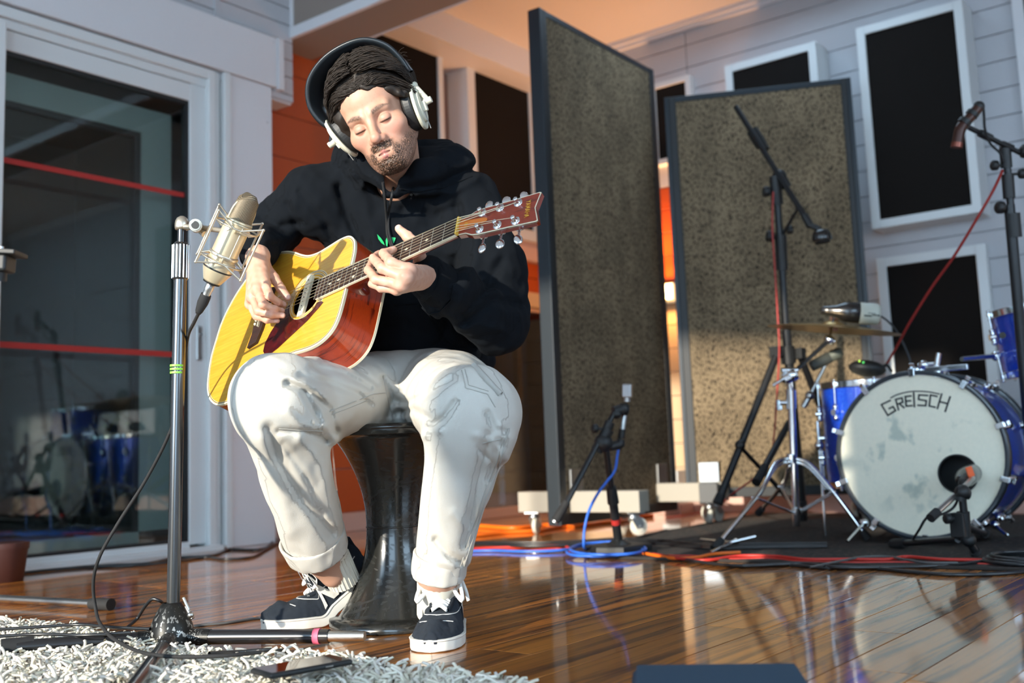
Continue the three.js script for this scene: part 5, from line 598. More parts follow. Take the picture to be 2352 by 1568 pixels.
const hoodie = part(man, 'hoodie', toWorld(nets(hoodieFull, V(-0.74, -0.2, -2.88), V(0.06, 0.46, -2.14), 0.0062)), M.hoodie);
{ const cuffBand = (a, b, r0, r1) => { const n = b.clone().sub(a).normalize(), m = basis(a, n); return lathe(a, n, [[r0 - 0.006, 0], [r0, 0.002], [r0 + 0.002, 0.02], [r1, 0.05], [r1 - 0.008, 0.052], [r0 - 0.008, 0.004]], 40); };
  part(hoodie, 'cuff', toWorld(cuffBand(vp(589, 588, 2.455), elR, 0.04, 0.047)), M.hoodie); part(hoodie, 'cuff', toWorld(cuffBand(vp(977, 637, 2.24), elL, 0.041, 0.05)), M.hoodie);
  part(hoodie, 'seam', toWorld(surfTube(hoodieShape, [[1040, 655], [1036, 690], [1010, 715], [985, 722]], 0.0014)), M.hoodie); part(hoodie, 'seam', toWorld(surfTube(hoodieShape, [[985, 722], [1015, 770], [1050, 800]], 0.0014)), M.hoodie); part(hoodie, 'seam', toWorld(surfTube(hoodieShape, [[905, 432], [960, 440], [1020, 430], [1085, 405]], 0.0018)), M.hoodie); part(hoodie, 'pocket_edge', toWorld(surfTube(hoodieShape, [[905, 700], [960, 697], [985, 722]], 0.0018)), M.hoodie);
  const cordM = std({ color: L(0.012, 0.012, 0.013), roughness: 0.7 });
  for (const pts of [[[879, 418], [884, 455], [888, 500], [890, 540], [899, 566]], [[906, 418], [900, 450], [893, 490], [893, 530], [903, 568]]]) { const q = pts.map(([x, y]) => onSurf(hoodieShape, x, y, 1.9, 0.005)), c = part(hoodie, 'drawstring', toWorld(tube(q, 0.0032, 8, 60)), cordM); const rings = []; const cv = new THREE.CatmullRomCurve3(q); for (let i = 0; i < 60; i++) { const p = cv.getPoint(i / 60), p2 = cv.getPoint((i + 0.5) / 60); rings.push(rod(p, p2, 0.0036, 0.0028, 8)); } part(c, 'braid', toWorld(mg(rings)), cordM); }
  const green = std({ color: L(0.02, 0.5, 0.15), roughness: 0.7 }), flat = (pts) => { const q = pts.map(([x, y]) => onSurf(hoodieShape, x, y, 1.9, 0.002)), c = q.reduce((s, p) => s.add(p), V(0, 0, 0)).divideScalar(q.length), X = q[1].clone().sub(q[0]), Y = V(0, 1, 0), m = axes(c, V(1, 0, X.z / (X.x || 1)), Y), inv = m.clone().invert(); return extrude(q.map((p) => { const w = p.clone().applyMatrix4(inv); return [w.x, w.y]; }), 0.0008, m); };
  part(hoodie, 'green_print', toWorld(flat([[866, 538], [874, 546], [881, 556], [884, 563], [876, 558], [869, 549]])), green, 'bright green print'); part(hoodie, 'green_print', toWorld(flat([[883, 563], [882, 552], [888, 546], [894, 548], [896, 558], [891, 566]])), green, 'bright green print'); part(hoodie, 'green_print', toWorld(flat([[898, 544], [909, 546], [905, 557], [902, 560]])), green, 'bright green print');
}
// ---- head (own axes: x to the person's left, y crown, z face)
const HA = (() => { const up0 = V(-0.4, 0.9165, 0), r0 = V(0.9165, 0.4, 0), f0 = V(0, 0, 1), yw = -0.21, pt = 0.13; let f = f0.clone().multiplyScalar(Math.cos(yw)).addScaledVector(r0, Math.sin(yw)); const r = r0.clone().multiplyScalar(Math.cos(yw)).addScaledVector(f0, -Math.sin(yw)); const f2 = f.clone().multiplyScalar(Math.cos(pt)).addScaledVector(up0, -Math.sin(pt)), u = up0.clone().multiplyScalar(Math.cos(pt)).addScaledVector(f, Math.sin(pt)); return { r, u, f: f2 }; })();
const HO = vp(853, 281, 2.345).addScaledVector(HA.f, -0.08), HM = new THREE.Matrix4().makeBasis(HA.r, HA.u, HA.f).setPosition(HO), HW = HM.clone().premultiply(MW);
const hl = (p) => p.clone().applyMatrix4(HM.clone().invert());
const mir = (f) => (x, y, z) => f(Math.abs(x), y, z);
const neckB = hl(vp(918, 425, 2.56));
const skin = { base: [0.53, 0.295, 0.205] };
const fSkull = uni(0.03, el(V(0, 0.045, -0.02), 0.075, 0.088, 0.1), el(V(0, 0.05, 0.03), 0.064, 0.055, 0.057), el(V(0, -0.03, 0.028), 0.058, 0.084, 0.06));
const fJaw = uni(0.02, mir(rc(V(0.05, -0.048, -0.008), V(0.022, -0.098, 0.056), 0.019, 0.016)), rc(V(-0.012, -0.098, 0.066), V(0.012, -0.098, 0.066), 0.017), el(V(0, -0.08, 0.033), 0.041, 0.033, 0.05));
const fCheek = mir(el(V(0.045, -0.022, 0.053), 0.024, 0.022, 0.022)), fBrow = mir(rc(V(0.042, 0.021, 0.072), V(0.012, 0.015, 0.084), 0.0105, 0.0105));
const fSock = mir(el(V(0.031, -0.002, 0.1), 0.02, 0.0125, 0.021)), fEye = mir(el(V(0.031, -0.005, 0.0735), 0.0138, 0.0128, 0.0128)), fLid = mir((x, y, z) => smax(el(V(0.031, -0.004, 0.0742), 0.0148, 0.0135, 0.0135)(x, y, z), -(y + 0.0098 - 6 * (x - 0.031) ** 2), 0.0012));
const fNose = uni(0.008, rc(V(0, 0.012, 0.082), V(0, -0.033, 0.1055), 0.0072, 0.0098), el(V(0, -0.0385, 0.106), 0.0115, 0.0105, 0.0115), mir(el(V(0.0132, -0.0425, 0.094), 0.0082, 0.0085, 0.0105))), fNostril = mir(el(V(0.0068, -0.0505, 0.1), 0.0042, 0.0034, 0.0055));
const fMuz = el(V(0, -0.07, 0.068), 0.034, 0.026, 0.024), fLipU = mir(rc(V(0.0255, -0.0742, 0.0765), V(0.0, -0.0682, 0.0925), 0.0028, 0.0055)), fLipL = mir(rc(V(0.022, -0.0765, 0.079), V(0, -0.0792, 0.0905), 0.0034, 0.0068)), fMouth = mir(rc(V(0.027, -0.0748, 0.082), V(0, -0.0738, 0.0995), 0.0008, 0.0011));
const fNeck = uni(0.02, rc(V(0.004, -0.06, -0.035), neckB, 0.048, 0.055), rc(V(0, -0.085, 0.02), neckB.clone().add(V(0, 0.03, 0.02)), 0.028, 0.04));
const beardMask = (x, y, z) => { const ax = Math.abs(x); let m = 0; m = Math.max(m, sstep(y, -0.0485, -0.053) * sstep(y, -0.069, -0.064) * sstep(ax, 0.034, 0.02) * sstep(z, 0.07, 0.08)); // moustache
  m = Math.max(m, sstep(y, -0.082, -0.09) * sstep(ax, 0.05, 0.02) * sstep(y, -0.135, -0.12) * sstep(z, 0.02, 0.04)); m = Math.max(m, 0.85 * sstep(Math.hypot(ax - 0.03, (y + 0.078) * 0.6), 0.014, 0.005) * sstep(z, 0.05, 0.065)); const jl = -0.062 - (0.056 - ax) * 0.75; m = Math.max(m, 0.5 * sstep(y, jl + 0.018, jl + 0.002) * sstep(y, -0.128, -0.112) * sstep(z, -0.02, 0.01)); m = Math.max(m, 0.4 * sstep(ax, 0.05, 0.06) * sstep(y, 0.01, -0.01) * sstep(y, -0.08, -0.06) * sstep(z, 0.035, 0.02)); return m; };
const faceF = (x, y, z) => { let d = smin(fSkull(x, y, z), fJaw(x, y, z), 0.028); if (d > 0.06) return Math.min(d, fNeck(x, y, z)); d = smin(d, fCheek(x, y, z), 0.022); d = smin(d, fBrow(x, y, z), 0.016); d = smax(d, -fSock(x, y, z), 0.014); d = smin(d, fEye(x, y, z), 0.003); d = smin(d, fLid(x, y, z), 0.0028); d = smin(d, fNose(x, y, z), 0.012); d = smax(d, -fNostril(x, y, z), 0.003); d = smin(d, fMuz(x, y, z), 0.018); d = smin(d, fLipU(x, y, z), 0.004); d = smin(d, fLipL(x, y, z), 0.004); d = smax(d, -fMouth(x, y, z), 0.0035); d = smax(d, -el(V(0, -0.0915, 0.098), 0.02, 0.0055, 0.01)(x, y, z), 0.008); d = smin(d, fNeck(x, y, z), 0.022);
  const b = beardMask(x, y, z); if (b > 0.05 && d < 0.01) d -= b * (0.0014 + 0.0014 * noise3(x * 420, y * 260, z * 420)); return d; };
const mix3 = (a, b, t) => [lerp(a[0], b[0], t), lerp(a[1], b[1], t), lerp(a[2], b[2], t)];
const faceC = (x, y, z) => { const ax = Math.abs(x); let c = mix3(skin.base, [0.49, 0.255, 0.165], 0.5 + 0.5 * noise3(x * 40, y * 40, z * 40)); c = mix3(c, [0.6, 0.24, 0.19], 0.5 * Math.exp(-(((ax - 0.04) / 0.02) ** 2 + ((y + 0.03) / 0.02) ** 2)) * (z > 0.03)); c = mix3(c, [0.58, 0.24, 0.18], 0.45 * Math.exp(-((x / 0.014) ** 2 + ((y + 0.04) / 0.013) ** 2)) * (z > 0.08)); c = mix3(c, [0.5, 0.25, 0.19], 0.4 * Math.exp(-(((ax - 0.031) / 0.016) ** 2 + ((y + 0.004) / 0.01) ** 2)) * (z > 0.05)); if (noise3(x * 260, y * 260, z * 260) > 0.74) c = mix3(c, [0.4, 0.18, 0.11], 0.35);
  const fr = noise3(x * 330, y * 210, z * 330), b = beardMask(x, y, z); if (b > 0) c = mix3(c, [0.034, 0.02, 0.012], clamp(b * (1.12 + 0.9 * fr), 0, 0.95));
  const by = 0.0185 + 0.006 * Math.sin(clamp((ax - 0.012) / 0.04, 0, 1) * 2.4) - 0.002, bt = 0.0042 * sstep(ax, 0.056, 0.03) + 0.0012; if (z > 0.045 && ax > 0.009) c = mix3(c, [0.05, 0.03, 0.02], 0.92 * sstep(Math.abs(y - by), bt * 1.5, bt * 0.5) * sstep(ax, 0.009, 0.016) * sstep(ax, 0.057, 0.048) * (0.8 + 0.3 * fr));
  if (z > 0.05) { const ly = -0.0098 + 6 * (ax - 0.031) ** 2, t = sstep(Math.abs(y - ly), 0.0026, 0.0008) * sstep(Math.abs(ax - 0.031), 0.0165, 0.012); c = mix3(c, [0.03, 0.018, 0.014], 0.9 * t); const cr = sstep(Math.abs(y - 0.0055 + 5 * (ax - 0.031) ** 2), 0.0016, 0.0004) * sstep(Math.abs(ax - 0.031), 0.016, 0.012); c = mix3(c, [0.32, 0.14, 0.1], 0.5 * cr); }
  if (z > 0.07 && fLipU(x, y, z) < 0.0012) c = mix3(c, [0.55, 0.19, 0.17], 0.8); if (z > 0.07 && fLipL(x, y, z) < 0.0012) c = mix3(c, [0.62, 0.24, 0.21], 0.85); if (z > 0.07) c = mix3(c, [0.16, 0.055, 0.045], 0.9 * sstep(fMouth(x, y, z), 0.0026, 0.0004)); return c; };
M.skin = phy({ vertexColors: true, roughness: 0.5, sheen: 0.2, sheenColor: L(0.5, 0.25, 0.2), sheenRoughness: 0.5, bumpMap: rep(wallBump, 30, 30), bumpScale: 0.0002 });
const bodyParts = [nets(faceF, V(-0.1, Math.min(-0.21, neckB.y - 0.02), -0.14), V(0.12, 0.145, 0.125), 0.002, faceC).applyMatrix4(HM)];
// ---- hands
const dG = (px, py, z) => { const c = V(0, 0, z * 0.96).applyMatrix4(GM).applyMatrix4(toView), n = gN.clone().transformDirection(toView), r = vp(px, py, 1); return (n.dot(c) / n.dot(r)); }; // depth of the guitar plane z at a pixel
const hp3 = (px, py, z) => vp(px, py, dG(px, py, z));                            // a point z metres above the guitar's top plane
function handMesh(palm, fingers, nails, lo, hi) {
  const pf = palm.map(([a, b, ra, rb]) => rc(a, b, ra, rb)), ff = fingers.map((f) => { const c = chain(f.p, f.r.map((q) => q * 0.93)); return (x, y, z) => { let d = c[0](x, y, z); for (let i = 1; i < c.length; i++) d = smin(d, c[i](x, y, z), 0.004); for (let i = 1; i < f.p.length - 1; i++) { const k = Math.hypot(x - f.p[i].x, y - f.p[i].y, z - f.p[i].z); d -= 0.0008 * Math.exp(-((k / 0.009) ** 2)); } return d; }; });
  const F = (x, y, z) => { let d = 1; for (const f of pf) d = d === 1 ? f(x, y, z) : smin(d, f(x, y, z), 0.007); let e = 1; for (const f of ff) { const q = f(x, y, z); e = e === 1 ? q : smin(e, q, 0.001); } d = smin(d, e, 0.006); if (Math.abs(d) < 0.02) d -= 0.0006 * noise3(x * 60, y * 60, z * 60); return d; };
  const C = (x, y, z) => { let c = mix3([0.64, 0.39, 0.285], [0.58, 0.31, 0.215], 0.5 + 0.5 * noise3(x * 50, y * 50, z * 50)); for (const f of fingers) for (let i = 0; i < f.p.length; i++) { const k = Math.hypot(x - f.p[i].x, y - f.p[i].y, z - f.p[i].z); c = mix3(c, [0.62, 0.24, 0.17], 0.4 * Math.exp(-((k / 0.012) ** 2))); } for (const n of nails) { const k = Math.hypot(x - n.x, y - n.y, z - n.z); if (k < 0.0062) c = mix3(c, [0.72, 0.45, 0.38], 0.8); } return c; };
  return nets(F, lo, hi, 0.0026, C); }
{ // picking hand
  const W = vp(592, 590, 2.44), iM = hp3(608, 650, 0.066), mM = hp3(592, 664, 0.074), rM = hp3(580, 681, 0.07), pM = hp3(574, 698, 0.056), th0 = hp3(606, 612, 0.05);
  const F = [{ p: [iM, hp3(620, 680, 0.06), hp3(638, 694, 0.034), hp3(652, 699, 0.014)], r: [0.0118, 0.01, 0.0088, 0.0073] }, { p: [mM, hp3(604, 699, 0.068), hp3(630, 710, 0.042), hp3(647, 713, 0.018)], r: [0.0118, 0.0102, 0.009, 0.0074] }, { p: [rM, hp3(593, 714, 0.06), hp3(624, 722, 0.042), hp3(649, 724, 0.02)], r: [0.0112, 0.0098, 0.0087, 0.0071] }, { p: [pM, hp3(588, 726, 0.044), hp3(614, 735, 0.032), hp3(637, 736, 0.018)], r: [0.0102, 0.0086, 0.0075, 0.0063] }, { p: [th0, hp3(629, 638, 0.04), hp3(645, 662, 0.028), hp3(661, 683, 0.014)], r: [0.0165, 0.0128, 0.0108, 0.0086] }];
  const palm = [[vp(600, 560, 2.5), W, 0.029, 0.0265], [W, iM, 0.0245, 0.0122], [W, mM, 0.025, 0.0125], [W, rM, 0.0245, 0.012], [W, pM, 0.0235, 0.011], [W, th0, 0.02, 0.0165], [iM, mM, 0.0112, 0.0115], [mM, rM, 0.0115, 0.011], [rM, pM, 0.011, 0.01]];
  const nail = F.map((f) => f.p[f.p.length - 1].clone().add(V(0.001, 0.002, 0.0065)));
  bodyParts.push(handMesh(palm, F, nail, V(-0.66, -0.02, -2.58), V(-0.46, 0.21, -2.16)));
}
{ // fretting hand: fingertips on the strings, thumb behind the neck
  const W = vp(980, 636, 2.25), iM = hp3(941, 620, 0.014), mM = hp3(933, 637, 0.018), rM = hp3(923, 653, 0.014), pM = hp3(911, 664, 0.004), thB = vp(968, 604, 2.268);
  const F = [{ p: [iM, hp3(899, 603, 0.046), hp3(881, 582, 0.034), hp3(904, 573, 0.012)], r: [0.0128, 0.0108, 0.0096, 0.0084] }, { p: [mM, hp3(878, 616, 0.05), hp3(858, 594, 0.038), hp3(870, 583, 0.012)], r: [0.0128, 0.011, 0.0098, 0.0085] }, { p: [rM, hp3(864, 642, 0.04), hp3(846, 620, 0.034), hp3(853, 603, 0.012)], r: [0.0122, 0.0102, 0.0092, 0.008] }, { p: [pM, hp3(875, 661, 0.02), hp3(855, 652, 0.022), hp3(857, 634, 0.012)], r: [0.011, 0.0092, 0.008, 0.007] }, { p: [thB, hp3(955, 562, -0.03), hp3(936, 543, -0.012), hp3(916, 525, 0.004)], r: [0.017, 0.0145, 0.012, 0.0092] }];
  const palm = [[vp(1008, 655, 2.29), W, 0.028, 0.026], [W, iM, 0.0255, 0.0125], [W, mM, 0.0255, 0.013], [W, rM, 0.0255, 0.0125], [W, pM, 0.024, 0.0115], [W, thB, 0.021, 0.0175], [iM, mM, 0.0122, 0.0125], [mM, rM, 0.0125, 0.012], [rM, pM, 0.0118, 0.0108]];
  const nail = [F[0].p[3].clone().add(V(-0.002, 0.003, 0.007)), F[4].p[3].clone().add(V(-0.002, 0.004, 0.006))];
  bodyParts.push(handMesh(palm, F, nail, V(-0.34, 0.02, -2.36), V(-0.12, 0.245, -1.96)));
}
{ // the body inside the clothes: trunk, limbs, ankles
  const core = uni(0.06, el(vp(930, 560, 2.67), 0.145, 0.175, 0.1), el(vp(955, 760, 2.67), 0.125, 0.14, 0.1), rc(vp(775, 465, 2.62), vp(1030, 465, 2.61), 0.055, 0.055), rc(vp(925, 400, 2.58), vp(928, 480, 2.62), 0.05, 0.07), rc(shR, elR, 0.045, 0.036), rc(elR, vp(598, 565, 2.49), 0.036, 0.028), rc(shL, elL, 0.045, 0.038), rc(elL, vp(1000, 650, 2.27), 0.038, 0.029), rc(hipR, kR, 0.075, 0.055), rc(kR, ankR, 0.052, 0.036), rc(hipL, kL, 0.075, 0.055), rc(kL, ankL, 0.052, 0.034), rc(ankR, vp(765, 1318, 2.39), 0.034, 0.03), rc(ankL, vp(1000, 1378, 2.26), 0.034, 0.028));
  bodyParts.push(nets(core, V(-0.72, -0.68, -2.9), V(0.05, 0.46, -2.0), 0.012, () => skin.base)); }
const body = part(man, 'body', toWorld(mg(bodyParts.map((g) => { g.deleteAttribute('uv'); return g; }))), M.skin);
// ---- hair: a cap with combed waves and many single locks
{ M.hair = phy({ color: L(0.02, 0.014, 0.0105), roughness: 0.55, specularIntensity: 0.6, anisotropy: 0.6, sheen: 0.3, sheenColor: L(0.12, 0.09, 0.07), sheenRoughness: 0.4 });
  const hairLine = (x, y, z) => y - (0.066 - (x > 0 ? 8 * x * x : 1.5 * x * x + 60 * Math.max(0, -x - 0.05) ** 1.4) + 0.0035 * Math.sin(x * 150 + 1)) + (z < 0.03 ? (0.03 - z) * 2.6 : 0);
  const capF = (x, y, z) => { const a = Math.atan2(x - 0.01, z + 0.02), r = Math.hypot(x - 0.01, z + 0.02); let d = smin(el(V(0, 0.06, -0.022), 0.09, 0.1, 0.115)(x, y, z), mir(el(V(0.07, 0.035, 0.0), 0.03, 0.055, 0.055))(x, y, z), 0.03); d = smin(d, rc(V(-0.076, 0.085, 0.026), V(-0.085, 0.035, 0.012), 0.022, 0.016)(x, y, z), 0.02); d = smin(d, rc(V(-0.055, 0.09, 0.042), V(0.0, 0.096, 0.056), 0.012, 0.014)(x, y, z), 0.02); d = smin(d, rc(V(0.0, 0.096, 0.056), V(0.058, 0.078, 0.036), 0.013, 0.012)(x, y, z), 0.02); if (Math.abs(d) < 0.03) d -= 0.002 * Math.sin(a * 17 + y * 60 + 2.5 * noise3(x * 22, y * 22, z * 22)) * sstep(r, 0.0, 0.05) + 0.003 * noise3(x * 34, y * 34, z * 34) - 0.001; return smax(d + 0.0025, 0.006 - hairLine(x, y, z), 0.008); };
  const parts = [nets(capF, V(-0.14, -0.09, -0.16), V(0.13, 0.185, 0.13), 0.0038)];
  for (let i = 0; i < 2600; i++) { // locks: from the parting outwards and down over the cap, waving, ending at the hairline
    const side = rnd() < 0.55 ? -1 : 1, th = rr(0.0, 0.7), phi = rr(-0.9, 1.25), pts = [], n = 14, len = rr(0.5, 1.25), w = rr(0.002, 0.0065), ph = rr(0, 6.28), fr = rr(6, 11), lift = rr(-0.003, 0.007);
    for (let k = 0; k <= n; k++) { const t = (k / n) * len, la = side * (th + t * 1.35), ca = Math.cos(la), s = Math.sin(la), ce = Math.cos(phi), se = Math.sin(phi); let x = 0.008 + 0.098 * s, y = 0.06 + 0.107 * ca * (0.3 + 0.7 * ce), z = -0.022 + 0.116 * se * (0.35 + 0.65 * ca) + (phi > 0.5 ? 0.012 * Math.sin(t * 3) : 0); const wv = Math.sin(t * fr + ph) * w; x += wv * 0.7; y += wv * 0.8 + lift; z += Math.cos(t * fr + ph) * w * 0.8; if (hairLine(x, y, z) < 0.003 - rnd() * 0.012) break; pts.push(V(x, y, z)); }
    if (pts.length < 5) continue; const c = new THREE.CatmullRomCurve3(pts), r0 = rr(0.0006, 0.0017), g = new THREE.TubeGeometry(c, 14, r0, 4); parts.push(g); }
  for (let i = 0; i < 2200; i++) { // waves over the forehead and temples
    const side = rnd() < 0.58 ? -1 : 1, x0 = rr(-0.012, 0.022), far = rr(0.35, 1), pts = [], n = 14, w = rr(0.002, 0.0055), ph = 6.28 * Math.floor(rr(0, 4)) / 4 + rr(-0.3, 0.3), fr = 9.5 + rr(-0.8, 0.8), a0 = rr(0.074, 0.13), q = (a0 - 0.074) / 0.056, z0 = lerp(0.081, 0.03, q * q);
    for (let k = 0; k <= n; k++) { const t = (k / n) * far, x = x0 + side * t * (side < 0 ? 0.1 : 0.092), y = a0 + 0.006 * Math.sin(t * 3) - (side < 0 ? 0.072 : 0.088) * t * t * (1 - 0.3 * (1 - q)) + Math.sin(t * fr + ph) * w + 0.004 * (1 - q), z = z0 - 0.062 * t * t * (1 - 0.5 * q) + 0.008 * Math.sin(t * 4) + Math.cos(t * fr + ph) * w * 0.8; if (hairLine(x, y, z) < 0.001 - rnd() * 0.007) break; pts.push(V(x, y, z)); }
    if (pts.length < 4) continue; parts.push(new THREE.TubeGeometry(new THREE.CatmullRomCurve3(pts), 14, rr(0.0005, 0.0014), 4)); }
  for (let i = 0; i < 60; i++) { const a = V(rr(0.07, 0.1), rr(0.05, 0.12), rr(-0.06, 0)), b = a.clone().add(V(rr(0.005, 0.025), rr(-0.005, 0.02), rr(-0.02, 0.02))); parts.push(new THREE.TubeGeometry(new THREE.CatmullRomCurve3([a, a.clone().lerp(b, 0.5).add(V(0, 0.006, 0)), b]), 8, 0.0006, 4)); }
  const all = mg(parts.map((g) => { g = clean(g); return g; })); part(man, 'hair', all.applyMatrix4(HW), M.hair, 'wavy dark brown hair');
}
// ---- headphones (a thing of their own, worn on the head)
{ const t = thing('headphones', 'black studio headphones with cream ear cups on the seated man', 'headphones', HO.clone().applyMatrix4(MW)), H = (x, y, z) => V(x, y, z).applyMatrix4(HW), cream = std({ color: L(0.62, 0.6, 0.48), roughness: 0.45 });
  const path = [[-0.107, 0.03, 0], [-0.12, 0.06, 0], [-0.122, 0.1, 0], [-0.1, 0.14, 0], [-0.055, 0.165, 0], [0.0, 0.173, 0], [0.05, 0.166, 0], [0.088, 0.138, 0], [0.106, 0.1, 0], [0.112, 0.07, 0]].map((p) => V(...p)), cv = new THREE.CatmullRomCurve3(path), pos = [], idx = [], n = 60, prof = [[-0.032, 0], [-0.028, 0.006], [0, 0.008], [0.028, 0.006], [0.032, 0], [0.028, -0.006], [0, -0.008], [-0.028, -0.006]];
  for (let i = 0; i <= n; i++) { const u = i / n, p = cv.getPoint(u), tg = cv.getTangent(u), out = V(-tg.y, tg.x, 0).normalize(), k = 0.45 + 0.6 * Math.sin(u * Math.PI) ** 0.6; for (const [z, o0] of prof) { const o = o0 + z * 0.42 * Math.sin(u * Math.PI); pos.push(p.x + out.x * o, p.y + out.y * o, p.z + z * k); } } for (let i = 0; i < n; i++) for (let k = 0; k < 8; k++) { const a = i * 8 + k, b = i * 8 + ((k + 1) % 8); idx.push(a, b, a + 8, b, b + 8, a + 8); }
  const bg = new THREE.BufferGeometry(); bg.setAttribute('position', new THREE.Float32BufferAttribute(pos, 3)); bg.setIndex(idx); bg.computeVertexNormals(); part(t, 'headband', bg.applyMatrix4(HW), phy({ color: L(0.012, 0.017, 0.022), roughness: 0.35, clearcoat: 0.3, clearcoatRoughness: 0.3 })); for (const u of [0.25, 0.5]) { const p = cv.getPoint(u); part(t, 'rivet', ball(H(p.x * 1.05, p.y + 0.004, 0.012), 0.0035), M.blackGloss); }
  for (const s of [-1, 1]) { const ux = s > 0 ? 0.12 : -0.28, o = s > 0 ? H(0.076, -0.004, -0.002) : H(-0.083, 0.012, 0), X = V(s, -ux * s, 0).transformDirection(HW), up = V(ux, 1, 0.0).transformDirection(HW), em = (w, h) => smoothClosed(circle(0, 0, w, 24, h), 48), mm = new THREE.Matrix4().makeBasis(up, X.clone().cross(up), X).setPosition(o), Tm = (x, y, z) => mm.clone().multiply(new THREE.Matrix4().makeTranslation(x, y, z));
    const c = part(t, 'ear_cup', [extrude(em(0.052, 0.038), 0.0035, Tm(0, 0, 0.0185), 0.0025), extrude(em(0.036, 0.025), 0.004, Tm(0, 0, 0.024), 0.003)], cream, 'cream ear cup'); part(t, 'ear_cushion', extrude(em(0.047, 0.035), 0.013, Tm(0, 0, -0.004), 0.005, [em(0.022, 0.018)]), M.black, 'black ear cushion');
    part(c, 'yoke_block', obox(Tm(-0.004, 0.004, 0.034), 0.024, 0.018, 0.012, 0.003), cream); part(c, 'yoke_pivot', rod(V(0.004, 0, 0.036).applyMatrix4(mm), V(0.006, 0, 0.054).applyMatrix4(mm), 0.0085, 0.0075), cream); part(c, 'metal_strip', bar(V(0.048, 0.008, 0.028).applyMatrix4(mm), V(-0.056, 0.006, 0.033).applyMatrix4(mm), V(0, 1, 0).transformDirection(mm), 0.005, 0.0014, 0.0004), std({ color: L(0.35, 0.35, 0.34), roughness: 0.6, metalness: 0.6 })); part(t, 'pivot', [rod(H(s * 0.108, 0.04, 0), V(0.008, 0, 0.045).applyMatrix4(mm), 0.006), ball(H(s * 0.108, 0.04, 0), 0.0085)], s < 0 ? M.blackGloss : cream); }
}
// ---------------------------------------------------------------- stool
const SC = (() => { const f = G(892, 1459), d = dirV(0, 0, -1).setY(0).normalize(); return f.addScaledVector(d, 0.15); })();
{ const t = thing('stool', 'scuffed black plastic hourglass stool under the seated man', 'stool', SC.clone()), scuff = tex(256, 256, (u, v) => { const n = 0.16 + 0.22 * sstep(tile(u, v, 3, 3, 4), 0.1, 0.6) + 0.25 * sstep(tile(u, v, 18, 2.2, 8), 0.45, 0.6) * sstep(v, 0.6, 0.3); return [n, n, n]; }, false);
  const mat = phy({ color: L(0.014, 0.0145, 0.0135), roughness: 1, roughnessMap: scuff, clearcoat: 0.5, clearcoatRoughness: 0.18 }), prof = (y) => { const k = Math.abs(y - 0.225) / 0.225; return 0.064 + 0.086 * Math.pow(k, 2.1); };
  const half = (y0, y1) => { const p = []; for (let i = 0; i <= 26; i++) { const y = lerp(y0, y1, i / 26); p.push([prof(y), y]); } return p; };
  part(t, 'lower_cone', lathe(SC, V(0, 1, 0), [[0.13, 0], [0.15, 0], [0.153, 0.003], [0.153, 0.02], ...half(0.024, 0.222)], 64), mat); part(t, 'upper_cone', lathe(SC, V(0, 1, 0), [...half(0.226, 0.43), [0.147, 0.434], [0.153, 0.436], [0.153, 0.45]], 64), mat); part(t, 'waist_seam', lathe(SC, V(0, 1, 0), [[0.062, 0.222], [0.0655, 0.2225], [0.0655, 0.2255], [0.062, 0.226]], 48), mat);
  part(t, 'seat_lid', lathe(SC, V(0, 1, 0), [[0, 0.457], [0.1, 0.457], [0.14, 0.46], [0.152, 0.458], [0.156, 0.452], [0.156, 0.447], [0.15, 0.445], [0.1, 0.444]], 64), mat); }
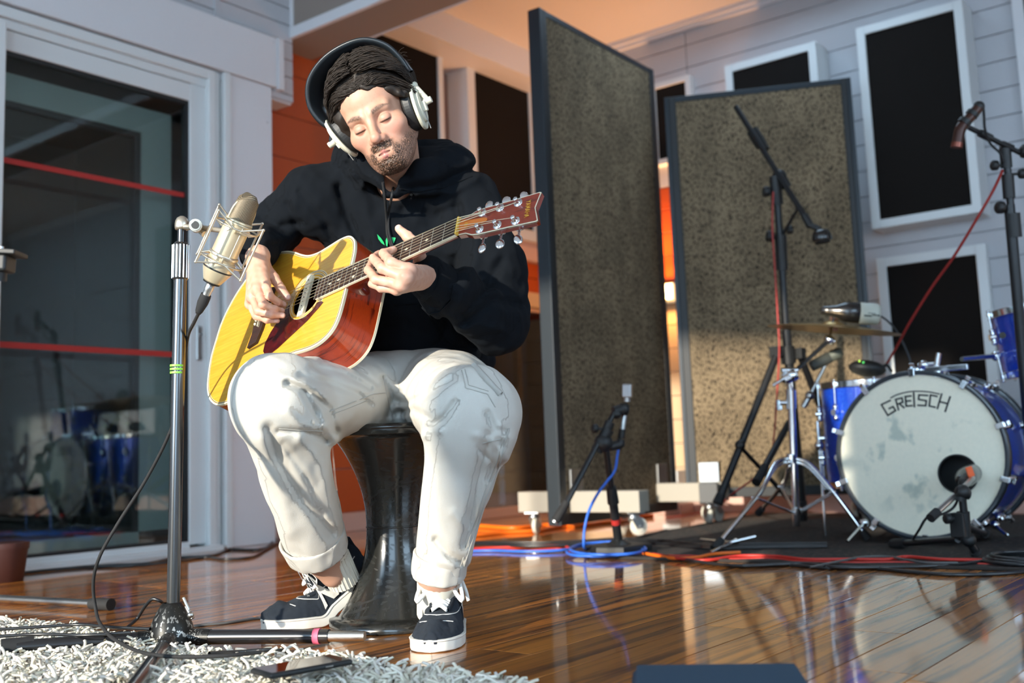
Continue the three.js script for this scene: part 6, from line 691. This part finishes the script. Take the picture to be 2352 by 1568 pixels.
// ---------------------------------------------------------------- shoes and socks: built flat along x (heel 0 .. toe 0.29), bent at the ball of the foot, then placed
M.suede = phy({ color: L(0.012, 0.018, 0.028), roughness: 0.95, sheen: 0.4, sheenColor: L(0.05, 0.07, 0.1), sheenRoughness: 0.5, bumpMap: rep(cloth, 20, 20), bumpScale: 0.0005 }); M.sole = std({ color: L(0.7, 0.68, 0.62), roughness: 0.6 }); M.lace = std({ color: L(0.74, 0.73, 0.7), roughness: 0.85 }); M.sock = std({ color: L(0.68, 0.65, 0.56), roughness: 0.95 });
function shoe(label, place, bend, isLeft) {
  const bx = 0.165, B = (g) => { g = clean(g); const q = g.attributes.position, nn = g.attributes.normal; for (let i = 0; i < q.count; i++) { const x = q.getX(i), y = q.getY(i) * (q.getY(i) < 0.021 ? 1.25 : 1.25); if (x < bx + 0.02) { const k = sstep(x, bx + 0.02, bx - 0.045), a = bend * k, dx = x - bx; q.setXYZ(i, bx + dx * Math.cos(a) + y * Math.sin(a), y * Math.cos(a) - dx * Math.sin(a), q.getZ(i)); if (nn) { const n0 = nn.getX(i), n1 = nn.getY(i); nn.setXY(i, n0 * Math.cos(a) + n1 * Math.sin(a), n1 * Math.cos(a) - n0 * Math.sin(a)); } } else q.setY(i, y); } return g.applyMatrix4(place); };
  const W = (x) => { const p = [[0, 0.012], [0.006, 0.026], [0.02, 0.034], [0.06, 0.036], [0.1, 0.037], [0.15, 0.044], [0.2, 0.0505], [0.235, 0.049], [0.262, 0.041], [0.279, 0.027], [0.287, 0.01], [0.289, 0.0]]; for (let i = 1; i < p.length; i++) if (x <= p[i][0]) { const t = (x - p[i - 1][0]) / (p[i][0] - p[i - 1][0]); return lerp(p[i - 1][1], p[i][1], t); } return 0; };
  const cz = (x) => (isLeft ? -1 : 1) * 0.006 * Math.sin((x / 0.29) * Math.PI);
  const outl = []; for (let i = 0; i <= 40; i++) { const x = 0.2895 * (0.5 - 0.5 * Math.cos((i / 40) * Math.PI)); outl.push([x, W(x) + 0.003 + cz(x)]); } const ol = [...outl, ...outl.slice(1, -1).reverse().map(([x, z]) => [x, -(z - cz(x)) + cz(x)])];
  const flatM = new THREE.Matrix4().makeRotationX(-Math.PI / 2); // outline x,y -> x,-z
  const t = part(man, 'shoe', B(nets((x, y, z) => { // upper
    const w = Math.max(W(clamp(x, 0.004, 0.285)), 0.004), h = x < 0.1 ? 0.088 - 0.0 * x : x < 0.19 ? lerp(0.09, 0.052, sstep(x, 0.1, 0.19)) : lerp(0.052, 0.03, sstep(x, 0.19, 0.275)), q = Math.pow(Math.abs((z - cz(x)) / (w * (x < 0.1 ? lerp(1, 0.82, clamp(y / 0.09, 0, 1)) : 1))), 2.6) + Math.pow(Math.max(0, y - 0.012) / (h - 0.012), 2.4); let d = (Math.pow(q, 1 / 2.5) - 1) * Math.min(w, h) * 0.75; d = Math.max(d, -y + 0.012, x - 0.288, -x + 0.001); d = smin(d, rc(V(0.262, 0.022, cz(0.262)), V(0.25, 0.024, cz(0.25)), 0.02, 0.024)(x, y, z), 0.012);
    const hole = smin(rc(V(0.052, 0.07, 0), V(0.06, 0.16, 0), 0.029, 0.036)(x, y, z), rc(V(0.07, 0.085, 0), V(0.115, 0.12, 0), 0.026, 0.03)(x, y, z), 0.02); d = smax(d, -hole, 0.005); return d - 0.0006 * noise3(x * 60, y * 60, z * 60); }, V(-0.01, 0.0, -0.065), V(0.3, 0.11, 0.065), 0.0038)), M.suede, label);
  const band = (k, y0, y1, rd) => { const ns = 60, pos = [], idx = [], sec = []; for (let i = 0; i <= ns; i++) { const x = 0.29 * (0.5 - 0.5 * Math.cos((i / ns) * Math.PI)), w = i === 0 || i === ns ? 0.0021 : (W(x) + 0.003) * k + 0.0004; for (const [a, b] of [[-w + rd, y0], [-w, y0 + rd], [-w, y1 - rd], [-w + rd, y1], [0, y1], [w - rd, y1], [w, y1 - rd], [w, y0 + rd], [w - rd, y0], [0, y0]]) pos.push((x - 0.145) * (1 + (k - 1) * 0.3) + 0.145, b, a + cz(x)); } for (let i = 0; i < ns; i++) for (let q = 0; q < 10; q++) { const a = i * 10 + q, b = i * 10 + ((q + 1) % 10); idx.push(a, a + 10, b, b, a + 10, b + 10); } for (let q = 1; q < 9; q++) { idx.push(0, q, q + 1); const e = ns * 10; idx.push(e, e + q + 1, e + q); } const g = new THREE.BufferGeometry(); g.setAttribute('position', new THREE.Float32BufferAttribute(pos, 3)); g.setIndex(idx); g.computeVertexNormals(); return B(g); };
  part(t, 'sole', band(1, 0.001, 0.02, 0.002), M.sole, 'white rubber sole'); part(t, 'foxing_line', band(1.03, 0.0165, 0.0195, 0.0008), M.sole);
  const top = (x, z) => { const w = W(x), h = x < 0.19 ? lerp(0.09, 0.052, sstep(x, 0.1, 0.19)) : lerp(0.052, 0.03, sstep(x, 0.19, 0.275)); return 0.012 + (h - 0.012) * Math.pow(Math.max(0, 1 - Math.pow(Math.abs(z / w), 2.6)), 1 / 2.4); }, S = (x, z, l = 0.002) => V(x, top(x, z) + l, z + cz(x));
  part(t, 'tongue', B(obox(axes(S(0.118, 0, 0.008), V(0.72, -0.52, 0), V(0.52, 0.72, 0)), 0.075, 0.01, 0.05, 0.004)), M.lace, 'pale tongue'); { const tm = axes(S(0.095, 0, 0.021), V(0, 0, 1), V(-0.52, 0.82, 0)); const lb = part(t, 'tongue_label', B(obox(tm, 0.03, 0.024, 0.004, 0.001)), M.suede);
    const cvs = document.createElement('canvas'); cvs.width = 128; cvs.height = 96; const c2 = cvs.getContext('2d'); c2.fillStyle = '#10161f'; c2.fillRect(0, 0, 128, 96); c2.strokeStyle = '#e8e6df'; c2.lineWidth = 4; c2.strokeRect(10, 40, 108, 48); c2.fillStyle = '#e8e6df'; c2.font = 'bold 44px sans-serif'; c2.textAlign = 'center'; c2.fillText('272', 64, 80); c2.fillRect(30, 8, 26, 22); c2.fillRect(66, 8, 30, 22); const ct = new THREE.CanvasTexture(cvs); ct.colorSpace = THREE.SRGBColorSpace; const pg = new THREE.PlaneGeometry(0.028, 0.022).translate(0, 0, 0.0026).applyMatrix4(tm); part(lb, 'label_print', B(pg), std({ map: ct, roughness: 0.7 })); }
  for (const s of [-1, 1]) { part(t, 'eyelet_stay', B(tube([S(0.1, s * 0.024), S(0.13, s * 0.023), S(0.16, s * 0.021), S(0.188, s * 0.016)], 0.0045, 8, 30)), M.suede); part(t, 'stitching', B(tube([S(0.02, s * 0.03, 0.0008), S(0.06, s * 0.0335, 0.0008), S(0.12, s * 0.036, 0.0008), S(0.17, s * 0.034, 0.0008), S(0.2, s * 0.026, 0.0008), S(0.212, 0, 0.0008)], 0.0008, 5, 60)), M.lace);
    // block letter on the side, built from slanted strokes
    const side = (x, y) => V(x, y, s * (Math.min(W(x), 0.05) * Math.pow(Math.max(0, 1 - Math.pow((y - 0.012) / 0.075, 2.4)), 1 / 2.6) + 0.0015) + cz(x)), quad = (a, b, c, d) => { const g = new THREE.BufferGeometry(), off = V(0, 0, s * 0.0016), n = 6, P4 = [a, b, c, d]; const pos = [], idx = []; for (let i = 0; i <= n; i++) for (let j = 0; j <= n; j++) { const u = i / n, w = j / n, x = lerp(lerp(a[0], b[0], u), lerp(d[0], c[0], u), w), y = lerp(lerp(a[1], b[1], u), lerp(d[1], c[1], u), w), v = side(x, y); pos.push(v.x, v.y, v.z + s * 0.0012); } for (let i = 0; i < n; i++) for (let j = 0; j < n; j++) { const k = i * (n + 1) + j; idx.push(k, k + 1, k + n + 1, k + 1, k + n + 2, k + n + 1); } g.setAttribute('position', new THREE.Float32BufferAttribute(pos, 3)); g.setIndex(idx); g.computeVertexNormals(); return g; };
    const f = s; const N = (p) => (s > 0 ? p : [0.234 - p[0], p[1]]), qn = (...p) => (s > 0 ? quad(...p.map(N)) : quad(...p.map(N)));
    part(t, 'side_letter', B(mg([qn([0.088, 0.026], [0.102, 0.026], [0.112, 0.064], [0.098, 0.064]), qn([0.124, 0.026], [0.138, 0.026], [0.148, 0.064], [0.134, 0.064]), qn([0.098, 0.064], [0.113, 0.064], [0.138, 0.026], [0.123, 0.026])])), M.sole, 'white block letter N'); }
  part(t, 'toe_stitching', B(tube([-0.034, -0.02, 0, 0.02, 0.034].map((z) => S(0.222 + 0.012 * Math.cos(z * 45), z, 0.0006)), 0.0008, 5, 40)), M.lace);
  for (let i = 0; i < 6; i++) { const x = 0.108 + i * 0.0145, z = 0.0215 - i * 0.0011; for (const s of [-1, 1]) part(t, 'lace', B(tube([S(x, -s * z, 0.003), S(x + 0.004, 0, 0.009), S(x + 0.009, s * z, 0.003)], 0.0038, 8, 16)), M.lace); }
  const k0 = S(0.103, 0, 0.012); part(t, 'lace_knot', B(ball(k0, 0.0075, 1, 0.8, 1.2)), M.lace); for (const s of [-1, 1]) { part(t, 'lace_loop', B(tube([k0, k0.clone().add(V(0.02, 0.012, s * 0.022)), k0.clone().add(V(0.06, -0.012, s * 0.042)), k0.clone().add(V(0.082, -0.034, s * 0.048)), k0.clone().add(V(0.07, -0.026, s * 0.036)), k0.clone().add(V(0.035, -0.008, s * 0.018)), k0], 0.0042, 8, 60)), M.lace); part(t, 'lace_end', B(tube([k0, k0.clone().add(V(0.02, 0.004, s * 0.03)), k0.clone().add(V(0.03, -0.02, s * 0.048)), k0.clone().add(V(0.028, -0.04, s * 0.054))], 0.0038, 8, 30)), M.lace); }
  part(t, 'collar_padding', B(tube([V(0.115, 0.088, 0.026), V(0.08, 0.082, 0.032), V(0.045, 0.083, 0.031), V(0.02, 0.093, 0.018), V(0.015, 0.095, 0), V(0.02, 0.093, -0.018), V(0.045, 0.083, -0.031), V(0.08, 0.082, -0.032), V(0.115, 0.088, -0.026)], 0.0055, 8, 60)), M.lace); part(t, 'heel_tab', B(obox(axes(V(0.006, 0.06, 0), V(0, 0, 1), V(-0.1, 1, 0)), 0.03, 0.06, 0.006, 0.002)), M.suede);
  return t; }
{ // person's left foot: flat, pointing at the camera
  const toe = G(988, 1500, 0), fw = dirV(-0.02, 0, 1).setY(0).normalize().applyAxisAngle(V(0, 1, 0), -0.05), side = fw.clone().cross(V(0, 1, 0)); const heel = toe.clone().addScaledVector(fw, -0.289);
  shoe('navy suede shoe pointing at the viewer', new THREE.Matrix4().makeBasis(fw, V(0, 1, 0), side).setPosition(heel), 0, true);
  part(man, 'sock', [rod(vp(1000, 1408, 2.25).applyMatrix4(MW), ankL.clone().applyMatrix4(MW), 0.04, 0.046, 28)], M.sock);
  // person's right foot: heel raised, toe to the viewer's left
  const toe2 = G(601, 1449, 0), f2 = dirV(-0.9, 0, 0.43).setY(0).normalize(), s2 = f2.clone().cross(V(0, 1, 0)); const h2 = toe2.clone().addScaledVector(f2, -0.289 * 1.07);
  const bend = 0.62; shoe('navy suede shoe with the heel raised against the stool', new THREE.Matrix4().makeBasis(f2, V(0, 1, 0), s2).setPosition(h2).multiply(new THREE.Matrix4().makeScale(1.07, 1.07, 1.07)), bend, false);
  const q0 = P(790, 1335, 2.42), q1 = P(758, 1262, 2.38); part(man, 'sock', tube([q0, q0.clone().lerp(q1, 0.5), q1], 0.036, 24, 20), M.sock); const rb = []; const ax = q1.clone().sub(q0).normalize(), mb = basis(q0, ax); for (let i = 0; i < 26; i++) { const a2 = (i / 26) * 6.283; rb.push(rod(V(Math.cos(a2) * 0.0362, 0.0, Math.sin(a2) * 0.0362).applyMatrix4(mb), V(Math.cos(a2) * 0.0362, 0.075, Math.sin(a2) * 0.0362).applyMatrix4(mb), 0.0016, 0.0016, 6)); } part(man, 'sock_rib', rb, M.sock);
}
// ---------------------------------------------------------------- shaggy rug: woven base and thousands of yarn ends
{ const edge = [[-0.3, -2.75], ...[[-250, 1425], [0, 1428], [150, 1440], [330, 1478], [470, 1500], [620, 1508], [740, 1503], [830, 1518], [930, 1540], [1060, 1552], [1190, 1572]].map(([x, y]) => { const g = G(x, y, 0.015); return [g.x, g.z]; }), [1.1, -0.85], [-0.3, -0.8]], sh = (k) => edge.map(([x, z]) => [x, -z]);
  const t = thing('shag_rug', 'white shaggy rug under the microphone stand and phone', 'rug', V(0.6, 0, -1.7)); M.yarn = std({ color: L(0.78, 0.75, 0.68), roughness: 0.95 });
  part(t, 'rug_backing', extrude(edge.map(([x, z]) => [x, -z]), 0.008, new THREE.Matrix4().makeRotationX(-Math.PI / 2)), std({ color: L(0.6, 0.57, 0.5), roughness: 1 }));
  const inside = (x, z) => { let c = false; for (let i = 0, j = edge.length - 1; i < edge.length; j = i++) { const [xi, zi] = edge[i], [xj, zj] = edge[j]; if ((zi > z) !== (zj > z) && x < ((xj - xi) * (z - zi)) / (zj - zi) + xi) c = !c; } return c; };
  const shapes = [0, 1, 2, 3].map((k) => { const a = rr(0.4, 1.2), l = 0.026, pts = [V(0, 0, 0), V(0.003 * a, l * 0.45, 0.002), V(0.011 * a, l * 0.8, 0.003 * k), V(0.024 * a, l * 0.92, 0.004 * k)]; return new THREE.TubeGeometry(new THREE.CatmullRomCurve3(pts), 5, 0.0026, 5); });
  const counts = 14000, dummy = new THREE.Object3D(); shapes.forEach((g, k) => { const im = new THREE.InstancedMesh(g, M.yarn, counts); let n = 0; for (let i = 0; i < 90000 && n < counts; i++) { const x = rr(0.35, 1.4), z = rr(-2.8, -0.8); if (!inside(x, z)) continue; dummy.position.set(x - 0.6, 0.006, z + 1.7); dummy.rotation.set(rr(-0.6, 0.6), rr(0, 6.28), rr(-0.9, 0.1)); const s = rr(0.8, 1.3); dummy.scale.set(s, s * rr(0.5, 0.9), s); dummy.updateMatrix(); im.setMatrixAt(n, dummy.matrix); const c = rr(0.72, 1.1); im.setColorAt(n, L(c, c * rr(0.95, 1), c * rr(0.86, 0.98))); n++; } im.count = n; im.name = numbered('pile', t.userData.n ??= {}); im.userData.kind = 'stuff'; im.castShadow = im.receiveShadow = true; t.add(im); }); delete t.userData.n;
}
{ const c = G(694, 1530, 0.045), t = thing('phone', 'black phone lying screen up on the shaggy rug', 'phone', c.clone()), X = G(790, 1512, 0.045).sub(G(604, 1545, 0.045)).normalize(), m = axes(c, X, X.clone().cross(V(0, 1, 0)).multiplyScalar(-1)), m2 = new THREE.Matrix4().makeBasis(X, V(0, 1, 0), X.clone().cross(V(0, 1, 0))).setPosition(c);
  part(t, 'case', obox(m2, 0.152, 0.0095, 0.074, 0.0045), M.black); part(t, 'screen', obox(m2.clone().multiply(new THREE.Matrix4().makeTranslation(0, 0.0048, 0)), 0.144, 0.0008, 0.067, 0.0003), phy({ color: L(0.004, 0.004, 0.005), roughness: 0.03, clearcoat: 1, clearcoatRoughness: 0.02 })); part(t, 'side_button', obox(m2.clone().multiply(new THREE.Matrix4().makeTranslation(0.03, 0, 0.0372)), 0.014, 0.002, 0.001, 0.0003), M.steel); }
// dark flat rug under the drum kit
{ const rugT = tex(512, 512, (u, v) => { const n = tile(u, v, 7, 7, 2) * 0.6 + tile(u, v, 22, 22, 6) * 0.5, k = sstep(n, 0.0, 0.5), f = 0.7 + 0.5 * tile(u, v, 60, 60, 1); const b = sstep(tile(u, v, 3, 3, 9), 0.1, 0.4); return mix3(mix3([0.13, 0.12, 0.115], [0.42, 0.36, 0.3], k), [0.3, 0.1, 0.08], b * 0.35).map((c) => c * f); });
  const o = [[3.24, -2.2], [3.2, -1.6], [3.25, -0.6], [3.3, 0.8], [5.5, 0.8], [5.5, -2.62], [4.3, -2.5]], t = thing('drum_rug', 'dark patterned flat rug under the drum kit', 'rug', V(4.3, 0, -1.2)); const g = extrude(o.map(([x, z]) => [x, -z]), 0.004, new THREE.Matrix4().makeRotationX(-Math.PI / 2)); uvBox(g); part(t, 'rug_weave', g, std({ map: rep(rugT, 0.9, 0.9), roughness: 1 })); const e = o.map(([x, z]) => V(x, 0.006, z)); part(t, 'bound_edge', tube([V(3.3, 0.005, 0.8), V(3.25, 0.005, -0.6), V(3.2, 0.005, -1.6), V(3.24, 0.005, -2.2), V(4.3, 0.005, -2.5)], 0.006, 6, 120), std({ color: L(0.03, 0.025, 0.022), roughness: 1 })); }
// ---------------------------------------------------------------- cables on the floor
const cabM = { red: std({ color: L(0.55, 0.03, 0.02), roughness: 0.45 }), orange: std({ color: L(0.85, 0.16, 0.01), roughness: 0.45 }), blue: std({ color: L(0.03, 0.14, 0.62), roughness: 0.4 }), black: phy({ color: L(0.011, 0.012, 0.014), roughness: 0.35, clearcoat: 0.4, clearcoatRoughness: 0.3 }), white: std({ color: L(0.62, 0.58, 0.48), roughness: 0.5 }), grey: std({ color: L(0.1, 0.1, 0.1), roughness: 0.5 }) };
function cable(label, pts, r, m, h = 0) { const q = pts.map((p) => (p.isVector3 ? p : G(p[0], p[1], (p[2] ?? 0) + r + h))), t = thing('cable', label, 'cable', q[0].clone().setY(0)); part(t, 'cord', tube(q, r, 8, pts.length * 12), m); return t; }
cable('thick orange cable running behind the wheeled foot of the tall screen', [[1060, 1206], [1110, 1208], [1180, 1212], [1260, 1205], [1330, 1206], [1380, 1200], [1440, 1188], [1500, 1184]], 0.011, cabM.orange); cable('second orange cable lying in front of the first, towards the trousers', [[1050, 1232], [1100, 1228], [1160, 1222], [1230, 1218], [1290, 1208], [1350, 1203], [1420, 1198], [1450, 1192]], 0.009, cabM.orange);
cable('long red cable crossing the floor in front of the drum rug', [[1500, 1272], [1560, 1282], [1620, 1286], [1700, 1276], [1780, 1277], [1850, 1284], [1950, 1284], [2040, 1284], [2080, 1278], [2160, 1284], [2260, 1286], [2352, 1292], [2420, 1296]], 0.0052, cabM.red, 0.006); cable('thinner red cable just below the long red one', [[1490, 1270], [1540, 1276], [1600, 1277], [1640, 1284], [1760, 1282], [1850, 1290], [1960, 1292], [2060, 1291], [2180, 1293], [2290, 1296]], 0.004, cabM.red);
cable('orange-red cable stub right of the cast stand base', [[1468, 1268], [1510, 1276], [1550, 1282], [1590, 1281], [1640, 1272], [1700, 1268]], 0.0058, cabM.orange, 0.004); cable('red cable leading to the blue coil from the left', [[1052, 1262], [1110, 1258], [1180, 1256], [1240, 1254], [1290, 1253], [1312, 1262]], 0.0052, cabM.red);
cable('black cable running along the front of the red cables', [[1470, 1266], [1540, 1278], [1620, 1292], [1700, 1299], [1780, 1296], [1840, 1294], [1920, 1302], [2020, 1302], [2120, 1300], [2230, 1292], [2280, 1285], [2340, 1280]], 0.0055, cabM.black, 0.004); cable('black cable bowing lowest towards the viewer by the drum', [[1600, 1290], [1700, 1300], [1800, 1297], [1900, 1304], [2000, 1304], [2080, 1312], [2180, 1319], [2280, 1318], [2360, 1312], [2430, 1300]], 0.0055, cabM.black); cable('thin dark cable crossing over the red cables', [[1860, 1302], [1910, 1292], [1950, 1284], [1990, 1278], [2040, 1278], [2080, 1285], [2130, 1292], [2200, 1292]], 0.0036, cabM.grey, 0.012);
{ const t = thing('cable_coil', 'black cable coiled on the floor at the right edge', 'cable', G(2330, 1295, 0)), pts = []; for (let i = 0; i <= 80; i++) { const a = (i / 80) * 6.28 * 3.2, r = 0.14 - 0.012 * (i / 80) * 3; const c = G(2372, 1296, 0); pts.push(c.clone().add(V(Math.cos(a) * r * 0.9, 0.008 + 0.007 * (i / 26), Math.sin(a) * r))); } part(t, 'cord', tube(pts, 0.0055, 8, 260), cabM.black); }
{ const t = thing('cable_coil', 'bright blue cable coiled round the cast stand base', 'cable', G(1420, 1262, 0)), pts = [[1060, 1266], [1130, 1264], [1210, 1266], [1290, 1263], [1350, 1252], [1420, 1250], [1470, 1258], [1465, 1270], [1400, 1276], [1330, 1276], [1302, 1268], [1330, 1254], [1400, 1246], [1460, 1250], [1482, 1262], [1440, 1272], [1360, 1273], [1310, 1262], [1345, 1248], [1410, 1244], [1468, 1254]].map(([x, y], i) => G(x, y, 0.006 + i * 0.0009)); part(t, 'cord', tube(pts, 0.0055, 8, 260), cabM.blue); }
{ const t = thing('cable', 'blue cable rising from the coil to the small silver microphone', 'cable', G(1344, 1262, 0)); part(t, 'cord', tube([G(1346, 1262, 0.012), P(1341, 1252, 3.86), P(1342, 1220, 3.86), P(1352, 1175, 3.86), P(1372, 1135, 3.84), P(1394, 1105, 3.84), P(1412, 1080, 3.85), P(1418, 1045, 3.85), P(1422, 1022, 3.85)], 0.0052, 8, 120), cabM.blue); }
{ const t = thing('cable', 'red cable hanging from the right boom stand past the dark panel', 'cable', P(2035, 845, 4.3)); part(t, 'cord', tube([P(2303, 390, 3.72), P(2285, 430, 3.75), P(2245, 500, 3.8), P(2190, 590, 3.9), P(2140, 660, 4.0), P(2090, 740, 4.1), P(2060, 795, 4.2), P(2030, 845, 4.3), P(2015, 862, 4.35)], 0.0052, 8, 120), std({ color: L(0.3, 0.02, 0.015), roughness: 0.5 })); }
{ const t = thing('cable', 'red cable down the pole of the tall black boom stand', 'cable', P(1770, 420, 4.7)); part(t, 'cord', tube([P(1776, 440, 4.7), P(1774, 520, 4.7), P(1780, 620, 4.7), P(1786, 720, 4.7), P(1790, 800, 4.68), P(1785, 900, 4.68), P(1778, 1000, 4.66), P(1765, 1070, 4.6), P(1730, 1100, 4.55), P(1690, 1128, 4.5), G(1660, 1158, 0.01), G(1590, 1180, 0.006), G(1530, 1188, 0.006)], 0.0042, 8, 160), std({ color: L(0.35, 0.025, 0.02), roughness: 0.5 })); }
for (const [k, d] of [[0, 0], [1, 5], [2, 9]]) cable(['uppermost of three thin black cables on the dark rug left of the cymbal stand', 'middle of three thin black cables on the dark rug left of the cymbal stand', 'lowest of three thin black cables on the dark rug left of the cymbal stand'][k], [[1090, 1244 + d * 0.6], [1200, 1245 + d], [1300, 1243 + d], [1420, 1236 + d], [1520, 1240 + d], [1620, 1250 + d], [1750, 1248 + d], [1900, 1246 + d]], 0.0042, cabM.black, 0.006);
cable('black cable along the foot of the glazed door', [[40, 1316], [150, 1305], [240, 1298], [330, 1294], [410, 1280], [480, 1276], [530, 1261], [590, 1262], [630, 1240], [640, 1222]], 0.0055, cabM.black); cable('second black cable under the door, looping past the white casing', [[200, 1302], [300, 1299], [400, 1290], [470, 1280], [520, 1284], [570, 1280], [610, 1262], [650, 1240]], 0.005, cabM.black); cable('thin pale cable on the boards behind the stand leg', [[445, 1437], [520, 1430], [600, 1419], [670, 1424]], 0.003, cabM.grey);
cable('black cable loop arching out of the rug beside the stand', [G(290, 1442, 0.04), P(315, 1420, 2.3), P(335, 1390, 2.28), P(352, 1375, 2.27), P(368, 1380, 2.27), G(376, 1400, 0.06)], 0.0036, cabM.black); cable('black cable lying flat across the shaggy rug', [G(-20, 1446, 0.045), G(80, 1440, 0.045), G(180, 1434, 0.045), G(260, 1440, 0.045), G(345, 1444, 0.045)], 0.0034, cabM.black); cable('second black cable lying on the shaggy rug nearer the viewer', [G(-20, 1462, 0.045), G(90, 1456, 0.045), G(200, 1458, 0.045), G(300, 1452, 0.045)], 0.0034, cabM.black);
cable('black cable end between rug and shoe', [G(480, 1500, 0.04), G(560, 1496, 0.03), G(620, 1492, 0.03), G(665, 1496, 0.02)], 0.004, cabM.black);
{ const t = thing('cable_tangle', 'tangle of dark cables behind the white door casing', 'cable', G(650, 1215, 0)), lines = []; for (let i = 0; i < 7; i++) lines.push(tube([0, 1, 2, 3, 4].map((k) => V(3.42 + rr(0, 0.3), k * rr(0.03, 0.09) + 0.01, -4.16 + rr(-0.05, 0.1))), 0.0055, 8, 40)); for (const l of lines) part(t, 'cord', l, cabM.black); }
// pieces cut by the frame
{ const t = thing('floor_monitor', 'dark blue padded box at the bottom edge of the picture', 'box', V(1.33, 0, -0.74)), a = G(1452, 1556, 0.06), b = G(1840, 1552, 0.06), X = b.clone().sub(a).setY(0).normalize(), Z = X.clone().cross(V(0, 1, 0)), c = a.clone().lerp(b, 0.5).addScaledVector(Z, 0.09).setY(0.038), m = new THREE.Matrix4().makeBasis(X, V(0, 1, 0), Z).setPosition(c), w = a.distanceTo(b); part(t, 'box_body', obox(m, w, 0.07, 0.2, 0.012), std({ color: L(0.014, 0.04, 0.075), roughness: 0.7, bumpMap: rep(cloth, 8, 8), bumpScale: 0.001 })); part(t, 'top_pad', obox(m.clone().multiply(new THREE.Matrix4().makeTranslation(0, 0.036, 0)), w * 0.94, 0.008, 0.18, 0.003), std({ color: L(0.016, 0.05, 0.09), roughness: 0.75 })); }
{ const a = G(255, 1388, 0.016), b = G(-60, 1371, 0.016), t = thing('stand_leg', 'chrome stand leg with black rubber tip entering at the left edge', 'stand', a.clone().setY(0)); part(t, 'tube', rod(a.clone().lerp(b, 0.1), b, 0.011, 0.011, 18), M.steel); part(t, 'rubber_tip', rod(a, a.clone().lerp(b, 0.13), 0.0165, 0.0155, 18), M.rubber); }
{ const c = G(10, 1335, 0), t = thing('plant_pot', 'dark red-brown pot on the floor at the left edge', 'pot', c.clone()); part(t, 'pot_body', lathe(c, V(0, 1, 0), [[0, 0], [0.062, 0], [0.075, 0.11], [0.079, 0.111], [0.08, 0.135], [0.073, 0.136], [0.066, 0.12], [0, 0.12]], 40), std({ color: L(0.07, 0.02, 0.014), roughness: 0.6 })); part(t, 'soil', lathe(c, V(0, 1, 0), [[0, 0.124], [0.066, 0.122], [0.066, 0.118], [0, 0.118]], 24), std({ color: L(0.02, 0.015, 0.01), roughness: 1 })); }
{ const D = 1.7, c = P(2, 600, D), t = thing('music_stand', 'black stand head poking in at the left edge beside the door', 'stand', P(-30, 900, D).setY(0)); part(t, 'tray_lip', obox(axes(P(-6, 581, D), dirV(1, -0.05, 0), V(0, 1, 0)), 0.078, 0.008, 0.05, 0.002), M.black); part(t, 'mount_block', obox(axes(P(-4, 606, D), dirV(1, 0, 0), V(0, 1, 0)), 0.042, 0.028, 0.04, 0.005), M.black); part(t, 'knuckle', rod(P(-6, 645, D), P(-4, 615, D), 0.014), M.black); part(t, 'top_bolt', rod(P(4, 576, D), P(4, 566, D), 0.004), M.steel); const b = P(-20, 640, D), e = b.clone(); e.y = 0; part(t, 'pole', rod(e, b, 0.012), M.blackMetal); }
renderer.render(scene, camera);
